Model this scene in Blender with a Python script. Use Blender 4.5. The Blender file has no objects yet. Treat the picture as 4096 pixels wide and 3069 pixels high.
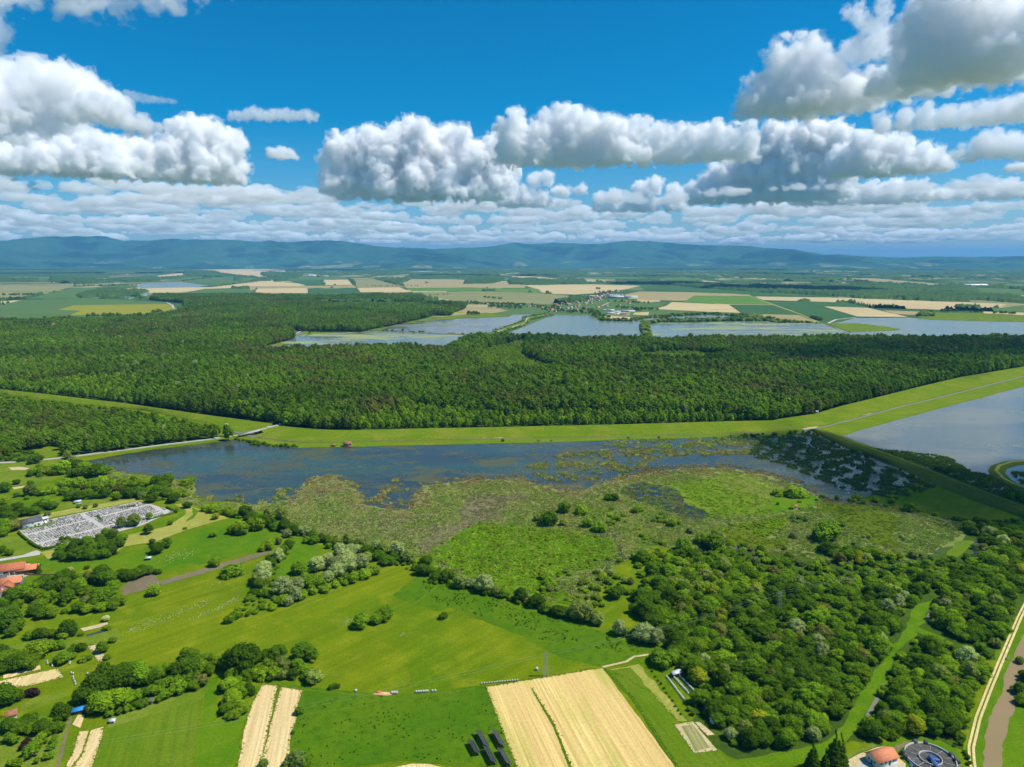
import bpy, math, random
import numpy as np
from mathutils import Vector, Matrix

SC = bpy.context.scene
COL = SC.collection
rnd = random.Random(7)
rng = np.random.default_rng(11)

# ------------------------------------------------------------------ camera
# Photograph pixels: 4096 x 3069.  Drone 220 m above the plain, wide lens,
# horizon at photo row 1040.
PW, PH = 4096.0, 3069.0
FPX = 2839.0
HORIZON = 1040.0
CAMH = 220.0
PITCH = math.atan((PH / 2 - HORIZON) / FPX)
cam_data = bpy.data.cameras.new('camera')
cam_data.sensor_fit = 'HORIZONTAL'
cam_data.sensor_width = 36.0
cam_data.lens = 36.0 * FPX / PW
cam_data.clip_start = 1.0
cam_data.clip_end = 250000.0
cam = bpy.data.objects.new('camera', cam_data)
cam.location = (0, 0, CAMH)
cam.rotation_euler = (math.pi / 2 - PITCH, 0, 0)
COL.objects.link(cam)
SC.camera = cam

# ------------------------------------------------------------------ sky and sun
SUN_EL = math.radians(57.0)
SUN_AZ = math.radians(95.0)          # clockwise from +Y (the view direction)
world = bpy.data.worlds.new('World')
SC.world = world
world.use_nodes = True
nt = world.node_tree
nt.nodes.clear()
out = nt.nodes.new('ShaderNodeOutputWorld')
bg = nt.nodes.new('ShaderNodeBackground')
sky = nt.nodes.new('ShaderNodeTexSky')
sky.sky_type = 'NISHITA'
sky.sun_disc = False
sky.sun_elevation = SUN_EL
sky.sun_rotation = SUN_AZ
sky.altitude = 200
sky.air_density = 0.9
sky.dust_density = 0.9
sky.ozone_density = 7.5
hsv = nt.nodes.new('ShaderNodeHueSaturation')
hsv.inputs['Hue'].default_value = 0.487
hsv.inputs['Saturation'].default_value = 1.45
hsv.inputs['Value'].default_value = 1.0
bg.inputs['Strength'].default_value = 0.106
nt.links.new(sky.outputs[0], hsv.inputs['Color'])
nt.links.new(hsv.outputs[0], bg.inputs['Color'])
nt.links.new(bg.outputs[0], out.inputs[0])

sun_data = bpy.data.lights.new('sun', 'SUN')
sun_data.energy = 5.0
sun_data.angle = math.radians(0.55)
sun_data.color = (1.0, 0.955, 0.87)
sun = bpy.data.objects.new('sun', sun_data)
SUN_DIR = Vector((math.sin(SUN_AZ) * math.cos(SUN_EL), math.cos(SUN_AZ) * math.cos(SUN_EL), math.sin(SUN_EL)))
sun.rotation_euler = (-SUN_DIR).to_track_quat('-Z', 'Y').to_euler()
sun.location = (300, 100, 900)
COL.objects.link(sun)

SC.view_settings.view_transform = 'Standard'
SC.view_settings.look = 'None'
SC.view_settings.exposure = 0.2
SC.view_settings.gamma = 1.0
SC.view_settings.use_curve_mapping = False
SC.render.engine = 'CYCLES'
CY = SC.cycles
CY.max_bounces = 24
CY.diffuse_bounces = 3
CY.glossy_bounces = 3
CY.transmission_bounces = 4
CY.volume_bounces = 20
CY.transparent_max_bounces = 24
CY.caustics_reflective = False
CY.caustics_refractive = False
CY.sample_clamp_indirect = 6.0
CY.use_denoising = True
CY.use_adaptive_sampling = True
CY.adaptive_threshold = 0.015

# ------------------------------------------------------------------ helpers
CP, SP = math.cos(PITCH), math.sin(PITCH)

def ray(px, py):
    """direction of a photo pixel, unit depth along the optical axis"""
    u = (px - PW / 2) / FPX
    v = (PH / 2 - py) / FPX
    return (u, CP + v * SP, -SP + v * CP)

def G(px, py, z=0.0):
    """where the ray of a photo pixel meets the height z"""
    d = ray(px, py)
    t = (z - CAMH) / d[2]
    return (d[0] * t, d[1] * t, z)

def Gn(P, z=0.0):
    P = np.asarray(P, float)
    u = (P[:, 0] - PW / 2) / FPX
    v = (PH / 2 - P[:, 1]) / FPX
    dz = -SP + v * CP
    t = (z - CAMH) / dz
    return np.stack([u * t, (CP + v * SP) * t], 1)

def project(x, y, z):
    """world -> photo pixel (numpy)"""
    dy, dz = y, z - CAMH
    depth = dy * CP - dz * SP
    up = dy * SP + dz * CP
    return PW / 2 + FPX * x / depth, PH / 2 - FPX * up / depth

def tag(o, label=None, cat=None, group=None, kind=None):
    if label: o['label'] = label
    if cat: o['category'] = cat
    if group: o['group'] = group
    if kind: o['kind'] = kind
    return o

def mesh_np(name, verts, faces, mat=None, smooth=False):
    """faces: list of arrays (n,3) or (n,4)"""
    me = bpy.data.meshes.new(name)
    verts = np.asarray(verts, np.float32)
    if not isinstance(faces, (list, tuple)): faces = [faces]
    faces = [np.asarray(f, np.int32) for f in faces if len(f)]
    me.vertices.add(len(verts))
    me.vertices.foreach_set('co', verts.ravel())
    if faces:
        tot = np.concatenate([np.full(len(f), f.shape[1], np.int32) for f in faces])
        loops = np.concatenate([f.ravel() for f in faces])
        me.loops.add(len(loops))
        me.loops.foreach_set('vertex_index', loops)
        me.polygons.add(len(tot))
        me.polygons.foreach_set('loop_start', np.concatenate([[0], np.cumsum(tot)[:-1]]).astype(np.int32))
        me.polygons.foreach_set('loop_total', tot)
        if smooth: me.polygons.foreach_set('use_smooth', np.ones(len(tot), bool))
    if mat is not None: me.materials.append(mat)
    me.update(calc_edges=True)
    return me

def link(name, me, loc=(0, 0, 0), parent=None, rz=0.0, scale=None):
    o = bpy.data.objects.new(name, me)
    o.location = loc
    if rz: o.rotation_euler = (0, 0, rz)
    if scale is not None: o.scale = scale if hasattr(scale, '__len__') else (scale,) * 3
    if parent is not None: o.parent = parent
    COL.objects.link(o)
    return o

def empty(name, loc=(0, 0, 0), rz=0.0, scale=None):
    return link(name, None, loc, None, rz, scale)

# ---- node helper
class NT:
    def __init__(self, name):
        self.m = bpy.data.materials.new(name)
        self.m.use_nodes = True
        self.t = self.m.node_tree
        self.t.nodes.clear()
        self.out = self.t.nodes.new('ShaderNodeOutputMaterial')
    def n(self, typ, ins=None, **props):
        nd = self.t.nodes.new('ShaderNode' + typ)
        for k, v in props.items(): setattr(nd, k, v)
        for k, v in (ins or {}).items():
            s = nd.inputs[k]
            if isinstance(v, bpy.types.NodeSocket): self.t.links.new(v, s)
            else: s.default_value = v
        return nd
    def l(self, a, b): self.t.links.new(a, b)
    def math(self, op, a, b=0.0, c=None, clamp=False):
        nd = self.n('Math', {0: a, 1: b}, operation=op, use_clamp=clamp)
        if c is not None:
            if isinstance(c, bpy.types.NodeSocket): self.l(c, nd.inputs[2])
            else: nd.inputs[2].default_value = c
        return nd.outputs[0]
    def pos(self, scale=(1, 1, 1), rot=(0, 0, 0)):
        g = self.n('NewGeometry')
        v = g.outputs['Position']
        if rot[2]: v = self.n('Mapping', {'Vector': v, 'Rotation': rot}).outputs[0]
        return self.n('Mapping', {'Vector': v, 'Scale': scale}).outputs[0]
    def noise(self, vec, scale, detail=4.0, rough=0.55, dist=0.0):
        return self.n('TexNoise', {'Vector': vec, 'Scale': scale, 'Detail': detail, 'Roughness': rough, 'Distortion': dist}).outputs['Fac']
    def ramp(self, fac, stops, interp='LINEAR'):
        r = self.n('ValToRGB', {'Fac': fac})
        cr = r.color_ramp
        cr.interpolation = interp
        while len(cr.elements) < len(stops): cr.elements.new(0.5)
        for e, (p, c) in zip(cr.elements, stops):
            e.position = p
            e.color = (c[0], c[1], c[2], 1.0) if hasattr(c, '__len__') else (c, c, c, 1.0)
        return r.outputs['Color']
    def mix(self, fac, a, b, mode='MIX'):
        nd = self.n('Mix', data_type='RGBA', blend_type=mode)
        for i, v in ((0, fac), (6, a), (7, b)):
            if isinstance(v, bpy.types.NodeSocket): self.l(v, nd.inputs[i])
            else: nd.inputs[i].default_value = (v[0], v[1], v[2], 1.0) if hasattr(v, '__len__') else v
        return nd.outputs[2]
    def bsdf(self, color, rough=0.9, spec=0.2, normal=None, **kw):
        b = self.n('BsdfPrincipled')
        for k, v in (('Base Color', color), ('Roughness', rough), ('Specular IOR Level', spec), *kw.items()):
            if isinstance(v, bpy.types.NodeSocket): self.l(v, b.inputs[k])
            else: b.inputs[k].default_value = (v[0], v[1], v[2], 1.0) if hasattr(v, '__len__') else v
        if normal is not None: self.l(normal, b.inputs['Normal'])
        return b
    def bump(self, height, strength=0.3, dist=0.1):
        return self.n('Bump', {'Height': height, 'Strength': strength, 'Distance': dist}).outputs[0]
    def done(self, shader):
        self.l(shader.outputs[0] if hasattr(shader, 'outputs') else shader, self.out.inputs['Surface'])
        return self.m

def flat(name, col, rough=0.85, spec=0.25, var=0.25, scale=1.5):
    m = NT(name)
    n = m.noise(m.pos(), scale, 3)
    k0, k1 = 1 - var, 1 + var
    c = m.ramp(n, [(0.25, [x * k0 for x in col]), (0.75, [min(1, x * k1) for x in col])])
    return m.done(m.bsdf(c, rough, spec))


# ---- photo crops used when measuring: origin and scale of each
CROPS = {'R1': (0, 800, .49729), 'R2': (1000, 900, .49729), 'R3': (2000, 900, .49729), 'R4': (2996, 900, .49729),
         'R5': (0, 1400, .49729), 'R6': (1000, 1400, .49729), 'R7': (2000, 1400, .49729), 'R8': (2996, 1400, .49729),
         'C1': (0, 1850, .45208), 'C2': (800, 1850, .45208), 'C3': (1700, 1850, .5425), 'C4': (2896, 1850, .5425),
         'C5': (0, 2419, .45208), 'C6': (900, 2419, .45208), 'C7': (1800, 2419, .49729), 'C8': (2896, 2350, .5425)}
def K(crop, *pts):
    ox, oy, s = CROPS[crop]
    return [(ox + x * s, oy + y * s) for x, y in pts]

def along(crop, a, b):
    """clockwise angle from +Y of a ground line seen between two photo points"""
    (ax, ay), (bx, by) = K(crop, a, b)
    p, q = G(ax, ay), G(bx, by)
    return math.atan2(q[0] - p[0], q[1] - p[1])

def inpoly(P, poly):
    P = np.asarray(P, float); poly = np.asarray(poly, float)
    x, y = P[:, 0], P[:, 1]
    c = np.zeros(len(P), bool)
    j = len(poly) - 1
    for i in range(len(poly)):
        xi, yi = poly[i]; xj, yj = poly[j]
        hit = ((yi > y) != (yj > y))
        with np.errstate(divide='ignore', invalid='ignore'):
            c ^= hit & (x < (xj - xi) * (y - yi) / (yj - yi if yj != yi else 1e-9) + xi)
        j = i
    return c

def scatter(poly, step, r, jit=0.45):
    """jittered grid of points inside a ground polygon (world xy)"""
    poly = np.asarray(poly, float)
    lo, hi = poly.min(0), poly.max(0)
    gx, gy = np.meshgrid(np.arange(lo[0], hi[0], step), np.arange(lo[1], hi[1], step))
    P = np.stack([gx.ravel(), gy.ravel()], 1)
    P[:, 0] += (np.floor((P[:, 1] - lo[1]) / step + .5) % 2) * step * .5
    P += r.uniform(-jit, jit, P.shape) * step
    return P[inpoly(P, poly)]

def dens(poly, n, rough=0.0, r=None):
    """resample a closed polygon so that no edge is longer than n metres; roughen it sideways"""
    out = []
    poly = [np.asarray(p, float) for p in poly]
    for a, b in zip(poly, poly[1:] + poly[:1]):
        m = max(1, int(np.linalg.norm(b - a) / n))
        d = b - a; L = np.linalg.norm(d) + 1e-9
        nr = np.array([-d[1], d[0]]) / L
        for k in range(m):
            p = a + d * k / m
            if rough and k: p = p + nr * r.uniform(-rough, rough)
            out.append(p)
    return out

from mathutils.geometry import tessellate_polygon
def sheet(name, px, z, mat, rough=0.0, seg=12.0, zref=None, kind='structure', world=None, seed=1):
    """flat ground patch outlined in photo pixels"""
    r = np.random.default_rng(seed + int(abs(z) * 1000) + len(px if px is not None else world) * 7)
    W = [np.array(p) for p in (world if world is not None else Gn(px, z if zref is None else zref))]
    D = np.mean([np.linalg.norm(p) for p in W])
    W = dens(W, seg * max(1.0, D / 500), rough * max(1.0, D / 900), r)
    V = [(p[0], p[1], z) for p in W]
    T = tessellate_polygon([[Vector(v) for v in V]])
    T = np.array([t for t in T], np.int32)
    a, b, c = (np.array([V[i][:2] for i in T[:, k]]) for k in range(3))
    cr = (b - a)[:, 0] * (c - a)[:, 1] - (b - a)[:, 1] * (c - a)[:, 0]
    T[cr < 0] = T[cr < 0][:, ::-1]
    o = link(name, mesh_np(name, V, [T], mat))
    o['kind'] = kind
    return o

def resample(W, n):
    W = np.asarray(W, float)
    s = np.concatenate([[0], np.cumsum(np.linalg.norm(np.diff(W[:, :2], axis=0), axis=1))])
    t = np.linspace(0, s[-1], n)
    return np.stack([np.interp(t, s, W[:, k]) for k in range(W.shape[1])], 1)

def strip(name, lines, mat, n=60, kind='structure', wob=0.0, seed=0):
    """surface through several lines [(px points, z), ...] or world xyz arrays"""
    r = np.random.default_rng(seed)
    L = []
    for ln in lines:
        if isinstance(ln, tuple): W = np.array([G(p[0], p[1], ln[1]) for p in ln[0]])
        else: W = np.asarray(ln, float)
        W = resample(W, n)
        if wob: W[1:-1, :2] += r.uniform(-wob, wob, (n - 2, 2))
        L.append(W)
    V = np.concatenate(L)
    Q = []
    for k in range(len(L) - 1):
        i = np.arange(n - 1)
        Q.append(np.stack([k * n + i, k * n + i + 1, (k + 1) * n + i + 1, (k + 1) * n + i], 1))
    Q = np.concatenate(Q)
    a = V[Q[0][1]] - V[Q[0][0]]; b = V[Q[0][3]] - V[Q[0][0]]
    if a[0] * b[1] - a[1] * b[0] < 0: Q = Q[:, ::-1]
    o = link(name, mesh_np(name, V, [Q], mat))
    if kind: o['kind'] = kind
    return o

def ribbon(W, w, z):
    """left and right edge of a path of width w along world points"""
    W = resample(np.asarray(W, float)[:, :2], max(2, len(W) * 8))
    t = np.gradient(W, axis=0); t /= np.linalg.norm(t, axis=1)[:, None] + 1e-9
    nr = np.stack([-t[:, 1], t[:, 0]], 1)
    a = np.concatenate([W + nr * w / 2, np.full((len(W), 1), z)], 1)
    b = np.concatenate([W - nr * w / 2, np.full((len(W), 1), z)], 1)
    return a, b

def path(name, px, w, z, mat, kind='structure'):
    a, b = ribbon([G(p[0], p[1])[:2] for p in px], w, z)
    return strip(name, [a, b], mat, n=len(a), kind=kind)
# ------------------------------------------------------------------ clouds
def surface_nets(f, iso=0.0):
    """closed iso-surface of a 3-D field as (verts in grid units, quads)"""
    ins = f > iso
    nx, ny, nz = f.shape
    c = [(i, j, k) for i in (0, 1) for j in (0, 1) for k in (0, 1)]
    sl = lambda a, i, j, k: a[i:nx - 1 + i, j:ny - 1 + j, k:nz - 1 + k]
    cnt = sum(sl(ins, *q).astype(np.int8) for q in c)
    act = (cnt > 0) & (cnt < 8)
    ids = np.full(act.shape, -1, np.int64)
    ai = np.argwhere(act)
    ids[act] = np.arange(len(ai))
    acc = np.zeros((len(ai), 3)); num = np.zeros(len(ai))
    cf = [sl(f, *q)[act] for q in c]
    for a in range(8):
        for b in range(a + 1, 8):
            d = [c[b][t] - c[a][t] for t in range(3)]
            if sum(abs(t) for t in d) != 1: continue
            cross = (cf[a] > iso) != (cf[b] > iso)
            t = np.where(cross, (iso - cf[a]) / np.where(cross, cf[b] - cf[a], 1), 0)
            for ax in range(3):
                acc[:, ax] += np.where(cross, c[a][ax] + d[ax] * t, 0)
            num += cross
    V = ai + acc / num[:, None]
    quads = []
    for ax in range(3):
        s0 = [slice(None)] * 3; s1 = [slice(None)] * 3
        s0[ax] = slice(0, -1); s1[ax] = slice(1, None)
        A, B = ins[tuple(s0)], ins[tuple(s1)]
        e = np.argwhere(A != B)
        o1, o2 = [(1, 2), (2, 0), (0, 1)][ax]
        ok = (e[:, o1] > 0) & (e[:, o2] > 0) & (e[:, o1] < f.shape[o1] - 1) & (e[:, o2] < f.shape[o2] - 1)
        e = e[ok]
        flip = ins[tuple(e.T)]
        q = []
        for du, dv in ((-1, -1), (0, -1), (0, 0), (-1, 0)):
            g = e.copy(); g[:, o1] += du; g[:, o2] += dv
            q.append(ids[tuple(g.T)])
        q = np.stack(q, 1)
        q = np.where(flip[:, None], q, q[:, ::-1])
        quads.append(q)
    return V, np.concatenate(quads)

def vnoise(shape, cells, r):
    """smooth value noise on a grid of the given shape, `cells` lattice cells along the longest axis"""
    m = max(shape)
    res = [max(2, int(round(cells * s / m)) + 2) for s in shape]
    g = r.standard_normal(res)
    for ax in range(3):
        x = np.linspace(0, (shape[ax] - 1) / m * cells, shape[ax])
        i = np.minimum(x.astype(int), res[ax] - 2)
        t = x - i; t = t * t * (3 - 2 * t)
        a = np.take(g, i, ax); b = np.take(g, i + 1, ax)
        sh = [1, 1, 1]; sh[ax] = -1
        t = t.reshape(sh)
        g = a * (1 - t) + b * t
    return g

def cloud_mesh(name, blobs, res, mat, seed, base=None, noise=0.22, levels=((16, .42), (14, .42)), up=0.15, fill=0.0, veil=None, veil_mat=None):
    """blobs: (x, y, z, r) in metres.  Smaller puffs bud from every blob, fractal noise roughens the
    surface, and below `base` the cloud is cut off flat."""
    r = np.random.default_rng(seed)
    if base is not None and fill:
        ext_ = []
        for x, y, z, rad in blobs:
            zz_ = z - rad * .8
            while zz_ > base - rad * .1 and len(ext_) < 400 and z - zz_ < fill * rad:
                ext_.append((x + r.uniform(-.3, .3) * rad, y + r.uniform(-.3, .3) * rad, zz_, rad * r.uniform(.9, 1.1)))
                zz_ -= rad * .8
            if zz_ - rad < base + rad * .4 or z - base < 1.5 * rad: ext_.append((x, y, base + rad * .25, rad))
        blobs = list(blobs) + ext_
    S = [np.array(blobs, float)]
    for n, k in levels:
        P = S[-1]
        new = []
        for x, y, z, rad in P:
            d = r.standard_normal((n, 3)); d[:, 2] = d[:, 2] + up * 2
            d /= np.linalg.norm(d, axis=1)[:, None]
            rr = rad * k * r.uniform(.55, 1.25, n)
            c = np.array([x, y, z]) + d * (rad * r.uniform(.72, 1.0, n))[:, None]
            new.append(np.concatenate([c, rr[:, None]], 1))
        S.append(np.concatenate(new))
    A = np.concatenate(S)
    A = A[A[:, 3] > 0]
    lo = (A[:, :3] - A[:, 3:4]).min(0); hi = (A[:, :3] + A[:, 3:4]).max(0)
    if base is not None: lo[2] = max(lo[2], base - 0.06 * (hi[2] - lo[2]))
    ext = hi - lo
    h = max(ext) / res
    lo = lo - 3 * h; hi = hi + 3 * h
    shape = tuple(int(math.ceil((hi[i] - lo[i]) / h)) + 1 for i in range(3))
    f = np.full(shape, -1.0, np.float32)
    big = A[:, 3].max()
    ax = [lo[i] + h * np.arange(shape[i]) for i in range(3)]
    for x, y, z, rad in A:
        if rad < h * 0.8: continue
        b0 = [max(0, int((v - rad * 1.3 - lo[i]) / h)) for i, v in enumerate((x, y, z))]
        b1 = [min(shape[i], int((v + rad * 1.3 - lo[i]) / h) + 2) for i, v in enumerate((x, y, z))]
        if any(b1[i] <= b0[i] for i in range(3)): continue
        s = tuple(slice(b0[i], b1[i]) for i in range(3))
        d2 = ((ax[0][s[0]] - x) ** 2)[:, None, None] + ((ax[1][s[1]] - y) ** 2)[None, :, None] + ((ax[2][s[2]] - z) ** 2)[None, None, :]
        v = (rad - np.sqrt(d2)) / big
        f[s] = np.maximum(f[s], v)
    n = np.zeros(shape, np.float32)
    amp, cells = 1.0, max(3, 2.2 * max(ext) / big)
    for _ in range(6):
        if cells > res * 0.6: break
        n += amp * vnoise(shape, cells, r).astype(np.float32)
        amp *= 0.6; cells *= 2.05
    f = f + noise * 0.5 * n - noise * 0.25
    if base is not None:
        zz = (ax[2] - base) / big
        zz = zz[None, None, :] + 0.17 * vnoise(shape, max(4, 4 * max(ext) / big), r).astype(np.float32) 
        f = np.minimum(f, zz * 2.5)
    f[0] = f[-1] = -1; f[:, 0] = f[:, -1] = -1; f[:, :, 0] = f[:, :, -1] = -1
    V, Q = surface_nets(f, 0.0)
    me = mesh_np(name, lo + V * h, [Q], mat, True)
    if veil is None: return me
    g = f[::2, ::2, ::2]
    g = g + veil + .15 * vnoise(g.shape, max(5, 7 * max(ext) / big), r).astype(np.float32) + .09 * vnoise(g.shape, max(9, 15 * max(ext) / big), r).astype(np.float32)
    g[0] = g[-1] = -1; g[:, 0] = g[:, -1] = -1; g[:, :, 0] = g[:, :, -1] = -1
    V, Q = surface_nets(g, 0.0)
    return me, mesh_np('veil', lo + V * h * 2, [Q], veil_mat, True)

def cloud_material(name, color=(0.93, 0.93, 0.94), density=0.0, aniso=0.0):
    m = NT(name)
    v = m.n('VolumePrincipled', {'Color': (*color, 1), 'Density': density, 'Anisotropy': aniso})
    m.l(v.outputs[0], m.out.inputs['Volume'])
    return m.m
def PB(blobs, D, r, depth=0.5):
    """photo circles (px, py, radius px) -> spheres about D metres away"""
    out = []
    for b in blobs:
        px, py, rp = b[:3]
        Dk = D * (b[3] if len(b) > 3 else 1.0)
        d = ray(px, py)
        rad0 = rp / FPX * Dk
        Dk = Dk + r.uniform(-depth, depth) * rad0
        t = Dk / math.hypot(d[0], d[1])
        out.append((d[0] * t, d[1] * t, CAMH + d[2] * t, rp / FPX * t))
    return out
CLOUD_BASE = 1500.0
def base_dist(py, z=CLOUD_BASE):
    d = ray(2048, py)
    return (z - CAMH) / d[2] * d[1]
CROPS['S1'] = (0, 0, .92586); CROPS['S2'] = (2048, 0, .92586)
def cl(crop, blobs):
    ox, oy, s = CROPS[crop]
    return [(ox + b[0] * s, oy + b[1] * s, b[2] * s) + tuple(b[3:]) for b in blobs]
CM = cloud_material('cloud_vapour', (1.0, 1.0, 1.0), 0.014, 0.0)
CM_veil = cloud_material('cloud_veil', (1.0, 1.0, 1.0), 0.0030, 0.0)
CM_soft = cloud_material('thin_cloud_vapour', (0.996, 0.996, 0.998), 0.0035, 0.0)
CM_arm = cloud_material('loose_cloud_vapour', (0.999, 0.999, 1.0), 0.008, 0.0)
CM_deck = cloud_material('low_cloud_vapour', (1.0, 1.0, 1.0), 0.0034, 0.0)
CM_far = cloud_material('distant_cloud_vapour', (0.997, 0.997, 1.0), 0.008, 0.0)
CM_shade = cloud_material('shade_tinted_vapour', (0.95, 0.955, 0.96), 0.016, 0.2)  # colour greyed to stand in for the shade of neighbouring clouds
RC = random.Random(3)
def cloud(label, blobs, base_py, res, mat=None, seed=1, zbase=CLOUD_BASE, D=None, depth=.5, **kw):
    D = D or base_dist(base_py, zbase)
    me, vl = cloud_mesh('cloud', PB(blobs, D, RC, depth), res, mat or CM, seed, base=kw.pop('base', zbase - 15), veil=.11, veil_mat=CM_veil, **kw)
    o = link('cloud', me)
    link('veil', vl, parent=o)
    return tag(o, label, 'cloud', None, 'structure')
A = cl('S2', [(1030, 430, 45), (1090, 400, 70), (1130, 340, 70), (1180, 270, 80), (1230, 210, 50), (1290, 230, 60), (1330, 300, 80), (1250, 370, 110), (1150, 465, 60), (1300, 470, 80), (1400, 420, 80), (1420, 360, 60), (1530, 350, 55), (1570, 335, 40), (1500, 420, 80, .97), (1650, 400, 100, .95), (1800, 370, 110, .92), (1950, 345, 120, .9), (2100, 320, 130, .87), (2200, 300, 115, .87),
              (1750, 130, 80, .93), (1700, 120, 50, .93), (1780, 60, 70, .92), (1770, 210, 70, .93), (1850, 150, 110, .9), (1950, 100, 140, .9), (2080, 80, 135, .89), (2190, 110, 130, .88), (2000, 220, 120, .9), (1900, 260, 90, .9), (1880, -40, 110, .9)])
cloud('towering white and grey cumulus in the upper right corner', A, 490, 300, CM, 11, levels=((16, .42), (12, .42)), depth=.35, fill=2.0)
cloud('wispy arm of cloud reaching up left of the towering cumulus', cl('S2', [(1570, 205, 52), (1520, 215, 52), (1465, 228, 44), (1430, 250, 34), (1585, 150, 42), (1560, 115, 38), (1520, 95, 38), (1490, 70, 30), (1455, 55, 28), (1500, 30, 26), (1595, 85, 34), (1605, 40, 32), (1605, 0, 30), (1480, 265, 30), (1420, 285, 22), (1395, 300, 16)]), 490, 130, CM_arm, 12, base=None, noise=.22)
B = cl('S2', [(20, 500, 35), (0, 560, 60), (150, 520, 40), (130, 580, 60), (220, 520, 55), (290, 530, 55), (250, 600, 80), (360, 580, 70), (420, 540, 45), (470, 580, 60), (530, 530, 30), (560, 580, 50), (640, 580, 45), (700, 600, 50), (780, 580, 40), (830, 590, 50), (890, 580, 45), (960, 580, 45), (1020, 570, 40), (100, 640, 50), (300, 660, 60), (500, 650, 60), (700, 650, 50), (900, 640, 50), (1000, 620, 45)])
cloud('long flat based row of cumulus above the middle of the hills', B, 655, 320, CM, 13, fill=2.5)
C = cl('S1', [(1400, 690, 30), (1470, 650, 60), (1520, 620, 50), (1560, 600, 40), (1600, 640, 70), (1650, 610, 50), (1670, 590, 30), (1700, 600, 50), (1760, 570, 55), (1800, 590, 60), (1860, 600, 50), (1930, 590, 50), (1980, 580, 40), (1990, 640, 60), (1800, 660, 100), (1650, 680, 70), (2050, 680, 70), (2130, 680, 70), (2180, 720, 50), (2080, 740, 60), (1950, 730, 80), (1800, 750, 80), (1700, 790, 60), (1630, 830, 40), (1760, 810, 60), (1900, 800, 70), (2020, 780, 60)])
cloud('heaped white cumulus left of the long cloud row', C, 790, 300, CM, 14, fill=2.5)
Dd = cl('S1', [(760, 580, 50), (820, 570, 60), (900, 590, 70), (980, 630, 60), (1030, 640, 35), (950, 680, 60), (850, 650, 80), (740, 630, 60), (660, 640, 50), (600, 660, 60), (520, 650, 60), (450, 640, 50), (370, 640, 70), (280, 680, 80), (200, 680, 70), (120, 690, 60), (60, 700, 60), (0, 680, 60), (-100, 690, 70), (700, 700, 80), (500, 730, 90), (300, 740, 90), (100, 760, 80), (-60, 760, 80), (850, 730, 60), (950, 730, 60)])
cloud('broad bank of white cumulus low over the hills on the left', Dd, 745, 310, CM, 15, fill=2.5)
cloud('smooth pale anvil spreading above the cloud bank on the left', cl('S1', [(50, 400, 110), (150, 380, 100), (250, 400, 110), (350, 420, 90), (430, 450, 80), (500, 480, 50), (100, 520, 110), (250, 560, 90), (340, 570, 60), (50, 620, 90), (-100, 450, 150), (180, 620, 80), (-120, 600, 150)]), 0, 120, CM_soft, 16, D=17500, base=None, noise=.12, levels=((8, .5),))
cloud('small dark grey cloud in front of the pale anvil', cl('S1', [(300, 490, 42), (370, 460, 48), (430, 460, 52), (500, 490, 46), (560, 530, 42), (630, 550, 40), (690, 562, 26), (262, 510, 22), (340, 510, 30), (450, 510, 30)]), 525, 110, CM_shade, 17, base=None, noise=.3)
cloud('dark grey cloud cut off at the left edge below the anvil', cl('S1', [(-20, 490, 50), (50, 485, 42), (100, 510, 34), (135, 502, 18)]), 525, 70, CM_shade, 18, base=None, noise=.3)
cloud('little dark cloud scrap under the grey cloud at the left edge', cl('S1', [(60, 605, 24), (110, 605, 24), (160, 600, 16), (30, 600, 16)]), 560, 60, CM_shade, 19, base=None, noise=.3)
cloud('thin flat cloud streak alone in the blue above the hills', cl('S1', [(1000, 503, 20), (1030, 502, 22), (1065, 500, 24), (1095, 488, 26), (1120, 500, 24), (1150, 502, 25), (1180, 498, 26), (1210, 495, 27), (1240, 500, 24), (1270, 503, 22), (1300, 498, 22), (1330, 502, 24), (1360, 508, 20)]), 486, 130, CM_arm, 20, base=None, noise=.2)
cloud('small round cumulus puff alone in the blue gap', cl('S1', [(1175, 665, 26), (1215, 675, 32), (1255, 668, 26), (1280, 685, 16)]), 650, 60, CM, 21)
cloud('faint wisp trailing right of the pale anvil', cl('S1', [(545 + 11 * k, 410 + 30 * (k / 19) ** .6, 20 - .55 * k) for k in range(20)]), 480, 110, CM_soft, 22, base=None, noise=.2)
cloud('white cloud hanging into the top left of the sky', cl('S1', [(50, -30, 70), (150, -20, 60), (260, 0, 60), (380, -10, 75), (480, 10, 70), (560, -10, 60), (650, 0, 56), (750, -15, 56), (850, -25, 46), (950, -45, 46), (-60, -20, 80), (300, -120, 120), (600, -130, 110), (0, -140, 120)]), 60, 170, CM_soft, 23, D=4300, base=None, noise=.45)
cloud('grey cloud edge at the left border under the top cloud', cl('S1', [(5, 150, 48), (-40, 185, 60), (-30, 105, 50)]), 60, 60, CM_soft, 24, D=4600, base=None, noise=.35)
cloud('leaning grey white cumulus right of the long cloud row', cl('S2', [(1120, 560, 40), (1180, 600, 60), (1240, 600, 60), (1200, 660, 70), (1300, 600, 70), (1400, 620, 70), (1080, 640, 60), (1020, 690, 50), (960, 720, 50), (900, 760, 55), (850, 800, 50), (800, 820, 40), (1100, 720, 70), (1000, 790, 60), (1150, 760, 50), (1280, 680, 50)]), 815, 210, CM, 25, fill=2)
cloud('double heaped cumulus under the towering cloud on the right', cl('S2', [(1400, 720, 50), (1450, 680, 60), (1520, 640, 60), (1580, 640, 55), (1650, 640, 55), (1700, 680, 60), (1780, 690, 60), (1850, 720, 50), (1600, 720, 70), (1750, 750, 50), (1480, 750, 40)]), 731, 180, CM, 26, fill=2.5)
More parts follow.
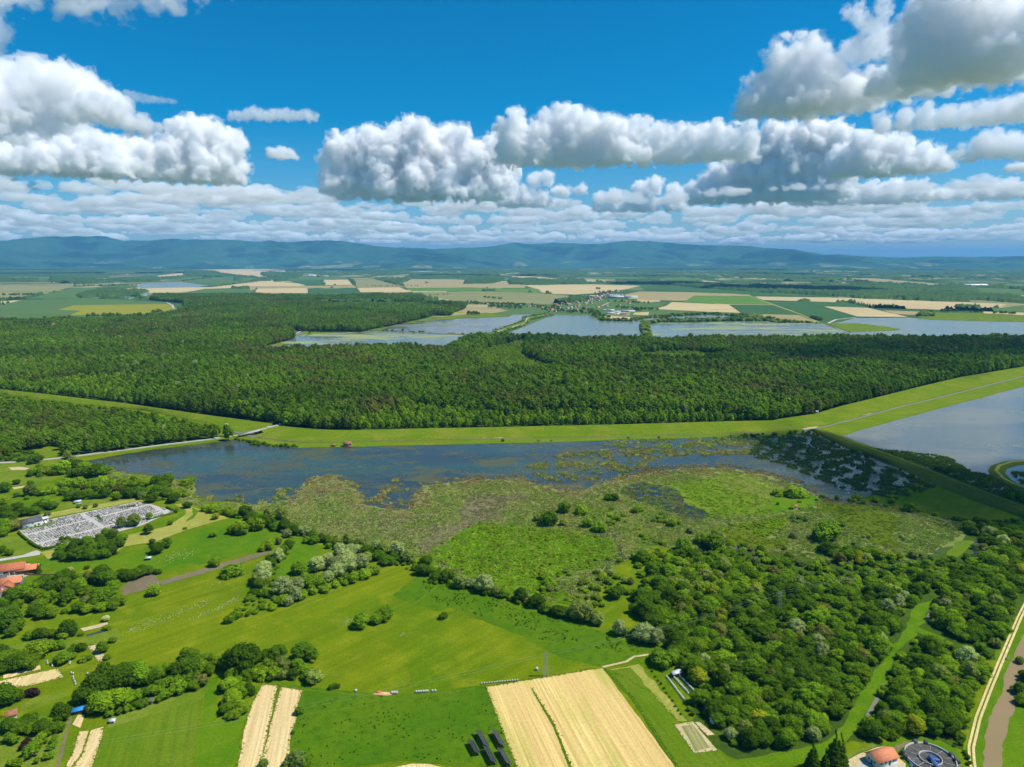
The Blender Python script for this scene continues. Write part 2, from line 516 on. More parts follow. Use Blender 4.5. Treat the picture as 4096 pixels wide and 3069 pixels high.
cloud('long low cumulus line just above the hills on the right', cl('S2', [(1240, 820, 35), (1300, 810, 40), (1380, 830, 45), (1450, 830, 40), (1550, 840, 45), (1650, 830, 50), (1750, 840, 50), (1850, 850, 45), (1950, 860, 40), (2050, 840, 50), (2150, 830, 50), (2260, 830, 50), (1250, 880, 28), (1350, 870, 28)]), 835, 240, CM_far, 27, fill=1.2)
cloud('pale cloud shelf below the towering cloud at the right edge', cl('S2', [(1600, 520, 36), (1700, 510, 40), (1790, 500, 42), (1870, 520, 46), (1960, 500, 46), (2050, 480, 50), (2150, 470, 56), (2240, 480, 70), (2000, 560, 56), (2130, 570, 60), (1850, 570, 36)]), 580, 190, CM_far, 28, fill=1.0)
cloud('dark blue grey cloud at the right border', cl('S2', [(2150, 775, 34), (2210, 750, 56), (2300, 740, 70)]), 745, 60, CM_shade, 29)
cloud('cluster of grey white puffs near the right border', cl('S2', [(1950, 680, 40), (2010, 690, 40), (2080, 720, 50), (2150, 650, 60), (2050, 640, 60), (2250, 660, 70)]), 700, 90, CM_far, 30)
cloud('low round puffs between the cumulus heap and the leaning cloud', cl('S2', [(100, 780, 32), (150, 770, 28), (40, 850, 46), (120, 870, 42), (200, 825, 26), (-20, 870, 40)]), 825, 120, CM_far, 31, fill=.6)
cloud('low scattered puffs below the long cloud row', cl('S2', [(230, 830, 24), (300, 820, 26), (380, 860, 28), (440, 850, 28), (560, 830, 42), (620, 800, 36), (700, 830, 36), (600, 880, 36), (720, 880, 32), (480, 890, 24)]), 845, 170, CM_far, 32, fill=.6)
# the cloud deck towards the horizon: many small cumulus, one mass
protos_c = []
for k in range(6):
    rr = random.Random(60 + k)
    bl = [(rr.uniform(-1000, 1000), rr.uniform(-500, 500), rr.uniform(60, 260), rr.uniform(150, 330)) for _ in range(9 + k)]
    protos_c.append(cloud_mesh('cloud_puff', bl, 96, CM_deck, 80 + k, base=0, levels=((14, .42), (8, .4))))
# a passing cloud beyond the right edge of the picture: its shadow lies across the marsh
gs = [(3190, 1725, 26), (3290, 1790, 50), (3450, 1850, 60), (3580, 1905, 62), (3740, 1955, 62), (3900, 1995, 60), (4080, 2040, 60), (4300, 2080, 70), (4450, 2000, 80)]
bl = []
for px, py, rad in gs:
    g = Vector(G(px, py)); c = g + SUN_DIR * (1560 / SUN_DIR.z)
    bl.append((c.x, c.y, c.z + 20, rad * 1.25)); bl.append((c.x + 15, c.y + 10, c.z + 50, rad))
bl2 = []
for px, py, rad in ((3300, 1440, 150), (3600, 1420, 170), (3950, 1400, 190), (2950, 1470, 90), (4300, 1420, 200), (3700, 1500, 90)):
    g = Vector(G(px, py)); c = g + SUN_DIR * (1580 / SUN_DIR.z)
    bl2.append((c.x, c.y, c.z, rad)); bl2.append((c.x + 30, c.y + 40, c.z + 60, rad * .7))
me = cloud_mesh('cloud', bl2, 110, cloud_material('thin_passing_cloud', (0.996, 0.996, 0.998), 0.0042, 0.25), 56, base=1500)
tag(link('cloud', me), 'thin cloud above the picture shading part of the forest', 'cloud', None, 'structure')
me = cloud_mesh('cloud', bl, 120, cloud_material('passing_cloud_vapour', (0.996, 0.996, 0.998), 0.014, 0.25), 55, base=1500)
tag(link('cloud', me), 'small flat cloud outside the picture shading the marsh', 'cloud', None, 'structure')
# ------------------------------------------------------------------ materials
def grass_mat(name, c0, c1, c2, big=0.012, mid=0.09, fine=0.9, streak=None, weight=0.5, bump=0.25):
    """grassland: two tones in large drifts, a third in smaller spots, fine mottling"""
    m = NT(name)
    p = m.pos()
    n1 = m.noise(p, big, 5, .6, .6)
    n2 = m.noise(p, mid, 5, .65, .3)
    n3 = m.noise(p, fine, 3, .7)
    col = m.mix(m.ramp(n1, [(0.38, 0), (0.62, 1)]), c0, c1)
    col = m.mix(m.math('MULTIPLY', m.ramp(n2, [(0.48, 0), (0.66, 1)]), weight), col, c2)
    if streak:
        ang, sc, amt = streak
        ps = m.pos((sc, sc * 0.03, 1), (0, 0, ang))
        ns = m.noise(ps, 1.0, 3, .6)
        col = m.mix(m.math('MULTIPLY', m.ramp(ns, [(0.35, 0), (0.65, 1)]), amt), col, [x * 0.62 for x in c0])
    col = m.mix(0.75, col, m.ramp(n3, [(0.25, .62), (0.75, 1.38)]), 'MULTIPLY')
    return m.done(m.bsdf(col, 0.95, 0.02, m.bump(n3, bump, 0.4)))

def crop_mat(name, c0, c1, ang, sc=0.9, green=None, gamt=0.5, bands=0.06, bump=0.25, gpos=None):
    """stubble or standing corn: drill rows along `ang`, broad swaths, patchy green"""
    m = NT(name)
    ps = m.pos((sc, sc * 0.012, 1), (0, 0, ang))
    pb = m.pos((bands, bands * 0.02, 1), (0, 0, ang))
    rows = m.noise(ps, 1.0, 4, .7)
    band = m.noise(pb, 1.0, 3, .6)
    fine = m.noise(m.pos(), 0.7, 4, .7)
    col = m.mix(m.ramp(rows, [(0.36, 0), (0.62, 1)]), [x * .78 for x in c0], c1)
    col = m.mix(m.ramp(band, [(0.35, 0), (0.65, .55)]), col, [x * .82 for x in c0])
    if green is not None:
        gn = m.noise(m.pos((1, 0.16, 1), (0, 0, ang)), 0.06, 5, .7)
        col = m.mix(m.math('MULTIPLY', m.ramp(gn, [(0.5, 0), (0.68, 1)]), gamt), col, green)
    col = m.mix(0.6, col, m.ramp(fine, [(0.25, .75), (0.75, 1.25)]), 'MULTIPLY')
    return m.done(m.bsdf(col, 0.95, 0.02, m.bump(rows, bump, 0.3)))

def water_mat(name, body, weed=None, wscale=0.02, wlo=0.5, whi=0.62, rough=0.09, ripple=0.05, stretch=(1, 1), murk=None):
    m = NT(name)
    p = m.pos()
    col = body
    rg = rough
    if murk is not None:
        nm = m.noise(m.pos((0.6, 1.6, 1)), 0.008, 5, .6, .5)
        col = m.mix(m.ramp(nm, [(0.42, 0), (0.62, 1)]), body, murk)
    if weed is not None:
        pw = m.pos((stretch[0], stretch[1], 1))
        n = m.noise(pw, wscale, 6, .68, 0.8)
        n2 = m.noise(p, 0.35, 4, .75)
        big = m.noise(pw, wscale * 0.25, 3, .5)
        f = m.math('ADD', m.math('MULTIPLY', n, 0.6), m.math('ADD', m.math('MULTIPLY', n2, 0.22), m.math('MULTIPLY', big, .25)))
        w = m.ramp(f, [(wlo, 0), (whi, 1)])
        col = m.mix(w, col, weed)
        rg = m.ramp(f, [(wlo, rough), (whi, 0.6)])
    rip = m.noise(m.pos((1, 2.2, 1)), 0.8, 3, .6)
    b = m.bsdf(col, rg, 0.5 if rough < .3 else 0.22, m.bump(rip, ripple, 0.12), IOR=1.33)
    return m.done(b)

def leaf_mat(name, trans=0.22, var=0.35):
    m = NT(name)
    a = m.n('Attribute', attribute_type='INSTANCER', attribute_name='tint')
    oi = m.n('ObjectInfo')
    tc = m.n('TexCoord')
    n = m.noise(tc.outputs['Object'], 0.55, 3, .7)
    col = m.mix(1.0, a.outputs['Color'], m.ramp(n, [(0.25, 1 - var), (0.75, 1 + var)]), 'MULTIPLY')
    col = m.mix(1.0, col, m.ramp(oi.outputs['Random'], [(0, .78), (1, 1.2)]), 'MULTIPLY')
    d = m.n('BsdfDiffuse', {'Color': col})
    t = m.n('BsdfTranslucent', {'Color': m.mix(1.0, col, (1.25, 1.35, .5), 'MULTIPLY')})
    x = m.n('MixShader', {0: trans, 1: d.outputs[0], 2: t.outputs[0]})
    return m.done(x)

M = {}
M['leaf'] = leaf_mat('foliage', 0.30, .32)
M['reed'] = leaf_mat('reed_blades', 0.3, .25)
M['bark'] = flat('bark', (0.11, 0.085, 0.06), .95, .1, .35, 3)
M['meadow'] = grass_mat('meadow_grass', (0.0824, 0.1578, 0.0021), (0.1458, 0.1909, 0.0030), (0.2121, 0.2339, 0.0092), 0.0085, 0.055, 0.8, (along('C1', (1430, 1085), (2212, 840)), .22, .38), .7)
M['meadow_green'] = grass_mat('lush_grass', (0.0586, 0.1481, 0.0028), (0.0949, 0.1742, 0.0039), (0.1347, 0.2003, 0.0056), 0.02, 0.12, 0.9, None, .5)
M['meadow_rough'] = grass_mat('rough_grass', (0.0574, 0.1381, 0.0030), (0.0914, 0.1618, 0.0042), (0.0386, 0.1033, 0.0030), 0.025, 0.22, 1.2, None, .8, .5)
M['garden'] = grass_mat('garden_grass', (0.1128, 0.1747, 0.0086), (0.1644, 0.2015, 0.0202), (0.0732, 0.1377, 0.0058), 0.03, 0.12, 0.9, None, .7)
M['mown'] = grass_mat('mown_hay', (0.2788, 0.2783, 0.0480), (0.3379, 0.3231, 0.0768), (0.1859, 0.2334, 0.0320), 0.03, 0.15, 0.9, (along('C1', (1100, 745), (1640, 600)), .5, .35), .5)
M['mown_field'] = grass_mat('mown_field_grass', (0.1020, 0.1736, 0.0058), (0.1327, 0.1880, 0.0104), (0.0713, 0.1554, 0.0046), 0.02, 0.08, 0.9, (along('C5', (1690, 1438), (1790, 830)), .55, .45), .5)
M['levee'] = grass_mat('levee_grass', (0.1075, 0.1816, 0.0047), (0.1398, 0.1942, 0.0071), (0.205, 0.215, 0.022), 0.012, 0.028, 0.35, (along('R7', (0, 690), (1900, 664)), .35, .35), .75)
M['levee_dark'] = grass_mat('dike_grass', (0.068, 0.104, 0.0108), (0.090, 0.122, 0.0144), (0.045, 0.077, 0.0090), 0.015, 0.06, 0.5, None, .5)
M['marsh_green'] = grass_mat('sedge_marsh', (0.085, 0.145, 0.0080), (0.125, 0.185, 0.0100), (0.180, 0.200, 0.0300), 0.02, 0.09, 0.8, None, .6, .5)
M['marsh_olive'] = grass_mat('olive_sedge', (0.076, 0.109, 0.0057), (0.100, 0.138, 0.0076), (0.062, 0.076, 0.0114), 0.02, 0.10, 0.9, None, .6, .5)
M['marsh_reed'] = grass_mat('reed_litter', (0.150, 0.185, 0.045), (0.195, 0.205, 0.065), (0.095, 0.140, 0.025), 0.02, 0.09, 0.8, None, .7, .6)
M['marsh_mud'] = grass_mat('marsh_mud', (0.132, 0.127, 0.0550), (0.182, 0.165, 0.0825), (0.066, 0.077, 0.0275), 0.03, 0.15, 0.9, None, .8, .6)
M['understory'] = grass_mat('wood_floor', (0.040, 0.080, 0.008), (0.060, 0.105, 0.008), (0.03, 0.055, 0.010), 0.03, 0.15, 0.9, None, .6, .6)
M['straw'] = crop_mat('straw_field', (0.60, 0.42, 0.145), (0.75, 0.56, 0.22), along('C7', (970, 1300), (655, 675)), 0.8, (0.30, 0.33, 0.045), .55)
M['straw_strip'] = crop_mat('straw_strip', (0.62, 0.45, 0.20), (0.74, 0.57, 0.29), along('C6', (310, 1430), (465, 716)), 0.9, (0.34, 0.36, 0.09), .35)
M['soil'] = grass_mat('ploughed_soil', (0.155, 0.125, 0.075), (0.19, 0.155, 0.09), (0.12, 0.11, 0.055), 0.03, 0.3, 1.2, None, .6, .5)
M['bare'] = grass_mat('bare_ground', (0.46, 0.36, 0.19), (0.52, 0.42, 0.24), (0.30, 0.29, 0.10), 0.05, 0.2, 1.0, None, .6)
M['seedling'] = crop_mat('seedling_rows', (0.42, 0.36, 0.16), (0.11, 0.17, 0.03), along('C7', (1972, 1180), (1860, 978)), 0.55)
# far fields
M['f_straw'] = crop_mat('far_stubble', (0.50, 0.39, 0.20), (0.58, 0.46, 0.25), 1.2, 0.05, (0.33, 0.29, 0.10), .5, 0.006)
M['f_tan'] = crop_mat('far_tan_field', (0.33, 0.27, 0.125), (0.42, 0.34, 0.17), 1.45, 0.04, (0.17, 0.19, 0.06), .8, 0.02)
M['f_green'] = grass_mat('far_green_field', (0.077, 0.140, 0.0405), (0.090, 0.153, 0.0450), (0.108, 0.162, 0.0450), 0.003, 0.02, 0.2, None, .4)
M['f_dark'] = grass_mat('far_dark_field', (0.045, 0.115, 0.035), (0.055, 0.125, 0.04), (0.07, 0.13, 0.04), 0.003, 0.02, 0.2, (1.2, .05, .25), .4)
M['f_bright'] = grass_mat('far_bright_field', (0.088, 0.188, 0.0240), (0.104, 0.200, 0.0280), (0.112, 0.200, 0.0320), 0.003, 0.02, 0.2, None, .4)
M['f_yellow'] = grass_mat('far_yellow_field', (0.221, 0.221, 0.0170), (0.246, 0.230, 0.0213), (0.170, 0.212, 0.0255), 0.003, 0.02, 0.2, None, .4)
M['f_strips'] = crop_mat('strip_fields', (0.34, 0.30, 0.13), (0.14, 0.18, 0.06), 1.5, 0.012, (0.10, 0.16, 0.05), .6, 0.008)
# water
M['lake'] = water_mat('lake_water', (0.036, 0.046, 0.040), (0.078, 0.085, 0.036), 0.026, 0.525, 0.62, 0.15, 0.06, (1, 1.6), (0.042, 0.074, 0.050))
M['pond'] = water_mat('pond_water', (0.105, 0.120, 0.110), (0.21, 0.22, 0.12), 0.005, 0.58, 0.68, 0.14, 0.05, (1, 2.2), (0.165, 0.155, 0.105))
M['pond_clear'] = water_mat('fishpond_water', (0.130, 0.165, 0.125), None, rough=0.2, ripple=0.06, murk=(0.165, 0.185, 0.13))
M['pond_weedy'] = water_mat('weedy_pond_water', (0.12, 0.15, 0.125), (0.28, 0.31, 0.12), 0.006, 0.52, 0.60, 0.14, 0.05, (1, 3.0), None)
M['river'] = water_mat('river_water', (0.235, 0.172, 0.080), None, rough=0.45, ripple=0.05, murk=(0.26, 0.19, 0.095))
M['canal'] = water_mat('canal_water', (0.185, 0.170, 0.125), None, rough=0.35, ripple=0.05)
M['marsh_water'] = water_mat('marsh_water', (0.02, 0.03, 0.028), (0.06, 0.075, 0.03), 0.05, 0.52, 0.60, 0.10, 0.05)
# built things
M['asphalt'] = flat('road_asphalt', (0.36, 0.34, 0.30), .9, .2, .12, .4)
M['concrete'] = flat('concrete', (0.40, 0.39, 0.36), .85, .25, .2, .8)
M['dark_concrete'] = flat('stained_concrete', (0.075, 0.070, 0.062), .85, .3, .45, .5)
M['gravel'] = flat('pale_gravel', (0.42, 0.395, 0.345), .95, .15, .18, .4)
M['white_wall'] = flat('white_plaster', (0.66, 0.65, 0.62), .85, .25, .06, .5)
M['cream_wall'] = flat('cream_plaster', (0.62, 0.56, 0.46), .85, .25, .08, .5)
M['red_roof'] = flat('red_roof_tiles', (0.40, 0.125, 0.06), .8, .25, .28, 1.2)
M['old_roof'] = flat('old_roof_tiles', (0.30, 0.125, 0.075), .85, .2, .3, 1.2)
M['orange_roof'] = flat('orange_roof_tiles', (0.56, 0.20, 0.095), .8, .25, .22, 1.2)
M['grey_roof'] = flat('grey_roof_sheets', (0.085, 0.088, 0.095), .7, .3, .2, 1.0)
M['tin_roof'] = flat('tin_roof', (0.46, 0.50, 0.53), .45, .5, .1, 1.0)
M['brown_wood'] = flat('weathered_wood', (0.15, 0.095, 0.06), .9, .2, .3, 2)
M['pink_wall'] = flat('pinkish_boards', (0.38, 0.24, 0.19), .9, .2, .15, 2)
M['glass'] = flat('window_glass', (0.03, 0.035, 0.04), .1, .6, .1, 2)
M['metal'] = flat('galvanised_steel', (0.26, 0.27, 0.27), .5, .5, .15, 2)
M['pv'] = flat('solar_cells', (0.020, 0.022, 0.030), .22, .5, .2, 3)
M['pv_frame'] = flat('aluminium_frame', (0.20, 0.20, 0.21), .4, .5, .1, 3)
M['blue'] = flat('blue_tarp', (0.03, 0.24, 0.62), .6, .3, .15, 2)
M['blue_steel'] = flat('blue_painted_steel', (0.06, 0.14, 0.38), .5, .4, .2, 2)
M['white_paint'] = flat('white_paint', (0.78, 0.77, 0.74), .6, .4, .06, 2)
M['car_dark'] = flat('dark_car_paint', (0.04, 0.045, 0.05), .3, .5, .1, 2)
M['car_red'] = flat('red_car_paint', (0.35, 0.03, 0.02), .3, .5, .1, 2)
M['tyre'] = flat('tyre_rubber', (0.02, 0.02, 0.02), .9, .2, .1, 4)
M['bale'] = flat('wrapped_hay_bale', (0.44, 0.40, 0.37), .6, .3, .2, 2)
M['straw_pile'] = flat('loose_straw', (0.56, 0.36, 0.16), .95, .1, .25, 1)
M['orange'] = flat('orange_tarp', (0.55, 0.14, 0.05), .7, .2, .2, 1)
M['stone_light'] = flat('pale_gravestone', (0.45, 0.425, 0.38), .6, .4, .18, .7)
M['stone_grey'] = flat('grey_gravestone', (0.29, 0.28, 0.26), .45, .5, .25, .7)
M['stone_dark'] = flat('dark_granite', (0.15, 0.15, 0.155), .35, .5, .25, .7)
M['beige_stone'] = flat('eroded_bank', (0.42, 0.34, 0.24), .95, .1, .25, .3)
# ------------------------------------------------------------------ plants: source meshes
def ico(sub):
    import bmesh
    bm = bmesh.new()
    bmesh.ops.create_icosphere(bm, subdivisions=sub, radius=1.0)
    V = np.array([v.co[:] for v in bm.verts]); F = np.array([[v.index for v in f.verts] for f in bm.faces])
    bm.free()
    return V, F
ICO1, ICO2 = ico(1), ico(2)

def leaf_quads(C, N, size, r, droop=0.0):
    n = len(C)
    N = N + r.normal(0, .55, (n, 3)); N[:, 2] += .15
    N /= np.linalg.norm(N, axis=1)[:, None] + 1e-9
    a = r.normal(size=(n, 3)); a[:, 2] -= droop
    T = np.cross(N, a); T /= np.linalg.norm(T, axis=1)[:, None] + 1e-9
    B = np.cross(N, T)
    s = size * r.uniform(.6, 1.35, (n, 1)); k = r.uniform(.55, 1.0, (n, 1))
    V = np.stack([C - T * s - B * s * k * .5, C + T * s * .3 - B * s * k, C + T * s + B * s * k * .4, C - T * s * .4 + B * s * k], 1).reshape(-1, 3)
    return V, np.arange(n * 4).reshape(-1, 4)

def crown_mesh(name, lobes, nleaf, size, seed, core=0.84, mat='leaf', sub=None):
    r = np.random.default_rng(seed)
    L = np.array(lobes, float)          # x y z rx rz
    sub = sub or ICO1
    VV, QQ, TT = [], [], []
    nv = 0
    for x, y, z, rx, rz in L:
        v = sub[0] * r.uniform(.82, 1.12, (len(sub[0]), 1)) * core * np.array([rx, rx, rz]) + np.array([x, y, z])
        VV.append(v); TT.append(sub[1] + nv); nv += len(v)
    w = L[:, 3] * L[:, 3]; w /= w.sum()
    for (x, y, z, rx, rz), k in zip(L, w):
        n = int(nleaf * k * 1.4) + 3
        d = r.normal(size=(n, 3)); d[:, 2] += .25
        d /= np.linalg.norm(d, axis=1)[:, None]
        c = np.array([x, y, z]) + d * np.array([rx, rx, rz]) * (r.uniform(.82, 1.08, (n, 1)) + .22 * r.uniform(0, 1, (n, 1)) ** 4)
        keep = np.ones(n, bool)
        for x2, y2, z2, rx2, rz2 in L:
            if (x2, y2, z2) == (x, y, z): continue
            q = ((c - [x2, y2, z2]) / [rx2, rx2, rz2])
            keep &= (q * q).sum(1) > .62
        v, f = leaf_quads(c[keep], d[keep], size, r)
        VV.append(v); QQ.append(f + nv); nv += len(v)
    return mesh_np(name, np.concatenate(VV), [np.concatenate(TT), np.concatenate(QQ)], M[mat])

def tube(pts, rads, n=7):
    P = np.asarray(pts, float)
    V, F = [], []
    for i, (p, rad) in enumerate(zip(P, rads)):
        d = P[min(i + 1, len(P) - 1)] - P[max(i - 1, 0)]
        d /= np.linalg.norm(d) + 1e-9
        u = np.cross(d, [0.31, .95, .05]); u /= np.linalg.norm(u) + 1e-9
        w = np.cross(d, u)
        for k in range(n):
            t = 2 * math.pi * k / n
            V.append(p + rad * (math.cos(t) * u + math.sin(t) * w))
    for i in range(len(P) - 1):
        for k in range(n):
            F.append((i * n + k, i * n + (k + 1) % n, (i + 1) * n + (k + 1) % n, (i + 1) * n + k))
    return np.array(V), np.array(F)

def merge(parts):
    V, F3, F4, nv = [], [], [], 0
    for v, f in parts:
        V.append(v); (F3 if f.shape[1] == 3 else F4).append(f + nv); nv += len(v)
    return np.concatenate(V), [np.concatenate(x) for x in (F3, F4) if x]

def trunk_mesh(name, H, lobes, seed, r0=None):
    r = np.random.default_rng(seed)
    r0 = r0 or H * .028
    top = np.array([r.uniform(-.03, .03) * H, r.uniform(-.03, .03) * H, H * .62])
    parts = [tube([(0, 0, -.4), (0, 0, H * .04), top * .5, top], [r0 * 1.5, r0, r0 * .75, r0 * .3])]
    pick = r.choice(len(lobes), min(6, len(lobes)), replace=False)
    for i in pick:
        x, y, z = lobes[i][:3]
        s = top * r.uniform(.4, .75)
        e = np.array([x, y, z])
        parts.append(tube([s, s * .4 + e * .6 + [0, 0, -.04 * H], e], [r0 * .5, r0 * .33, r0 * .12], 5))
    V, F = merge(parts)
    return mesh_np(name, V, F, M['bark'])

def lobes_round(H, W, seed, n=22, low=.16, rmin=.17, rmax=.26, taper=0.0):
    """lobes over an ellipsoid crown of height H and width W"""
    r = np.random.default_rng(seed)
    zc, rz, rx = H * (.5 + low / 2), H * (1 - low) / 2, W / 2
    L = []
    for k in range(n):
        t = (k + .5) / n
        zz = 1 - 1.75 * t
        a = k * 2.39996 + r.uniform(-.4, .4)
        q = math.sqrt(max(0, 1 - zz * zz))
        rad = r.uniform(rmin * .75, rmax * 1.05) * W
        s = .74 * r.uniform(.68, 1.26)
        tp = 1 - taper * max(0, zz)
        L.append((math.cos(a) * q * rx * s * tp, math.sin(a) * q * rx * s * tp, zc + zz * rz * .76 * r.uniform(.9, 1.08), rad, rad * r.uniform(.75, 1.0)))
    L.append((0, 0, zc, W * .30, rz * .62))
    return L

TREE = {}     # kind -> list of (crown mesh, trunk mesh, H, W)
def add_kind(kind, specs):
    TREE[kind] = []
    for i, (H, W, n, leaf, size, kw) in enumerate(specs):
        sd = hash_(kind) + i * 13
        L = lobes_round(H, W, sd, n, **kw)
        TREE[kind].append((crown_mesh('crown', L, leaf, size, sd + 1), trunk_mesh('trunk', H, L, sd + 2), H, W))
def hash_(s): return sum(ord(c) * (i + 3) for i, c in enumerate(s))

add_kind('oak', [(17, 15, 34, 3000, .55, dict(low=.14)), (16, 14, 30, 2800, .55, dict(low=.12, rmin=.18)), (18, 14, 34, 3000, .55, dict(low=.10)), (15, 15, 32, 2800, .55, dict(low=.16, rmax=.3))])
add_kind('ash', [(18, 11, 26, 2800, .42, dict(low=.12, taper=.3)), (17, 10, 22, 2600, .42, dict(low=.1, taper=.35, rmin=.2)), (19, 12, 28, 3000, .42, dict(low=.12, taper=.25))])
add_kind('willow', [(13, 13, 40, 3600, .34, dict(low=.06, rmin=.14, rmax=.22)), (12, 12, 34, 3400, .34, dict(low=.05, rmin=.15, rmax=.24)), (14, 11, 36, 3400, .34, dict(low=.06, rmin=.15, rmax=.22, taper=.2))])
add_kind('shrub', [(4.2, 5.4, 12, 900, .30, dict(low=.0, rmin=.22, rmax=.34)), (3.6, 5.0, 10, 800, .30, dict(low=.0, rmin=.24, rmax=.36)), (4.8, 4.6, 12, 900, .30, dict(low=.0, rmin=.24, rmax=.34))])
add_kind('fruit', [(4.6, 4.2, 10, 700, .26, dict(low=.25, rmin=.22, rmax=.32)), (4.2, 4.4, 9, 700, .26, dict(low=.25, rmin=.24, rmax=.34))])
# forest trees seen from far: fewer, larger leaves
add_kind('far', [(23, 12, 16, 420, .95, dict(low=.16, taper=.3, rmin=.2, rmax=.3)), (22, 11, 14, 380, .95, dict(low=.18, taper=.35, rmin=.22, rmax=.32)), (25, 13, 18, 460, .95, dict(low=.16, taper=.25, rmin=.2, rmax=.28)), (21, 10, 12, 340, .9, dict(low=.16, taper=.4, rmin=.24, rmax=.34)), (24, 12, 15, 400, .95, dict(low=.2, taper=.2, rmin=.22, rmax=.32))])

# conifer
def conifer(seed, H=15, W=7):
    r = np.random.default_rng(seed)
    L = []
    for k in range(14):
        z = H * (.1 + .86 * k / 13); w = W / 2 * (1 - .9 * k / 13)
        for a in range(max(1, int(6 * w / (W / 2)))):
            t = a * 2 * math.pi / max(1, int(6 * w / (W / 2))) + k * .7
            L.append((math.cos(t) * w * .62, math.sin(t) * w * .62, z, max(.35, w * .42), max(.5, H * .05)))
    return (crown_mesh('crown', L, 3000, .26, seed), trunk_mesh('trunk', H, L[:6], seed), H, W)
TREE['conifer'] = [conifer(901), conifer(902, 14, 7.5)]

# reed and sedge tufts, weed tufts, flower tufts
def tuft(name, seed, n, R, h, w, spread=.35):
    r = np.random.default_rng(seed)
    a = r.uniform(0, 2 * math.pi, n); q = R * np.sqrt(r.uniform(0, 1, n))
    b = np.stack([np.cos(a) * q, np.sin(a) * q, np.zeros(n)], 1)
    hh = h * r.uniform(.55, 1.15, n) * (1 - .35 * (q / R) ** 2)
    tip = b + np.stack([r.normal(0, spread, n) * hh * .5, r.normal(0, spread, n) * hh * .5, hh], 1)
    t = r.uniform(0, 2 * math.pi, n)
    s = np.stack([np.cos(t), np.sin(t), np.zeros(n)], 1) * (w * r.uniform(.6, 1.3, n))[:, None]
    V = np.stack([b - s, b + s, tip + s * .7, tip - s * .7], 1).reshape(-1, 3)
    return mesh_np(name, V, [np.arange(n * 4).reshape(-1, 4)], M['reed'])
TUFT = [tuft('reed_tuft', 50 + i, 46, 1.7, 2.0, .22) for i in range(4)]
SEDGE = [tuft('sedge_tuft', 70 + i, 40, 1.5, .9, .26, .6) for i in range(3)]

# ------------------------------------------------------------------ scattering by instances
def proto(me):
    o = bpy.data.objects.new('source_' + me.name, me)
    return o
PROTO = {}
def protos(key):
    if key not in PROTO:
        if key == 'reed': ms = TUFT
        elif key == 'sedge': ms = SEDGE
        else: ms = [t[0] for t in TREE[key]]
        PROTO[key] = [proto(m) for m in ms]
    return PROTO[key]

def instancer(name, key, P, scale, tint, seed=0, lean=0.0):
    """ONE object that draws copies of the source plants at the points P (n,3)"""
    r = np.random.default_rng(seed + 5)
    n = len(P)
    src = protos(key)
    me = mesh_np(name, np.asarray(P, np.float32), [])
    sc = np.asarray(scale, np.float32)
    if sc.ndim == 1: sc = np.stack([sc, sc, sc], 1)
    rot = np.zeros((n, 3), np.float32); rot[:, 2] = r.uniform(0, 2 * math.pi, n)
    if lean: rot[:, :2] = r.normal(0, lean, (n, 2))
    idx = r.integers(0, len(src), n).astype(np.int32)
    for nm, typ, dat, fld in (('scl', 'FLOAT_VECTOR', sc, 'vector'), ('rot', 'FLOAT_VECTOR', rot, 'vector'), ('idx', 'INT', idx, 'value')):
        a = me.attributes.new(nm, typ, 'POINT'); a.data.foreach_set(fld, np.ascontiguousarray(dat).ravel())
    a = me.attributes.new('tint', 'FLOAT_COLOR', 'POINT')
    col = np.ones((n, 4), np.float32); col[:, :3] = np.asarray(tint, np.float32)
    a.data.foreach_set('color', col.ravel())
    o = link(name, me)
    ng = bpy.data.node_groups.new(name + '_nodes', 'GeometryNodeTree')
    ng.interface.new_socket('Geometry', in_out='INPUT', socket_type='NodeSocketGeometry')
    ng.interface.new_socket('Geometry', in_out='OUTPUT', socket_type='NodeSocketGeometry')
    N = ng.nodes.new; Lk = ng.links.new
    gi, go = N('NodeGroupInput'), N('NodeGroupOutput')
    join = N('GeometryNodeJoinGeometry')
    for s in reversed(src):
        oi = N('GeometryNodeObjectInfo'); oi.inputs['Object'].default_value = s
        g2 = N('GeometryNodeGeometryToInstance')
        Lk(oi.outputs['Geometry'], g2.inputs[0]); Lk(g2.outputs[0], join.inputs[0])
    iop = N('GeometryNodeInstanceOnPoints')
    def attr(nm, typ):
        q = N('GeometryNodeInputNamedAttribute'); q.data_type = typ; q.inputs['Name'].default_value = nm
        return q.outputs['Attribute']
    Lk(gi.outputs[0], iop.inputs['Points']); Lk(join.outputs[0], iop.inputs['Instance'])
    iop.inputs['Pick Instance'].default_value = True
    Lk(attr('idx', 'INT'), iop.inputs['Instance Index'])
    e2r = N('FunctionNodeEulerToRotation'); Lk(attr('rot', 'FLOAT_VECTOR'), e2r.inputs[0]); Lk(e2r.outputs[0], iop.inputs['Rotation'])
    Lk(attr('scl', 'FLOAT_VECTOR'), iop.inputs['Scale'])
    Lk(iop.outputs[0], go.inputs[0])
    md = o.modifiers.new('scatter', 'NODES'); md.node_group = ng
    o['kind'] = 'stuff'
    return o

def tints(n, cols, r, w=None, var=.15):
    cols = np.asarray(cols, float)
    i = r.choice(len(cols), n, p=w)
    return cols[i] * r.uniform(1 - var, 1 + var, (n, 1))

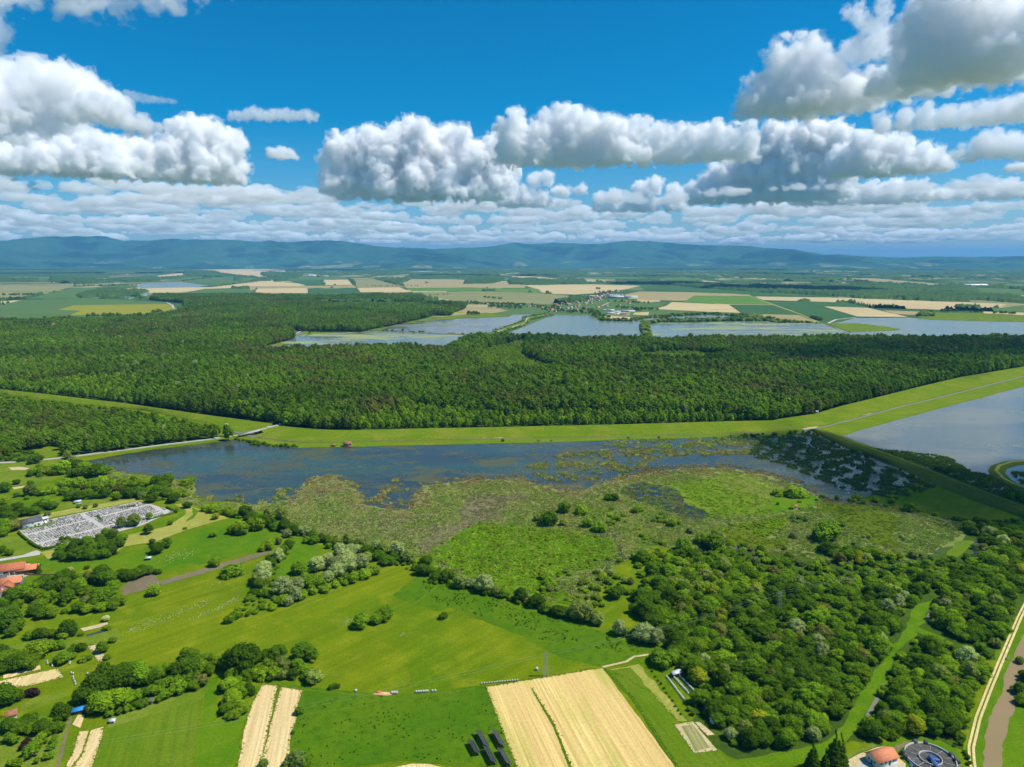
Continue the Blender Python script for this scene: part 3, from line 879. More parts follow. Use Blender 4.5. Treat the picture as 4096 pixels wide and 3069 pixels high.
def fbm2(P, scale, seed, oct=4):
    """cheap smooth noise of ground points, about -1..1"""
    r = np.random.default_rng(seed)
    out = np.zeros(len(P)); amp = 1.0
    for k in range(oct):
        for _ in range(8):
            d = r.normal(size=2); d *= scale * 2 ** k / np.linalg.norm(d) * r.uniform(.45, 1.5)
            out += amp * np.sin(P @ d * 6.283 + r.uniform(0, 6.283)) / 4.6
        amp *= .6
    return out
C_DARK = (0.084, 0.165, 0.007); C_MID = (0.145, 0.255, 0.009); C_BRIGHT = (0.210, 0.320, 0.011); C_YEL = (0.270, 0.300, 0.012)
C_WIL = (0.32, 0.38, 0.125); C_BROWN = (0.180, 0.190, 0.034); C_LIME = (0.220, 0.330, 0.012)
# ------------------------------------------------------------------ land
def GW(crop, z, *pts):
    return [G(p[0], p[1], z)[:2] for p in K(crop, *pts)]
def KK(*segs):
    """join photo points of several crops: ('R1', (x,y), ...), ..."""
    out = []
    for s in segs: out += K(s[0], *s[1:])
    return out

# far plain: patchwork of small fields and copses
m = NT('distant_plain')
p = m.pos((1.0, 0.42, 1), (0, 0, .15))
vor = m.n('TexVoronoi', {'Vector': p, 'Scale': 0.0042, 'Randomness': 1.0})
sep = m.n('SeparateColor', {'Color': vor.outputs['Color']})
patch = m.ramp(sep.outputs[0], [(0.0, (0.055, 0.105, 0.03)), (0.34, (0.075, 0.135, 0.035)), (0.35, (0.12, 0.17, 0.05)), (0.52, (0.10, 0.155, 0.05)), (0.53, (0.40, 0.33, 0.16)), (0.74, (0.30, 0.26, 0.11)), (0.75, (0.06, 0.12, 0.035)), (1.0, (0.14, 0.17, 0.055))], 'CONSTANT')
n = m.noise(m.pos(), 0.0006, 4, .6)
n2 = m.noise(m.pos(), 0.02, 4, .7)
col = m.mix(m.ramp(n, [(0.46, 0), (0.60, .8)]), patch, (0.045, 0.095, 0.026))
col = m.mix(0.6, col, m.ramp(n2, [(0.25, .7), (0.75, 1.3)]), 'MULTIPLY')
M['plain'] = m.done(m.bsdf(col, .95, .05))
R_ = 60000.0
ground = link('ground', mesh_np('ground', [(-R_, -2000, -.3), (R_, -2000, -.3), (R_, R_, -.3), (-R_, R_, -.3)], [[(0, 1, 2, 3)]], M['plain']))
ground['kind'] = 'structure'

# near meadow sheet
meadow = sheet('meadow', None, 0.0, M['meadow'], world=[(-1100, 60), (1100, 60), (1600, 1500), (-1600, 1500)])

# ---- hills
sky_line = KK(('R1', (-900, 345), (-400, 320), (0, 330), (100, 318), (220, 308), (340, 297), (440, 292), (580, 292), (740, 282), (800, 283), (860, 292), (900, 305), (1000, 328), (1090, 322), (1200, 330), (1280, 318), (1420, 312), (1500, 318), (1850, 320), (2000, 330)),
              ('R2', (90, 138), (160, 122), (230, 138), (300, 142), (450, 128), (650, 122), (740, 128), (900, 150), (1000, 165), (1060, 175), (1200, 185), (1300, 185), (1500, 195), (1700, 183), (1860, 180), (1990, 165)),
              ('R3', (100, 140), (260, 155), (430, 142), (600, 148), (740, 155), (830, 150), (950, 133), (1080, 127), (1200, 130), (1400, 145), (1500, 155), (1700, 165), (1800, 163), (2000, 170)),
              ('R4', (0, 172), (200, 190), (340, 195), (600, 240), (780, 240), (900, 255), (1100, 262), (1280, 265), (1380, 258), (1550, 253), (1750, 258), (2212, 253), (2700, 262), (3300, 245)))
az = np.array([math.atan2(ray(*q)[0], ray(*q)[1]) for q in sky_line])
el = np.array([ray(*q)[2] / math.hypot(*ray(*q)[:2]) for q in sky_line])
A_ = np.linspace(az[0] - .25, az[-1] + .25, 620)
D_ = np.concatenate([np.linspace(18000, 27500, 110), np.linspace(27800, 42000, 22)])
crestD = 25500 + 1500 * np.sin(A_ * 9) + 900 * np.sin(A_ * 23 + 1)
crestH = CAMH + crestD * np.interp(A_, az, el) + 6 * np.sin(A_ * 240) + 4 * np.sin(A_ * 611)
AA, DD = np.meshgrid(A_, D_, indexing='ij')
X, Y = np.sin(AA) * DD, np.cos(AA) * DD
cd = crestD[:, None]; ch = crestH[:, None]
P2 = np.stack([X.ravel(), Y.ravel()], 1)
nz1 = fbm2(P2, 1 / 9000, 31, 5).reshape(X.shape)
nz2 = fbm2(P2, 1 / 2600, 32, 4).reshape(X.shape)
t = (DD - cd)
front = np.clip(1 + t / 5200, 0, 1); front = front ** 1.6
back = np.clip(1 - t / 9000, 0, 1)
prof = np.where(t < 0, front, back)
w = np.clip(-t / 3500, 0, 1)
Z = ch * prof * (1 + .32 * w * nz2 + .38 * w * nz1)
foot = np.clip((DD - 18500) / 3500, 0, 1) * np.clip(1 - (DD - 23500) / 4000, 0, 1)
Z = np.maximum(Z, 0) + foot * np.clip(30 + 45 * nz1 + 30 * nz2, 0, None) * np.clip(1 - ch * prof / 400, .15, 1)
Z = np.minimum(Z, np.where(DD < cd, CAMH + (ch - CAMH) / cd * DD - 2, 1e9))
Z[:, 0] = -8
na, nd = X.shape
i, j = np.meshgrid(np.arange(na - 1), np.arange(nd - 1), indexing='ij')
q = np.stack([i * nd + j, (i + 1) * nd + j, (i + 1) * nd + j + 1, i * nd + j + 1], -1).reshape(-1, 4)
m = NT('wooded_hills')
n = m.noise(m.pos((1, .6, 1)), 0.0011, 5, .65)
n2 = m.noise(m.pos(), 0.006, 4, .7)
hv = m.n('TexVoronoi', {'Vector': m.pos((1, .5, 1)), 'Scale': 0.0022})
hs = m.n('SeparateColor', {'Color': hv.outputs['Color']})
geo = m.n('NewGeometry'); sz = m.n('SeparateXYZ', {0: geo.outputs['Position']})
lowf = m.ramp(m.math('MULTIPLY', sz.outputs[2], 1 / 300.0), [(0.15, 1), (0.75, 0)])
fld = m.math('MULTIPLY', m.ramp(hs.outputs[0], [(0.80, 0), (0.83, 1)], 'CONSTANT'), lowf)
col = m.mix(m.ramp(n, [(0.35, 0), (0.65, 1)]), (0.022, 0.070, 0.026), (0.036, 0.096, 0.034))
col = m.mix(m.math('MULTIPLY', fld, m.ramp(n2, [(.35, .2), (.6, 1)])), col, (0.22, 0.23, 0.09))
col = m.mix(0.7, col, m.ramp(n2, [(0.25, .6), (0.75, 1.4)]), 'MULTIPLY')
M['hills'] = m.done(m.bsdf(col, .95, .05, m.bump(n2, .8, 30)))
hills = link('hills', mesh_np('hills', np.stack([X.ravel(), Y.ravel(), Z.ravel()], 1), [q[:, ::-1]], M['hills'], True))
hills['kind'] = 'structure'

# ---- far fields
FARF = [
 ('f_green', KK(('R1', (0, 850), (180, 800), (600, 705), (900, 703), (620, 770), (650, 788), (960, 802), (1330, 825), (1400, 880), (1250, 930), (560, 950), (0, 965)))),
 ('f_yellow', KK(('R1', (465, 885), (590, 848), (1370, 838), (1400, 878), (1250, 915), (560, 928), (650, 890)))),
 ('f_straw', KK(('R1', (0, 848), (185, 802), (0, 815)))),
 ('f_strips', KK(('R1', (-300, 670), (440, 660), (610, 690), (500, 720), (180, 797), (-300, 830)))),
 ('f_straw', KK(('R1', (870, 730), (1100, 705), (1700, 702), (2050, 660), (2212, 655), (2212, 700), (1700, 714), (1450, 745), (1200, 750), (1180, 730)))),
 ('f_green', KK(('R1', (1440, 755), (1650, 714), (2060, 714), (2045, 745)))),
 ('f_straw', KK(('R2', (60, 512), (460, 508), (465, 550), (40, 545)))),
 ('f_green', KK(('R1', (1320, 650), (1500, 620), (1900, 615), (2100, 640), (1750, 690), (1680, 686), (1440, 658)))),
 ('f_straw', KK(('R1', (1500, 558), (1800, 542), (2212, 560), (2212, 632), (1900, 608), (1780, 590)))),
 ('f_straw', KK(('R1', (1265, 610), (1480, 585), (1490, 615), (1280, 628)))),
 ('f_green', KK(('R1', (80, 615), (420, 610), (400, 655), (100, 655)))),
 ('f_straw', KK(('R2', (0, 480), (150, 452), (440, 475), (450, 488), (0, 508)))),
 ('f_tan', KK(('R2', (0, 492), (450, 491), (830, 486), (860, 505), (460, 507), (60, 511), (0, 530)))),
 ('f_dark', KK(('R2', (310, 450), (580, 441), (605, 484), (450, 487)))),
 ('f_straw', KK(('R2', (582, 442), (800, 442), (828, 483), (608, 484)))),
 ('f_green', KK(('R2', (330, 438), (410, 420), (770, 422), (780, 439), (310, 448)))),
 ('f_dark', KK(('R2', (462, 511), (850, 509), (885, 545), (467, 556)))),
 ('f_straw', KK(('R2', (862, 506), (1200, 501), (1295, 540), (890, 542)))),
 ('f_strips', KK(('R2', (830, 430), (980, 430), (1250, 500), (860, 503)))),
 ('f_bright', KK(('R2', (1260, 511), (1700, 506), (2212, 513)), ('R3', (300, 520), (315, 545), (0, 535)), ('R2', (1800, 530), (1300, 533)))),
 ('f_tan', KK(('R2', (1300, 436), (1650, 438), (2212, 472), (2212, 508), (1700, 504), (1262, 509), (1220, 470)))),
 ('f_strips', KK(('R2', (1370, 541), (1850, 533), (2000, 537)), ('R3', (320, 547), (560, 570), (600, 590), (480, 610), (400, 640), (0, 622)), ('R2', (1740, 615), (1430, 577)))),
 ('f_green', KK(('R2', (1060, 582), (1400, 590), (1430, 604), (1080, 604)))),
 ('f_tan', KK(('R2', (1300, 735), (1640, 690), (1640, 652), (1730, 640), (1900, 640), (2080, 690), (1740, 742), (1580, 740)))),
 ('f_green', KK(('R2', (1900, 640), (2212, 640), (2212, 700), (2080, 692)))),
 ('f_yellow', KK(('R2', (1620, 697), (1740, 702), (1700, 711)))),
 ('f_straw', KK(('R3', (315, 521), (190, 485), (480, 480), (740, 478), (1130, 490), (1000, 520), (760, 550), (600, 560), (420, 555), (330, 542)))),
 ('f_tan', KK(('R3', (1000, 560), (1120, 536), (1500, 541), (2000, 562), (2025, 573), (1565, 570), (1500, 608), (1420, 610), (1040, 595)))),
 ('f_dark', KK(('R3', (1130, 498), (1500, 498), (2212, 550)), ('R4', (400, 567), (650, 582), (40, 572)), ('R3', (2010, 560), (1500, 537), (1160, 522)))),
 ('f_bright', KK(('R3', (1500, 611), (1570, 571), (2030, 575), (2190, 640), (1830, 636), (1430, 619)))),
 ('f_straw', KK(('R3', (1380, 621), (1838, 640), (1935, 707), (1640, 697), (1250, 677), (1340, 650)))),
 ('f_dark', KK(('R3', (1842, 641), (2195, 645)), ('R4', (420, 722), (0, 716)), ('R3', (1938, 708)))),
 ('f_green', KK(('R3', (880, 630), (1350, 625), (1260, 667), (870, 652)))),
 ('f_straw', KK(('R3', (1080, 706), (1200, 700), (1190, 727), (1070, 722)))),
 ('f_straw', KK(('R3', (830, 730), (1050, 740), (1040, 768), (870, 760)))),
 ('f_straw', KK(('R4', (45, 576), (650, 584), (2080, 635), (2000, 668), (1650, 660), (1750, 689), (1000, 665), (820, 625), (112, 604)))),
 ('f_dark', KK(('R4', (114, 606), (808, 627), (1000, 669), (600, 656), (868, 738), (700, 760), (622, 788), (560, 770), (350, 690)))),
 ('f_straw', KK(('R4', (603, 656), (960, 667), (1280, 741), (868, 736)))),
 ('f_tan', KK(('R4', (1070, 686), (1380, 696), (1360, 727), (1180, 717)))),
 ('f_dark', KK(('R4', (980, 669), (1750, 693), (1382, 694), (1060, 683)))),
 ('f_green', KK(('R4', (1690, 664), (2005, 669), (2212, 645), (2212, 702), (1780, 692)))),
 ('f_green', KK(('R4', (1750, 500), (2212, 520), (2212, 560), (1850, 545)))),
 ('f_tan', KK(('R4', (720, 430), (1000, 430), (1740, 490), (1500, 492), (1000, 462)))),
 ('f_tan', KK(('R4', (0, 716), (400, 725), (560, 787), (300, 775), (0, 747)))),
 ('f_straw', KK(('R4', (1860, 696), (2212, 705), (2212, 726), (1900, 712)))),
 ('f_straw', KK(('R3', (0, 398), (240, 412), (460, 432), (300, 440), (0, 415)))),
 ('f_green', KK(('R3', (700, 400), (1030, 410), (1200, 432), (860, 440), (600, 425)))),
 ('f_green', KK(('R3', (1250, 430), (1500, 418), (1660, 445), (1400, 455)))),
 ('f_green', KK(('R3', (1760, 440), (2000, 432), (2030, 448), (1780, 456)))),
 ('f_straw', KK(('R2', (0, 372), (280, 362), (290, 375), (100, 392), (0, 400)))),
]
FARW = []
for k, (mt, px) in enumerate(FARF):
    o = sheet('field', px, 0.15 + 0.012 * k, M[mt], 0.0, 60)
    FARW.append(np.array(Gn(px, 0.2)))
# green ground between the far fields and ponds
sheet('grassland', KK(('R2', (1000, 780), (1320, 728), (1640, 640), (2212, 620)), ('R3', (400, 600), (1050, 600), (1500, 690), (2212, 720)), ('R4', (700, 790), (2300, 700), (2300, 790), (600, 830)), ('R3', (1150, 830), (300, 800), (0, 850)), ('R2', (1600, 860), (480, 880), (100, 1000), (60, 900), (330, 790))), 0.02, M['f_green'], 3, 60)

# ---- far ponds
def pond(px, mat, z=0.28): return sheet('pond', px, z, M[mat], 2.0, 30)
pond(KK(('R1', (630, 775), (830, 735), (1180, 733), (1195, 770), (1050, 800), (950, 797), (700, 787))), 'pond_clear', 0.3)
pond(KK(('R1', (1095, 695), (1140, 672), (1440, 660), (1560, 672), (1680, 690), (1580, 702), (1140, 712))), 'pond_clear', 0.3)
pond(KK(('R2', (1040, 852), (1180, 800), (1350, 775), (1700, 754), (2080, 740), (2100, 728)), ('R3', (100, 722), (270, 722), (180, 760), (0, 838)), ('R2', (1960, 858), (1780, 884))), 'pond')
pond(KK(('R2', (230, 940), (330, 900), (500, 868), (700, 860), (900, 850), (1050, 857), (1780, 888), (1900, 875), (1960, 870), (1960, 1010), (1000, 1010), (340, 990), (280, 965))), 'pond_weedy')
pond(KK(('R3', (40, 880), (430, 724), (700, 728), (760, 748), (800, 772), (1060, 777), (1130, 772), (1150, 815), (1180, 950), (0, 950), (0, 900))), 'pond_clear')
pond(KK(('R3', (1065, 775), (1200, 747), (1500, 724), (1700, 718), (2000, 737), (2130, 762), (1900, 772), (1400, 782), (1180, 776))), 'pond_clear')
pond(KK(('R3', (1195, 800), (1300, 786), (2000, 778)), ('R4', (250, 781), (600, 797), (790, 868), (800, 930)), ('R3', (1205, 960))), 'pond_weedy')
pond(KK(('R4', (645, 800), (850, 750), (1280, 746), (1500, 766), (2500, 790), (2500, 960), (820, 960), (810, 880))), 'pond_clear')
# reedy edges and islands of the far ponds
sheet('reed_bed', KK(('R4', (660, 792), (900, 792), (1100, 818), (1225, 838), (1180, 850), (1060, 852), (870, 862), (800, 860))), 0.6, M['marsh_green'], 4, 20)
sheet('reed_bed', KK(('R4', (1350, 738), (1480, 705), (2300, 715), (2300, 782), (1500, 765))), 0.34, M['marsh_green'], 4, 20)
sheet('reed_bed', KK(('R2', (440, 895), (520, 875), (760, 862), (700, 845), (1000, 850), (1120, 800), (1170, 790), (1340, 790), (1330, 770), (1120, 765), (960, 810), (500, 820), (480, 860))), 0.5, M['marsh_green'], 4, 20)
sheet('reed_bed', KK(('R2', (1580, 735), (1900, 705), (2080, 735), (1700, 752), (1380, 775), (1330, 765))), 0.5, M['marsh_green'], 4, 20)
strip('dike', [(KK(('R2', (1950, 856), (2212, 770)), ('R3', (200, 745), (400, 712))), 0.3), (KK(('R2', (1975, 856), (2212, 785)), ('R3', (210, 750), (410, 714))), 3.0), (KK(('R2', (1990, 860), (2212, 792)), ('R3', (220, 755), (425, 716))), 3.0), (KK(('R2', (2010, 868), (2212, 806)), ('R3', (240, 760), (440, 722))), 0.3)], M['levee'], 30)
strip('road', [(KK(('R2', (1985, 857), (2212, 788)), ('R3', (212, 751), (412, 714))), 3.1), (KK(('R2', (1998, 860), (2212, 793)), ('R3', (220, 753), (422, 715))), 3.1)], M['gravel'], 30)
strip('dike', [(KK(('R2', (1040, 849), (1400, 865), (1790, 884))), 0.3), (KK(('R2', (1040, 852), (1400, 868), (1790, 887))), 1.6), (KK(('R2', (1040, 856), (1400, 872), (1790, 891))), 0.3)], M['marsh_mud'], 20)
sheet('levee', KK(('R2', (80, 930), (330, 885), (415, 855), (335, 815), (480, 838), (485, 872), (330, 898), (232, 935), (325, 990), (140, 990))), 0.5, M['levee'], 1, 20)
path('canal', KK(('R2', (435, 855), (400, 880), (180, 938), (150, 950), (200, 975), (260, 990))), 14, 0.62, M['canal'])
path('track', KK(('R2', (350, 818), (420, 850), (380, 872), (130, 925), (105, 945), (140, 985))), 5, 0.66, M['gravel'])
path('track', KK(('R1', (1340, 826), (1385, 845), (1400, 875))), 9, 0.6, M['gravel'])
path('track', KK(('R4', (-10, 565), (200, 645), (420, 722), (560, 785))), 9, 0.6, M['mown'])
path('track', KK(('R4', (630, 795), (700, 762), (860, 745))), 10, 0.6, M['gravel'])
strip('dike', [(KK(('R4', (615, 795), (700, 825), (800, 864))), 0.3), (KK(('R4', (622, 790), (710, 818), (812, 858))), 2.5), (KK(('R4', (645, 790), (730, 818), (830, 860))), 0.3)], M['marsh_green'], 12)
path('dike', KK(('R1', (740, 766), (1150, 769))), 9, 0.7, M['marsh_mud'])
path('dike', KK(('R1', (1130, 690), (1590, 686))), 9, 0.7, M['marsh_mud'])
path('track', KK(('R3', (820, 650), (880, 625))), 8, 0.5, M['gravel'])

# ---- distant woods: one canopy with cut-out clearings
naz, ndd = 760, 250
A_ = np.linspace(-.75, .75, naz); D_ = np.geomspace(3700, 21500, ndd)
AA, DD = np.meshgrid(A_, D_, indexing='ij')
X, Y = np.sin(AA) * DD, np.cos(AA) * DD
P2 = np.stack([X.ravel(), Y.ravel()], 1)
u = fbm2(P2 * [1, .55], 1 / 2300, 41, 4) + .55 * fbm2(P2, 1 / 420, 43, 3) + .2 * fbm2(P2, 1 / 130, 44, 2)
thr = np.interp(DD.ravel(), [3700, 4500, 6000, 9000, 13500, 21500], [.9, .7, .5, .35, .12, -.2])
wood = u > thr
for wpoly in FARW: wood &= ~inpoly(P2, wpoly)
solid = [GW('R1', 0, (-400, 490), (250, 487), (960, 530), (1080, 572), (800, 592), (500, 618), (-400, 612)),
         GW('R1', 0, (-200, 610), (75, 615), (75, 655), (-200, 660)), GW('R1', 0, (105, 640), (290, 635), (295, 662), (105, 662)), GW('R1', 0, (405, 625), (570, 630), (580, 662), (410, 665)),
         GW('R1', 0, (1490, 560), (1740, 575), (1800, 605), (1650, 620), (1480, 605)), GW('R1', 0, (1880, 625), (1960, 615), (1930, 650), (1880, 655)),
         GW('R2', 0, (90, 385), (180, 378), (410, 400), (415, 418), (240, 425), (100, 412)), GW('R2', 0, (1740, 440), (1920, 425), (2030, 450), (1940, 472), (1720, 475)), GW('R2', 0, (2080, 450), (2212, 445), (2212, 480), (2100, 475)),
         GW('R3', 0, (60, 445), (250, 430), (480, 460), (470, 480), (330, 485), (80, 478)),
         GW('R3', 0, (1230, 455), (1450, 458), (2212, 520), (2212, 552), (1900, 530), (1500, 497), (1250, 470)),
         GW('R4', 0, (0, 482), (300, 492), (1500, 505), (1700, 492), (1860, 535), (1700, 548), (2300, 600), (2300, 640), (1900, 607), (1400, 597), (930, 587), (500, 562), (0, 537))]
for s_ in solid: wood |= inpoly(P2, s_)
wood = wood.reshape(X.shape)
hgt = np.where(wood, 15 + 4 * rng.standard_normal(X.shape) + 3 * fbm2(P2, 1 / 300, 45, 2).reshape(X.shape), -2.0)
i, j = np.meshgrid(np.arange(naz - 1), np.arange(ndd - 1), indexing='ij')
keep = wood[:-1, :-1] | wood[1:, :-1] | wood[:-1, 1:] | wood[1:, 1:]
q = np.stack([i * ndd + j, (i + 1) * ndd + j, (i + 1) * ndd + j + 1, i * ndd + j + 1], -1)[keep]
XX = X + rng.uniform(-.4, .4, X.shape) * DD * .0018; YY = Y + rng.uniform(-.4, .4, X.shape) * DD * .005
m = NT('distant_canopy')
n = m.noise(m.pos(), 0.05, 4, .7); n1 = m.noise(m.pos(), 0.0025, 4, .6)
col = m.mix(m.ramp(n1, [(.35, 0), (.65, 1)]), (0.036, 0.080, 0.016), (0.060, 0.112, 0.022))
col = m.mix(.7, col, m.ramp(n, [(.25, .55), (.75, 1.45)]), 'MULTIPLY')
M['canopy'] = m.done(m.bsdf(col, .95, .05))
o = link('distant_woodland', mesh_np('distant_woodland', np.stack([XX.ravel(), YY.ravel(), hgt.ravel()], 1), [q[:, ::-1]], M['canopy']))
tag(o, 'far dark woods and copses between the fields below the hills', 'woodland', None, 'stuff')

# ------------------------------------------------------------------ the big forest
def fb(*segs):       # far boundary, traced along the tree tops
    return [G(p[0], p[1], 21)[:2] for p in KK(*segs)]
def nb(*segs):       # near boundary, traced along the ground
    return [G(p[0], p[1], 2)[:2] for p in KK(*segs)]
near_edge = nb(('R8', (2700, 20), (2212, 140), (1700, 225), (1400, 295), (1000, 395), (750, 455), (530, 520), (250, 558)), ('R7', (2212, 572), (1900, 578), (1000, 603)), ('R6', (2212, 620), (1300, 638), (800, 650), (600, 648), (300, 620), (240, 590)), ('R5', (2190, 588), (1700, 530), (1080, 438), (1000, 428), (400, 360), (0, 318), (-500, 270)))
forest_poly = fb(('R1', (-500, 950), (0, 948), (560, 935), (960, 935), (1250, 915), (1420, 880), (1480, 850), (1480, 800), (1205, 775), (1230, 748)),
                 ('R2', (0, 548), (600, 560), (1000, 548), (1300, 545), (1420, 572), (1400, 588), (1060, 592), (1060, 605), (1500, 600), (1740, 622), (1730, 642), (1630, 672), (1630, 690), (1480, 690), (1260, 740), (960, 795), (900, 808), (420, 806), (310, 780), (345, 815), (360, 858), (80, 925), (145, 985), (340, 975), (600, 958), (1000, 955), (1280, 945), (1560, 968), (1700, 905), (1820, 862)),
                 ('R3', (0, 872), (300, 875), (1150, 892), (1300, 895), (2000, 885)), ('R4', (0, 890), (800, 872), (1500, 888), (1960, 872), (2212, 885), (2700, 890))) + near_edge
left_wood_poly = [G(p[0], p[1], 14)[:2] for p in KK(('R5', (-400, 322), (0, 346), (170, 366), (600, 432), (1150, 484), (1450, 545), (1700, 592), (1850, 655)))] + nb(('R5', (1840, 688), (1700, 708), (1300, 752), (900, 808), (640, 832), (500, 845), (480, 770), (400, 770), (250, 800), (170, 800), (100, 870), (0, 890), (-400, 900)))
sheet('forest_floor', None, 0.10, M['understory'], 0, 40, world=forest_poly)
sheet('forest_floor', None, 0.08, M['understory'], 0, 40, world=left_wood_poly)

r = np.random.default_rng(101)
def forest_colours(P, r, brown=.45):
    n = len(P)
    sm = lambda x, lo, hi: np.clip((x - lo) / (hi - lo), 0, 1)[:, None]
    f = fbm2(P, 1 / 420, 61, 4); g = fbm2(P, 1 / 210, 62, 3); h = fbm2(P, 1 / 700, 63, 3)
    w = r.standard_normal(n)
    dk, md, bt, bn = (np.array(x) for x in (C_DARK, C_MID, C_BRIGHT, C_BROWN))
    a = sm(f + .35 * w, -.2, .9)
    c = md * (1 - a) + dk * a
    a = sm(g + .5 * h + .3 * r.standard_normal(n), brown - .35, brown + .65) * .9
    c = c * (1 - a) + bn * .92 * a
    a = sm(h - g * .4 + .3 * r.standard_normal(n), .7, 1.3) * .7
    c = c * (1 - a) + bt * .85 * a
    c[r.uniform(size=n) < .005] = np.array(C_WIL) * .9
    return c * r.uniform(.80, 1.06, (n, 1)) * np.clip(1 + .13 * fbm2(P, 1 / 260, 68, 3), .75, 1.3)[:, None]

P = scatter(forest_poly, 6.7, r)
D = np.linalg.norm(P, axis=1)
keep = r.uniform(size=len(P)) < np.interp(D, [1500, 3500], [1.0, .72])
P = P[keep]
fp = np.array(project(P[:, 0], P[:, 1], 18.0)).T
young = np.zeros(len(P), bool)
for poly in (KK(('R6', (1780, 60), (1900, -60), (2212, -120)), ('R7', (200, 0), (350, 60), (480, 110), (300, 130)), ('R6', (2100, 120), (1900, 110))),
             KK(('R3', (1080, 985), (1500, 970), (1900, 1010), (1600, 1050), (1150, 1050))),
             KK(('R4', (1450, 1020), (2212, 960), (2212, 1050), (1900, 1110), (1500, 1060))),
             KK(('R6', (850, 470), (1350, 390), (2212, 470)), ('R7', (0, 430), (1800, 450), (2212, 520), (2212, 560), (0, 600)), ('R6', (2212, 600), (1300, 620), (850, 600))),
             KK(('R5', (0, 210), (400, 190), (1180, 130), (1120, 260), (1050, 420), (500, 370), (0, 300))),
             KK(('R2', (1080, 590), (1700, 640), (1200, 700), (700, 640), (500, 590)))):
    young |= inpoly(fp, poly)
c = forest_colours(P, r)
c[young] = tints(young.sum(), [C_MID, C_MID, C_BRIGHT, C_DARK], r) * 1.08
bright_young = inpoly(fp, KK(('R6', (1780, 60), (1900, -60), (2212, -120)), ('R7', (200, 0), (350, 60), (480, 110), (300, 130)), ('R6', (2100, 120), (1900, 110)))) | inpoly(fp, KK(('R3', (1080, 985), (1500, 970), (1900, 1010), (1600, 1050), (1150, 1050))))
c[bright_young] = tints(bright_young.sum(), [C_MID, C_BRIGHT, C_BRIGHT, C_LIME], r)
s = r.uniform(.54, .90, len(P))
s = s * np.clip(1 + .12 * fbm2(P, 1 / 220, 66, 3), .8, 1.2)
sx = s * r.uniform(.9, 1.2, len(P)); sz = s * r.uniform(1.05, 1.26, len(P))
sx[young] *= .62; sz[young] *= .62
sz[bright_young] *= .6
z0 = np.zeros((len(P), 1))
o = instancer('forest', 'far', np.concatenate([P, z0], 1), np.stack([sx, sx, sz], 1), c, 1)
tag(o, 'wide dark green deciduous forest beyond the grassy levee', 'forest', None, 'stuff')
print('forest trees', len(P))
# extra small trees inside the young stands
Py = P[young] + r.uniform(-4, 4, (young.sum(), 2))
# left wood
Pl = scatter(left_wood_poly, 7.6, r)
cl = forest_colours(Pl, r, .7)
fpl = np.array(project(Pl[:, 0], Pl[:, 1], 12.0)).T
lo_ = inpoly(fpl, KK(('R5', (380, 640), (1000, 560), (1860, 640), (1840, 700), (900, 820), (480, 850))))
sl = r.uniform(.55, .78, len(Pl)); sl[lo_] *= .95
o = instancer('riverside_forest', 'far', np.concatenate([Pl, np.zeros((len(Pl), 1))], 1), np.stack([sl, sl, sl * .95], 1), cl, 2)
tag(o, 'green wood between the narrow road and the levee', 'forest', None, 'stuff')

# ------------------------------------------------------------------ levee, shore, road
strip('levee', [(KK(('R5', (-400, 268), (0, 316), (400, 358), (1000, 428), (1700, 528), (2190, 592))), 4.2), (KK(('R5', (-400, 275), (0, 322), (400, 366), (1000, 436), (1700, 538), (2190, 602))), 5.0), (KK(('R5', (-400, 305), (0, 350), (600, 432), (1150, 484), (1450, 542), (1700, 592), (1860, 655), (2000, 672))), 0.4)], M['levee'], 60)
top_line = KK(('R6', (235, 612), (300, 628), (600, 652), (800, 655), (1300, 643), (2212, 625)), ('R7', (1000, 608), (1900, 582), (2212, 576)), ('R8', (250, 563), (530, 524), (750, 458), (1000, 398), (1400, 298), (1700, 228), (2212, 143), (2700, 30)))
toe_line = KK(('R6', (40, 690), (150, 712), (400, 735), (800, 732), (1300, 722), (2212, 704)), ('R7', (1000, 690), (1900, 664), (2212, 655)), ('R8', (350, 655), (500, 625), (700, 588), (900, 535), (1230, 448), (1600, 358), (2212, 208), (2700, 105)))
strip('levee', [([(a, b - 5) for a, b in top_line], 4.6), (top_line, 5.0), (toe_line, 0.35)], M['levee'], 120)
berm_far = KK(('R6', (30, 700), (150, 722), (400, 745), (800, 740), (1300, 729), (2212, 711)), ('R7', (1000, 695), (1900, 669), (2212, 660)), ('R8', (350, 662), (470, 640)))
shore = KK(('R6', (-70, 712), (100, 745), (200, 772), (380, 787), (700, 783), (1300, 768), (2212, 748)), ('R7', (600, 738), (1000, 720), (1500, 710), (2100, 690)), ('R8', (200, 678), (440, 650)))
strip('shore', [(berm_far, 0.30), (shore, 0.30)], M['levee'], 120, wob=.8)
path('ditch', [(a, b + 3) for a, b in toe_line[:9]], 4.0, 0.42, M['marsh_mud'])
rb = KK(('R8', (500, 632), (700, 594), (900, 541), (1230, 453), (1600, 363), (2212, 212), (2700, 110)))
rs = KK(('R8', (745, 692), (900, 643), (1100, 588), (1600, 453), (2000, 348), (2212, 293), (2700, 175)))
strip('shore', [(rb, 0.32), (rs, 0.32)], M['levee'], 60, wob=.8)
path('canal', KK(('R8', (430, 652), (500, 640), (600, 622), (700, 596), (900, 545), (1230, 456), (1420, 412), (1650, 355), (2212, 213))), 4.6, 0.45, M['canal'])
path('bank', KK(('R8', (430, 640), (560, 622))), 6, 0.55, M['beige_stone'])
path('bank', KK(('R8', (760, 556), (850, 530), (960, 512))), 10, 0.6, M['beige_stone'])
path('bank', KK(('R8', (590, 524), (630, 512), (690, 522))), 5, 3.0, M['beige_stone'])
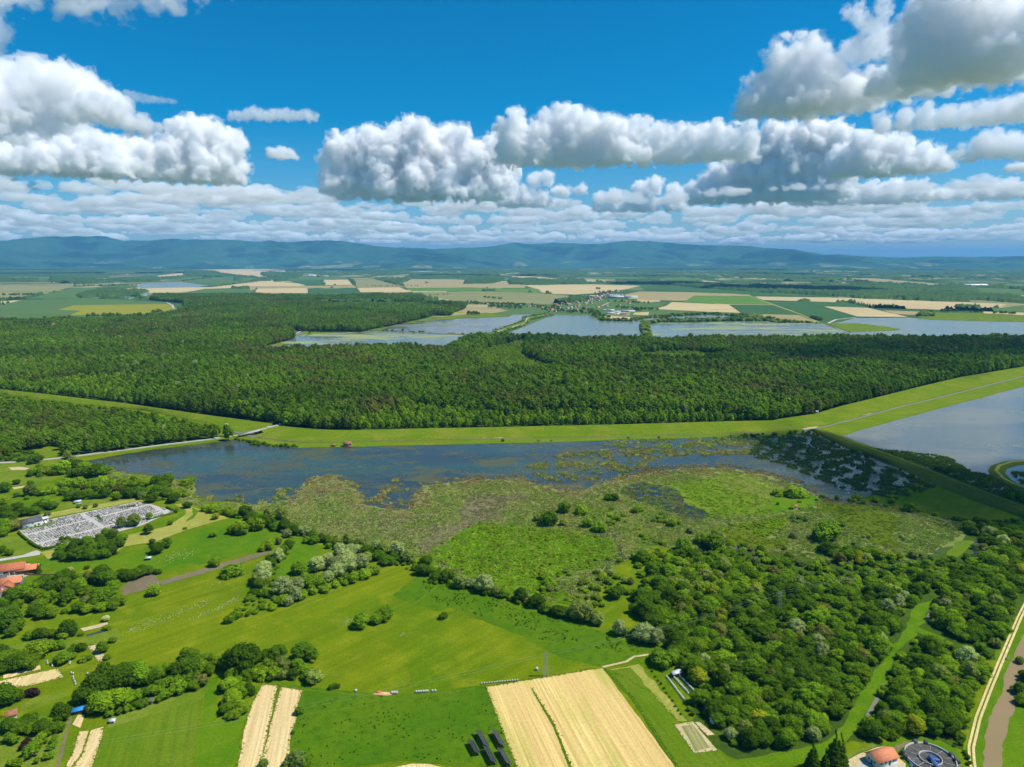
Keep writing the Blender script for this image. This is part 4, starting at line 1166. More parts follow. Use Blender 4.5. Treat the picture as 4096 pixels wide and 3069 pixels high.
path('bank', KK(('R6', (1870, 712), (1920, 705), (2030, 710))), 5, 0.5, M['beige_stone'])
path('bank', KK(('R7', (520, 690), (560, 686), (620, 690))), 6, 0.5, M['beige_stone'])

# shaded dike between the marsh and the right pond
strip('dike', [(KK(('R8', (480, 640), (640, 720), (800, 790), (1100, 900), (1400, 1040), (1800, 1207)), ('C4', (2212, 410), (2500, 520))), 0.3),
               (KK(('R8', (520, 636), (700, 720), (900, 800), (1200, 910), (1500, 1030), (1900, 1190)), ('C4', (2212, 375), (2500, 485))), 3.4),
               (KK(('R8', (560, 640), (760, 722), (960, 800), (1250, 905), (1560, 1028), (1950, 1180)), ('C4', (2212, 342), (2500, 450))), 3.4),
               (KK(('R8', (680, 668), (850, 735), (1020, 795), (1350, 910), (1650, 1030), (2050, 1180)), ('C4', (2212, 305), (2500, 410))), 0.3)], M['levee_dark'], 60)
path('track', KK(('R8', (545, 640), (735, 722), (930, 800), (1225, 908), (1530, 1029), (1925, 1185)), ('C4', (2212, 358), (2500, 466))), 2.2, 3.5, M['levee'])
# ring dike in the right pond
ringd = KK(('R8', (2300, 898), (2212, 906), (2100, 916), (2010, 945), (1988, 985), (2050, 1050), (2130, 1090), (2212, 1120), (2350, 1190)))
ra, rb_ = ribbon([G(*q_)[:2] for q_ in ringd], 15, .4)
rc, rd = ribbon([G(*q_)[:2] for q_ in ringd], 5, 2.0)
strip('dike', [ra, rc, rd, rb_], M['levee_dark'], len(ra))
path('track', ringd, 3.2, 2.05, M['mown'])

# road and its embankment
rp = KK(('R5', (-40, 908), (80, 905), (330, 885), (560, 862), (750, 835), (1000, 805), (1300, 765), (1640, 725), (1880, 690)))
W = np.array([G(*q_, 1.0)[:2] for q_ in rp])
ra, rb_ = ribbon(W, 13, .15); rc, rd = ribbon(W, 7.5, 1.0)
strip('verge', [ra, rc, rd, rb_], M['levee'], len(ra))
ra, rb_ = ribbon(W, 6.0, 1.08)
strip('road', [ra, rb_], M['asphalt'], len(ra))
br0 = np.array(G(*K('R5', (1925, 682))[0], 2.4)); br1 = np.array(G(*K('R5', (2085, 643))[0], 5.0))
r0 = np.array(G(*K('R5', (1880, 690))[0], 1.05))
rl = np.array([r0, br0]); 
def ribbon3(W3, w):
    W3 = np.asarray(W3, float); t = np.gradient(W3[:, :2], axis=0); t /= np.linalg.norm(t, axis=1)[:, None]
    nr = np.stack([-t[:, 1], t[:, 0], 0 * t[:, 0]], 1)
    return W3 + nr * w / 2, W3 - nr * w / 2
a, b = ribbon3([r0 + [-6, -2, 0], r0, br0], 6.0); strip('road', [a, b], M['asphalt'], 12)
a2, b2 = ribbon3([r0 + [-6, -2, 0], r0, br0], 14.0); a2[:, 2] = .2; b2[:, 2] = .2; a[:, 2] -= .06; b[:, 2] -= .06
strip('verge', [a2, a, b, b2], M['levee'], 12)
up = [br1, np.array(G(*K('R5', (2190, 615))[0], 5.2)), np.array(G(*K('R6', (215, 608))[0], 5.2)), np.array(G(*K('R6', (262, 592))[0], 5.0))]
a, b = ribbon3(up, 6.0); strip('road', [a, b], M['asphalt'], 16)
a2, b2 = ribbon3(up, 22.0); a2[:, 2] = .3; b2[:, 2] = .3; a[:, 2] -= .06; b[:, 2] -= .06
strip('verge', [a2, a, b, b2], M['levee'], 16)
path('track', KK(('R6', (228, 622), (240, 650), (300, 690), (400, 712))), 3, 0.55, M['mown'])
path('canal', KK(('R5', (1840, 650), (1900, 662), (1990, 690), (2060, 705))), 7, 0.5, M['canal'])

# ------------------------------------------------------------------ lake, right pond, marsh ground
lake_px = KK(('R5', (690, 895), (900, 855), (1200, 806), (1600, 757), (1880, 720), (1960, 738), (2180, 778)), ('R6', (200, 775), (380, 788), (700, 784), (1300, 769), (2212, 750)), ('R7', (600, 740), (1000, 722), (1500, 712), (2150, 692)), ('R8', (300, 680), (500, 655), (900, 800), (1400, 1030)),
             ('C4', (1400, 160), (1000, 260), (500, 600), (0, 700)), ('C3', (1300, 520), (500, 640)), ('C2', (2100, 760), (1400, 640), (900, 590), (600, 400), (300, 345), (0, 338)), ('C1', (1850, 338), (1740, 292), (1712, 240), (1732, 180), (1530, 138), (1250, 104), (1080, 95), (960, 50), (860, 20)))
sheet('lake', lake_px, 0.20, M['lake'], 1.0, 15)
rpond = KK(('R8', (748, 692), (900, 645), (1100, 590), (1600, 455), (2000, 350), (2212, 295), (2800, 170)), ('C4', (3000, 400), (2500, 420), (2212, 330), (1800, 215)), ('R8', (1500, 990), (1050, 800)))
sheet('pond', rpond, 0.21, M['pond'], 1.0, 20)
# marsh islands above the water
def marsh(px, mat, z, rough=3.0): return sheet('marsh', px, z, M[mat], rough, 5)
SOUTH = KK(('C1', (960, 60), (1250, 115), (1530, 150), (1725, 185), (1705, 240), (1735, 300), (1850, 345), (2212, 356)), ('C2', (300, 350), (500, 342), (700, 318), (850, 290), (880, 220), (930, 160), (1080, 112), (1235, 118), (1245, 165), (1390, 208), (1465, 262), (1440, 330), (1600, 368), (1800, 385), (1905, 320), (1945, 240), (1970, 165), (2212, 140)),
           ('C3', (200, 112), (400, 95), (700, 92), (880, 140), (1000, 175), (1150, 180), (1300, 130), (1480, 90), (1650, 30), (2000, 10)), ('C4', (0, 10), (300, 60), (560, 130), (650, 200), (720, 260), (1150, 300), (1380, 340), (1700, 400), (1950, 430), (1900, 470)),
           ('C4', (1700, 560), (1560, 660), (1300, 720), (800, 720), (0, 620)), ('C3', (1700, 620), (1400, 760), (1200, 1050), (700, 1000), (0, 740)), ('C2', (2000, 850), (1500, 740), (1000, 640), (850, 560), (600, 430), (300, 430)), ('C1', (2000, 470), (1600, 340), (1300, 330), (1000, 150), (900, 90)))
marsh([(a, b + (16 if i_ < 47 else 0)) for i_, (a, b) in enumerate(SOUTH)], 'marsh_reed', 0.26, 3.0)
Z3 = KK(('C3', (400, 440), (900, 490), (1350, 560), (1410, 660), (1250, 780), (900, 850), (1200, 1050), (700, 1000), (200, 800), (0, 690), (250, 520)))
marsh(Z3, 'meadow_green', 0.34)
Z4 = [KK(('C3', (330, 240), (760, 225), (800, 260), (570, 310), (560, 430), (420, 440), (330, 600), (0, 650), (-60, 600), (230, 420))), KK(('C3', (1390, 215), (1600, 135), (1850, 200), (2130, 380), (2040, 430), (1900, 420), (1700, 330)))]
marsh(Z4[0], 'marsh_mud', 0.31)
marsh(Z4[1], 'marsh_water', 0.33)
Z5 = [KK(('C3', (1830, 150), (2150, 110)), ('C4', (0, 60), (200, 100), (380, 150), (420, 300), (340, 385), (0, 410)), ('C3', (1900, 300))), KK(('C4', (0, 470), (200, 500), (350, 570), (480, 520), (460, 640), (300, 650), (100, 610), (0, 560))), KK(('C4', (720, 290), (1200, 330), (1300, 420), (1240, 560), (1400, 650), (1100, 600), (920, 480), (690, 350)))]
marsh(Z5[0], 'marsh_green', 0.36); marsh(Z5[1], 'marsh_olive', 0.37); marsh(Z5[2], 'marsh_olive', 0.36)
Z6 = KK(('C4', (25, 460), (180, 448), (440, 400), (470, 470), (370, 530), (300, 555), (180, 500)))
Z5b = KK(('C4', (370, 230), (600, 220), (740, 280), (600, 340), (420, 370), (340, 390)))
marsh(Z5b, 'meadow_green', 0.40, 1.5); marsh(Z6, 'meadow_green', 0.41, 1.5)
Z9 = KK(('C3', (1000, 350), (1350, 320), (1700, 500), (1860, 580), (1700, 640), (1500, 600), (1380, 480), (1150, 420)))
marsh(Z9, 'marsh_green', 0.38)
marsh(KK(('C3', (1420, 260), (1700, 330), (1900, 440), (2212, 480), (2212, 520), (1880, 470), (1600, 380))), 'meadow_green', 0.40, 1.5)
path('stream', KK(('C3', (1390, 530), (1420, 590), (1440, 640), (1455, 700))), 3.5, 0.45, M['marsh_water'])
sheet('pool', KK(('C3', (1660, 570), (1700, 540), (1715, 560), (1680, 580))), 0.45, M['marsh_water'], .5, 3)
sheet('pool', KK(('C3', (1790, 665), (1850, 670), (1840, 690), (1800, 685))), 0.45, M['marsh_water'], .5, 3)
path('stream', KK(('C4', (725, 285), (780, 277), (900, 292), (1050, 308), (1200, 325))), 5, 0.45, M['marsh_water'])
sheet('pool', KK(('C2', (650, 440), (700, 420), (770, 450), (790, 470), (700, 465))), 0.45, M['lake'], .5, 4)
sheet('pool', KK(('C2', (880, 545), (930, 520), (950, 540), (900, 560))), 0.45, M['lake'], .5, 4)
sheet('pool', KK(('C4', (1540, 640), (1590, 655), (1600, 668), (1560, 665))), 0.45, M['marsh_water'], .5, 4)

# scattered weed beds on the lake
# ------------------------------------------------------------------ reeds
r = np.random.default_rng(202)
marshW = Gn(SOUTH, 0)
P = scatter(marshW, 2.55, r)
pp = np.array(project(P[:, 0], P[:, 1], .3)).T
zz = fbm2(P, 1 / 45, 71, 4); z2 = fbm2(P, 1 / 14, 72, 3); z3 = fbm2(P, 1 / 120, 73, 3)
TAN, GRN, GRY, BRG, OLV = (0.43, 0.335, 0.17), (0.285, 0.38, 0.07), (0.46, 0.48, 0.15), (0.28, 0.45, 0.015), (0.16, 0.25, 0.010)
mixk = np.clip((zz + .8 * z3 + .3 * r.standard_normal(len(P))) * .6 + .5, 0, 1)[:, None]
c = np.array(GRN) * mixk + np.array(GRY) * (1 - mixk)
brp = np.clip(z3 + .35 * r.standard_normal(len(P)) - .35, 0, .8)[:, None]
c = c * (1 - brp) + np.array((0.34, .275, .165)) * brp
jp = pp + np.stack([zz, z2], 1) * 22
edge = np.zeros(len(P))
sp = np.array(SOUTH)
for a, b in zip(sp[:46], sp[1:46]):
    d = b - a; t = np.clip(((pp - a) @ d) / (d @ d), 0, 1)
    dist = np.linalg.norm((pp - a - t[:, None] * d) * [1, 1.6], axis=1)
    edge = np.maximum(edge, 1 - dist / 95)
tan = (edge + .25 * z2 + .2 * r.standard_normal(len(P)) > .42) & (pp[:, 0] > 1150)
c[tan] = TAN
h = np.full(len(P), .46)
inz3 = inpoly(jp, Z3)
mud = inpoly(jp, Z4[0]); wat = inpoly(jp, Z4[1])
grn = inpoly(jp, Z5[0]); olv = inpoly(jp, Z5[1]) | inpoly(jp, Z5[2])
c[wat] = tints(wat.sum(), [(0.26, .30, .08), (0.32, .29, .14), (0.22, .33, .04)], r)
c[mud] = tints(mud.sum(), [(0.36, .31, .17), (0.28, .31, .11), (0.44, .36, .20)], r)
c[grn] = tints(grn.sum(), [BRG, (0.21, .34, .012), (0.25, .37, .03)], r)
sand = inpoly(jp, KK(('C4', (0, 90), (250, 100), (380, 160), (320, 290), (230, 300), (180, 200)), ('C3', (2000, 100))))
c[sand] = tints(sand.sum(), [(0.60, .54, .20), (0.45, .47, .13)], r)
c[olv] = OLV
h[mud] = .3; h[grn] = .32; h[olv] = .24; h[inz3] = .3
c[inz3] = tints(inz3.sum(), [BRG, (0.25, .40, .015), (0.38, .44, .06)], r)
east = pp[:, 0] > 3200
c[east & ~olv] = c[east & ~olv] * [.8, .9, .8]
gap = (z2 + .5 * zz) > np.where(mud, .55, np.where(tan, .62, 1.15))
gap |= wat & (z2 > .12)
gap |= (edge > .62) & (z2 + .8 * zz + .5 * r.standard_normal(len(P)) > 1.2 - 1.6 * edge)
gap |= (olv | grn) & (r.uniform(size=len(P)) < .45)
gap |= inpoly(jp, Z6) | inpoly(jp, Z5b)
k = ~gap
s = r.uniform(.75, 1.3, len(P)) 
c = c * r.uniform(.82, 1.06, (len(P), 1)) * np.clip(1 + .16 * z3, .75, 1.3)[:, None]
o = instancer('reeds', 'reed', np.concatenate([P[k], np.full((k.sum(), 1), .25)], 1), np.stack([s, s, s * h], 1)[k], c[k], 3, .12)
tag(o, 'reed beds and sedges of the marsh south of the lake', 'reeds', None, 'stuff')
print('reeds', k.sum())

# reed clumps standing in the open water, east end and along the reed edge
r = np.random.default_rng(203)
def water_reeds(poly_px, step, thr, cols, seed, hs=(.6, 1.1), zf=1 / 28):
    P = scatter(Gn(poly_px, 0), step, r)
    f = fbm2(P, zf, seed, 3) + .5 * fbm2(P, zf * 3, seed + 1, 2)
    k = f > thr
    P = P[k]
    return P, tints(len(P), cols, r), r.uniform(*hs, len(P))
sets = [
 (KK(('R7', (180, 960), (420, 860), (600, 820), (1000, 800), (1300, 780), (1700, 720), (2150, 690)), ('R8', (100, 690), (0, 850)), ('R7', (2000, 840), (1300, 860), (1000, 1040), (400, 1060))), 2.5, .25, [TAN, TAN, GRY, GRN], 301),
 (KK(('R7', (760, 740), (1200, 725), (2150, 692)), ('R8', (60, 690), (300, 690), (300, 800), (0, 760)), ('R7', (1500, 800), (900, 790))), 2.5, .30, [GRN, GRY], 311),
 (KK(('R8', (60, 700), (300, 690), (480, 665), (660, 750), (900, 860), (1350, 1040), (1500, 1100), (1200, 1207), (700, 1100), (250, 920), (0, 860))), 2.6, .02, [(0.14, .20, .05), (0.11, .17, .04)], 321),
 (KK(('R8', (1000, 790), (1100, 810), (1200, 815), (1500, 845), (1640, 880), (1660, 905), (1800, 985), (1950, 1015), (2212, 1165), (2300, 1260), (2000, 1190), (1400, 940))), 2.6, -.75, [(0.12, .19, .035), (0.10, .16, .03)], 331),
 (KK(('R8', (2100, 985), (2300, 980), (2300, 1110), (2180, 1070))), 2.8, -.4, [(0.12, .19, .035)], 341),
 (KK(('C2', (1450, 350), (1560, 300), (1720, 150), (1880, 140), (1960, 200), (1920, 330), (1800, 390))), 2.4, .35, [TAN, GRY], 351),
 (KK(('C2', (0, 300), (500, 290), (850, 210), (900, 260), (700, 330), (0, 345))), 2.4, .30, [TAN, GRY, GRN], 361),
 (KK(('R5', (690, 895), (900, 855), (1200, 806), (1600, 757), (1880, 722), (1840, 750), (1500, 830), (1100, 900), (900, 930))), 2.6, -.2, [(0.17, .14, .06), (0.14, .14, .05)], 371, (.15, .4)),
 (KK(('R6', (330, 1207), (480, 1030), (720, 1000), (760, 1030), (920, 1110), (700, 1130))), 2.4, .1, [TAN, GRY], 381),
]
PP, CC, SS = [], [], []
for st in sets:
    P, cc, ss = water_reeds(*st)
    PP.append(P); CC.append(cc); SS.append(ss)
P = np.concatenate(PP); c = np.concatenate(CC); s = np.concatenate(SS)
o = instancer('reed_clumps', 'reed', np.concatenate([P, np.full((len(P), 1), .15)], 1), np.stack([s * 1.05, s * 1.05, s], 1), c, 4, .12)
tag(o, 'clumps of reeds standing in the shallow water of the lake', 'reeds', None, 'stuff')
print('clumps', len(P))

# low bushes of the marsh meadow
r = np.random.default_rng(204)
def bushes(poly_px, step, thr, cols, seed, lo, hi, flat_=.6, zf=1 / 40):
    P = scatter(Gn(poly_px, 0), step, r)
    f = fbm2(P, zf, seed, 4) + .35 * r.standard_normal(len(P))
    P = P[f > thr]
    s = r.uniform(lo, hi, len(P))
    return P, tints(len(P), cols, r, None, .2), np.stack([s, s, s * flat_ * r.uniform(.8, 1.3, len(P))], 1)
bs = [bushes(Z3, 3.6, .0, [C_LIME, C_LIME, (0.19, .27, .014)], 401, .18, .48),
      bushes(Z6, 2.6, -9, [(0.26, .37, .02), C_LIME], 402, .3, .55, .55),
      bushes(Z5b, 8, .3, [C_LIME], 403, .4, .9, .7),
      bushes(Z9, 9, .4, [C_BRIGHT, C_MID], 404, .4, 1.0, .7),
      bushes(KK(('C4', (380, 230), (600, 215), (620, 250), (560, 275), (380, 250))), 5, -.3, [C_LIME], 405, .8, 1.3, .8),
      bushes(KK(('C3', (1420, 290), (1700, 400), (2212, 540), (2212, 600), (1800, 480), (1450, 360))), 7, .1, [C_BRIGHT, C_MID, (0.19, .24, .06)], 406, .5, 1.2, .8),
      bushes(KK(('C3', (800, 840), (1400, 680), (1600, 650), (1650, 800), (1450, 900), (1300, 1100), (850, 960))), 6, .2, [C_LIME, C_BRIGHT, (0.19, .24, .04)], 407, .4, 1.0, .8),
      bushes(KK(('C4', (660, 250), (1200, 320), (1400, 350), (1700, 410), (1750, 450), (1500, 380), (1100, 320), (700, 290))), 7, .1, [C_BRIGHT, C_MID], 408, .6, 1.4, .8),
      bushes(KK(('R8', (1000, 790), (1400, 930), (2000, 1160), (2212, 1260), (2212, 1200), (1700, 1010), (1250, 870))), 7, .3, [C_DARK, C_MID], 409, .7, 1.5, .9),
      bushes(KK(('C4', (500, 380), (900, 480), (1100, 600), (900, 640), (500, 560))), 8, .3, [(0.22, .25, .08), C_MID], 410, .5, 1.2, .8),
      bushes(KK(('R8', (430, 640), (700, 760), (1100, 915), (1400, 1050), (1350, 1060), (1000, 900), (560, 720))), 6, .1, [C_DARK, C_MID], 411, .4, .9, .9),
      bushes(KK(('R8', (0, 690), (130, 680), (440, 650), (450, 665), (250, 690), (0, 705)), ('R7', (1900, 695))), 6, .0, [C_DARK, C_MID], 412, .4, .9, .9)]
P = np.concatenate([b[0] for b in bs]); c = np.concatenate([b[1] for b in bs]); s = np.concatenate([b[2] for b in bs])
o = instancer('marsh_scrub', 'shrub', np.concatenate([P, np.full((len(P), 1), .25)], 1), s, c, 5)
tag(o, 'low bright green scrub growing through the marsh meadow', 'scrub', None, 'stuff')
print('scrub', len(P))

# ------------------------------------------------------------------ near fields
NEAR_N = [0]
def near(name, px, mat, z, rough=.5, seg=4):
    NEAR_N[0] += 1          # every sheet on a plane of its own
    return sheet(name, px, z + .0003 * NEAR_N[0], M[mat], rough, seg)
near('meadow_strip', KK(('C2', (1950, 980), (2212, 1020)), ('C3', (40, 870), (500, 990), (900, 1130), (1150, 1198)), ('C7', (1100, 180), (1700, 380), (1400, 470), (1230, 500), (900, 430), (600, 260), (0, 20)), ('C2', (2100, 1320), (1700, 1180))), 'meadow_rough', .10)
near('meadow_strip', KK(('C6', (740, 760), (1300, 800), (1700, 800), (2212, 740)), ('C7', (290, 665), (540, 1320)), ('C6', (1500, 1380), (1000, 1440), (570, 1440), (585, 1160), (630, 950), (690, 765))), 'meadow_rough', .09)
near('field', KK(('C7', (290, 662), (1225, 508), (1830, 1330), (545, 1330))), 'straw', .12, .25)
near('grass_strip', KK(('C7', (652, 675), (662, 672), (850, 980), (985, 1330), (965, 1330), (830, 985))), 'meadow_rough', .17, .2)
near('grass_strip', KK(('C7', (1225, 506), (1245, 505), (1470, 740), (1855, 1330), (1825, 1330), (1450, 745))), 'meadow_rough', .18, .3)
near('field', KK(('C7', (1245, 508), (1290, 527), (1520, 478), (2212, 1240), (2300, 1340), (1860, 1330), (1480, 745))), 'mown_field', .13, .3)
near('field', KK(('C7', (1290, 522), (1518, 478), (1905, 935), (1830, 935), (1640, 720), (1450, 505), (1300, 530))), 'mown', .16, 1.0)
near('field', KK(('C7', (1805, 965), (1955, 940), (2150, 1170), (1965, 1195))), 'bare', .2, .3)
near('vegetable_bed', KK(('C7', (1860, 978), (1950, 962), (2090, 1150), (1972, 1180))), 'seedling', .24, .4)
near('field', KK(('C7', (1970, 945), (2010, 945), (2130, 1045), (2070, 1052))), 'bare', .2, .3)
near('bare_ground', KK(('C7', (2040, 790), (2090, 770), (2140, 860), (2080, 880))), 'bare', .2, .8)
near('field', KK(('C6', (335, 703), (400, 712), (465, 716), (390, 1060), (308, 1445), (112, 1445), (170, 1100), (240, 880))), 'straw_strip', .13, .35)
near('field', KK(('C6', (495, 730), (590, 742), (685, 760), (625, 930), (632, 1000), (582, 1160), (572, 1300), (540, 1445), (322, 1445), (400, 1060))), 'straw_strip', .13, .35)
near('field', KK(('C6', (1480, 1445), (1650, 1408), (1800, 1408), (1960, 1445))), 'straw_strip', .13, .2)
near('field', KK(('C5', (705, 1122), (785, 1116), (715, 1325), (620, 1445), (580, 1445), (660, 1270))), 'straw_strip', .13, .3)
near('field', KK(('C5', (805, 1110), (915, 1080), (900, 1180), (805, 1445), (640, 1445), (728, 1330))), 'straw_strip', .13, .3)
near('field', KK(('C5', (30, 625), (355, 535), (360, 570), (30, 655))), 'straw_strip', .13, .3)
near('field', KK(('C5', (-60, 690), (505, 565), (560, 640), (250, 720), (-60, 735))), 'straw_strip', .14, .4)
near('field', KK(('C5', (710, 210), (950, 155), (955, 185), (740, 235))), 'bare', .13, .2)
near('field', KK(('C5', (780, 370), (860, 350), (950, 480), (870, 505))), 'bare', .13, .2)
near('field', KK(('C5', (640, 1060), (690, 975), (750, 975), (710, 1090))), 'straw_strip', .14, .3)
near('pond', KK(('C5', (760, 265), (960, 208), (978, 225), (775, 282))), 'lake', .14, .2)
near('lawn', KK(('C5', (450, 430), (560, 340), (1000, 215), (1040, 208), (1078, 295), (870, 345), (780, 365), (640, 400))), 'garden', .10, .5)
near('lawn', KK(('C5', (-60, 400), (250, 330), (280, 400), (100, 420), (-60, 430))), 'garden', .10, .5)
near('field', KK(('C5', (920, 1108), (1790, 830), (1690, 1445), (805, 1445), (900, 1180))), 'mown_field', .11, .3)
near('orchard_grass', KK(('C5', (940, 1100), (960, 960), (1250, 790), (1500, 680), (1820, 640), (1800, 825))), 'garden', .10, .5)
near('orchard_grass', KK(('C5', (-60, 1020), (130, 960), (560, 1010), (620, 1000), (590, 1160), (490, 1445), (-60, 1445))), 'garden', .08, .5)
near('garden', KK(('C5', (150, 940), (280, 830), (560, 770), (610, 800), (420, 880), (200, 940))), 'garden', .11, .6)
near('track', KK(('C5', (640, 985), (600, 1130), (525, 1445), (490, 1445), (565, 1180), (610, 1000))), 'soil', .15, .3)
near('field', KK(('C1', (1080, 1100), (1200, 1020), (1350, 965), (1425, 1080), (1300, 1120), (1090, 1180))), 'soil', .13, .4)
near('field', KK(('C1', (1405, 1052), (2212, 818)), ('C2', (620, 782), (625, 800)), ('C1', (2212, 862), (1430, 1088))), 'soil', .12, .4)
near('mown_strip', KK(('C1', (1540, 372), (1620, 363), (1780, 420), (1890, 462), (2065, 480), (1640, 600), (1380, 700), (1100, 745), (1010, 808), (870, 858), (600, 882), (440, 862), (360, 795), (490, 770), (1000, 700), (1130, 640), (1280, 610), (1500, 560), (1630, 470), (1650, 430))), 'mown', .10, .6)
near('grass_ring', KK(('C1', (1550, 385), (1620, 400), (1640, 460), (1560, 510), (1350, 570), (1140, 640), (1130, 620), (1340, 555), (1540, 495), (1600, 450))), 'meadow_green', .14, .5)
near('grass_ring', KK(('C1', (1700, 400), (1760, 430), (1720, 490), (1640, 530), (1660, 500), (1710, 460))), 'meadow_green', .15, .5)
near('mown_strip', KK(('C1', (165, 500), (700, 395), (1210, 318), (1340, 365), (1430, 410), (1300, 352), (1220, 342), (500, 478), (180, 565))), 'mown', .10, .6)
near('lawn', KK(('C1', (0, 660), (170, 640), (350, 770), (340, 785), (0, 850))), 'garden', .09, .5)
near('lawn', KK(('C1', (480, 380), (1000, 290), (1200, 320), (700, 390), (500, 420))), 'garden', .09, .5)
near('road', KK(('C1', (-60, 862), (200, 820), (320, 778), (362, 790), (350, 818), (200, 840), (-60, 885))), 'gravel', .16, .3)
near('bare_ground', KK(('R5', (70, 945), (170, 940), (240, 952), (200, 965), (90, 965))), 'bare', .13, .5)
near('bare_ground', KK(('R5', (100, 1105), (215, 1090), (225, 1102), (110, 1122))), 'bare', .13, .4)
near('garden', KK(('R5', (-60, 920), (320, 890), (560, 880), (700, 930), (560, 1010), (300, 1060), (-60, 1130))), 'garden', .07, .8)
near('meadow_strip', KK(('R5', (180, 800), (400, 770), (480, 790), (490, 850), (330, 875), (180, 870))), 'levee', .12, .8)
path('track', KK(('C7', (1225, 505), (1420, 460), (1480, 420), (1640, 398))), 1.6, .22, M['bare'])
path('track', KK(('C6', (300, 670), (700, 745), (1300, 800), (1700, 805), (2212, 735)), ('C7', (280, 665))), 3.0, .14, M['meadow_rough'])
path('ditch', KK(('C6', (800, 1430), (1300, 1400), (1600, 1340), (1800, 1325), (1950, 1345), (2212, 1430))), 3.2, .14, M['meadow_rough'])
path('track', KK(('C2', (1500, 1400), (1900, 1250), (2100, 1100))), 1.2, .12, M['mown_field'])
near('meadow_strip', KK(('C1', (380, 860), (900, 860), (1500, 690), (2000, 500)), ('C2', (330, 500), (730, 620), (600, 770)), ('C1', (1900, 880), (1350, 960), (1000, 930), (500, 960), (330, 920))), 'meadow_green', .05, 3)
near('meadow_strip', KK(('C5', (1800, 640), (1920, 640), (1900, 1040), (2212, 950)), ('C6', (160, 1020), (110, 1445)), ('C5', (1690, 1445), (1800, 830))), 'meadow_green', .05, 1)
near('meadow_strip', KK(('C2', (820, 670), (900, 660), (1080, 760), (940, 920), (760, 1000), (650, 1000))), 'meadow_green', .05, 2)
for q_ in (K('C6', (300, 675), (700, 752), (1300, 806), (1700, 811), (2212, 741)), K('C6', (300, 683), (700, 761), (1300, 816), (1700, 822), (2212, 752)), K('C3', (0, 960), (500, 1075), (900, 1190)), K('C7', (0, 75), (500, 165), (1000, 268)), K('C7', (0, 60), (500, 150), (1000, 253)), K('C7', (800, 330), (1000, 275), (1110, 190)), K('C5', (1790, 835), (1740, 1140), (1690, 1440)), K('C6', (640, 985), (1280, 890), (1600, 800)), K('C2', (330, 500), (360, 740), (620, 1000)), K('C6', (1420, 450), (1500, 300), (1600, 150)), K('C1', (1010, 1410), (1500, 1260), (2100, 1090)), K('C1', (1300, 900), (1700, 770), (2150, 620))):
    path('track', q_, .55, .19, M['mown_field'])
# river and its banks
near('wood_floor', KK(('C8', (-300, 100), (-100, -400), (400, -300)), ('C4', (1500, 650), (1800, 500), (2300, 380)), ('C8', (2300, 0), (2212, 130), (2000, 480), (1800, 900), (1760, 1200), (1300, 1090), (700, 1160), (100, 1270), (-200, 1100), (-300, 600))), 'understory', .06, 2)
near('river_bank', KK(('C8', (2260, 60), (2090, 400), (1950, 740), (1830, 1000), (1780, 1200), (1820, 1345), (2300, 1345), (2300, 60))), 'meadow_green', .10, .5)
near('river', KK(('C8', (2300, 230), (2212, 330), (2140, 490), (2080, 620), (2040, 800), (1950, 960), (1917, 1100), (1912, 1345), (2040, 1345), (2050, 1160), (2100, 1000), (2145, 870), (2150, 760), (2205, 660), (2300, 520))), 'river', .18, .6)
path('track', KK(('C8', (2250, 80), (2180, 220), (2060, 500), (1960, 740), (1875, 960), (1822, 1180), (1830, 1300), (1845, 1345))), 2.8, .16, M['straw_strip'])
path('grass_strip', KK(('C8', (2246, 88), (2178, 222), (2060, 500), (1960, 740), (1875, 960), (1822, 1180), (1830, 1300), (1845, 1345))), .7, .20, M['meadow_green'])
near('clearing', KK(('C8', (1350, 290), (1430, 340), (1270, 480), (1180, 740), (1050, 920), (980, 1060), (900, 1140), (760, 1240), (600, 1300), (0, 1360), (-100, 1320), (300, 1240), (720, 1150), (820, 1080), (900, 980), (1000, 780), (1150, 560), (1280, 400))), 'meadow_green', .13, .8)
near('clearing', KK(('C8', (1370, 200), (1420, 130), (1530, 100), (1540, 140), (1480, 200), (1500, 240), (1430, 290), (1640, 380), (1560, 400), (1350, 290))), 'meadow_green', .14, .8)
near('clearing', KK(('C4', (1640, 680), (1720, 570), (1850, 580), (1780, 650), (1720, 700))), 'mown_field', .14, .8)
near('clearing', KK(('C8', (420, 210), (680, 150), (700, 180), (620, 210), (440, 240))), 'meadow_green', .14, .8)
path('stream', KK(('C8', (1180, 720), (1140, 800), (1100, 880), (1030, 1000))), 2.0, .2, M['canal'])
path('stream', KK(('C8', (1540, 160), (1520, 210), (1500, 250))), 3.0, .2, M['canal'])
# ---- the distant cloud deck as one object
PROTO['puff'] = [proto(m_) for m_ in protos_c]
r = np.random.default_rng(77)
n = 400
a_ = r.uniform(-.80, .80, n); d_ = np.exp(r.uniform(math.log(15800), math.log(85000), n))
P = np.stack([np.sin(a_) * d_, np.cos(a_) * d_, CLOUD_BASE + r.normal(0, 60, n) + 100 + np.clip(d_ - 30000, 0, None) * .006], 1)
s = r.uniform(.35, 1.15, n) * np.interp(d_, [16000, 26000, 75000], [.55, .8, 1.5])
o = instancer('clouds', 'puff', P, np.stack([s * 1.6, s * 1.6, s * .85], 1), np.ones((n, 3)), 9)
tag(o, 'layers of small cumulus fading towards the horizon', 'clouds', None, 'stuff')

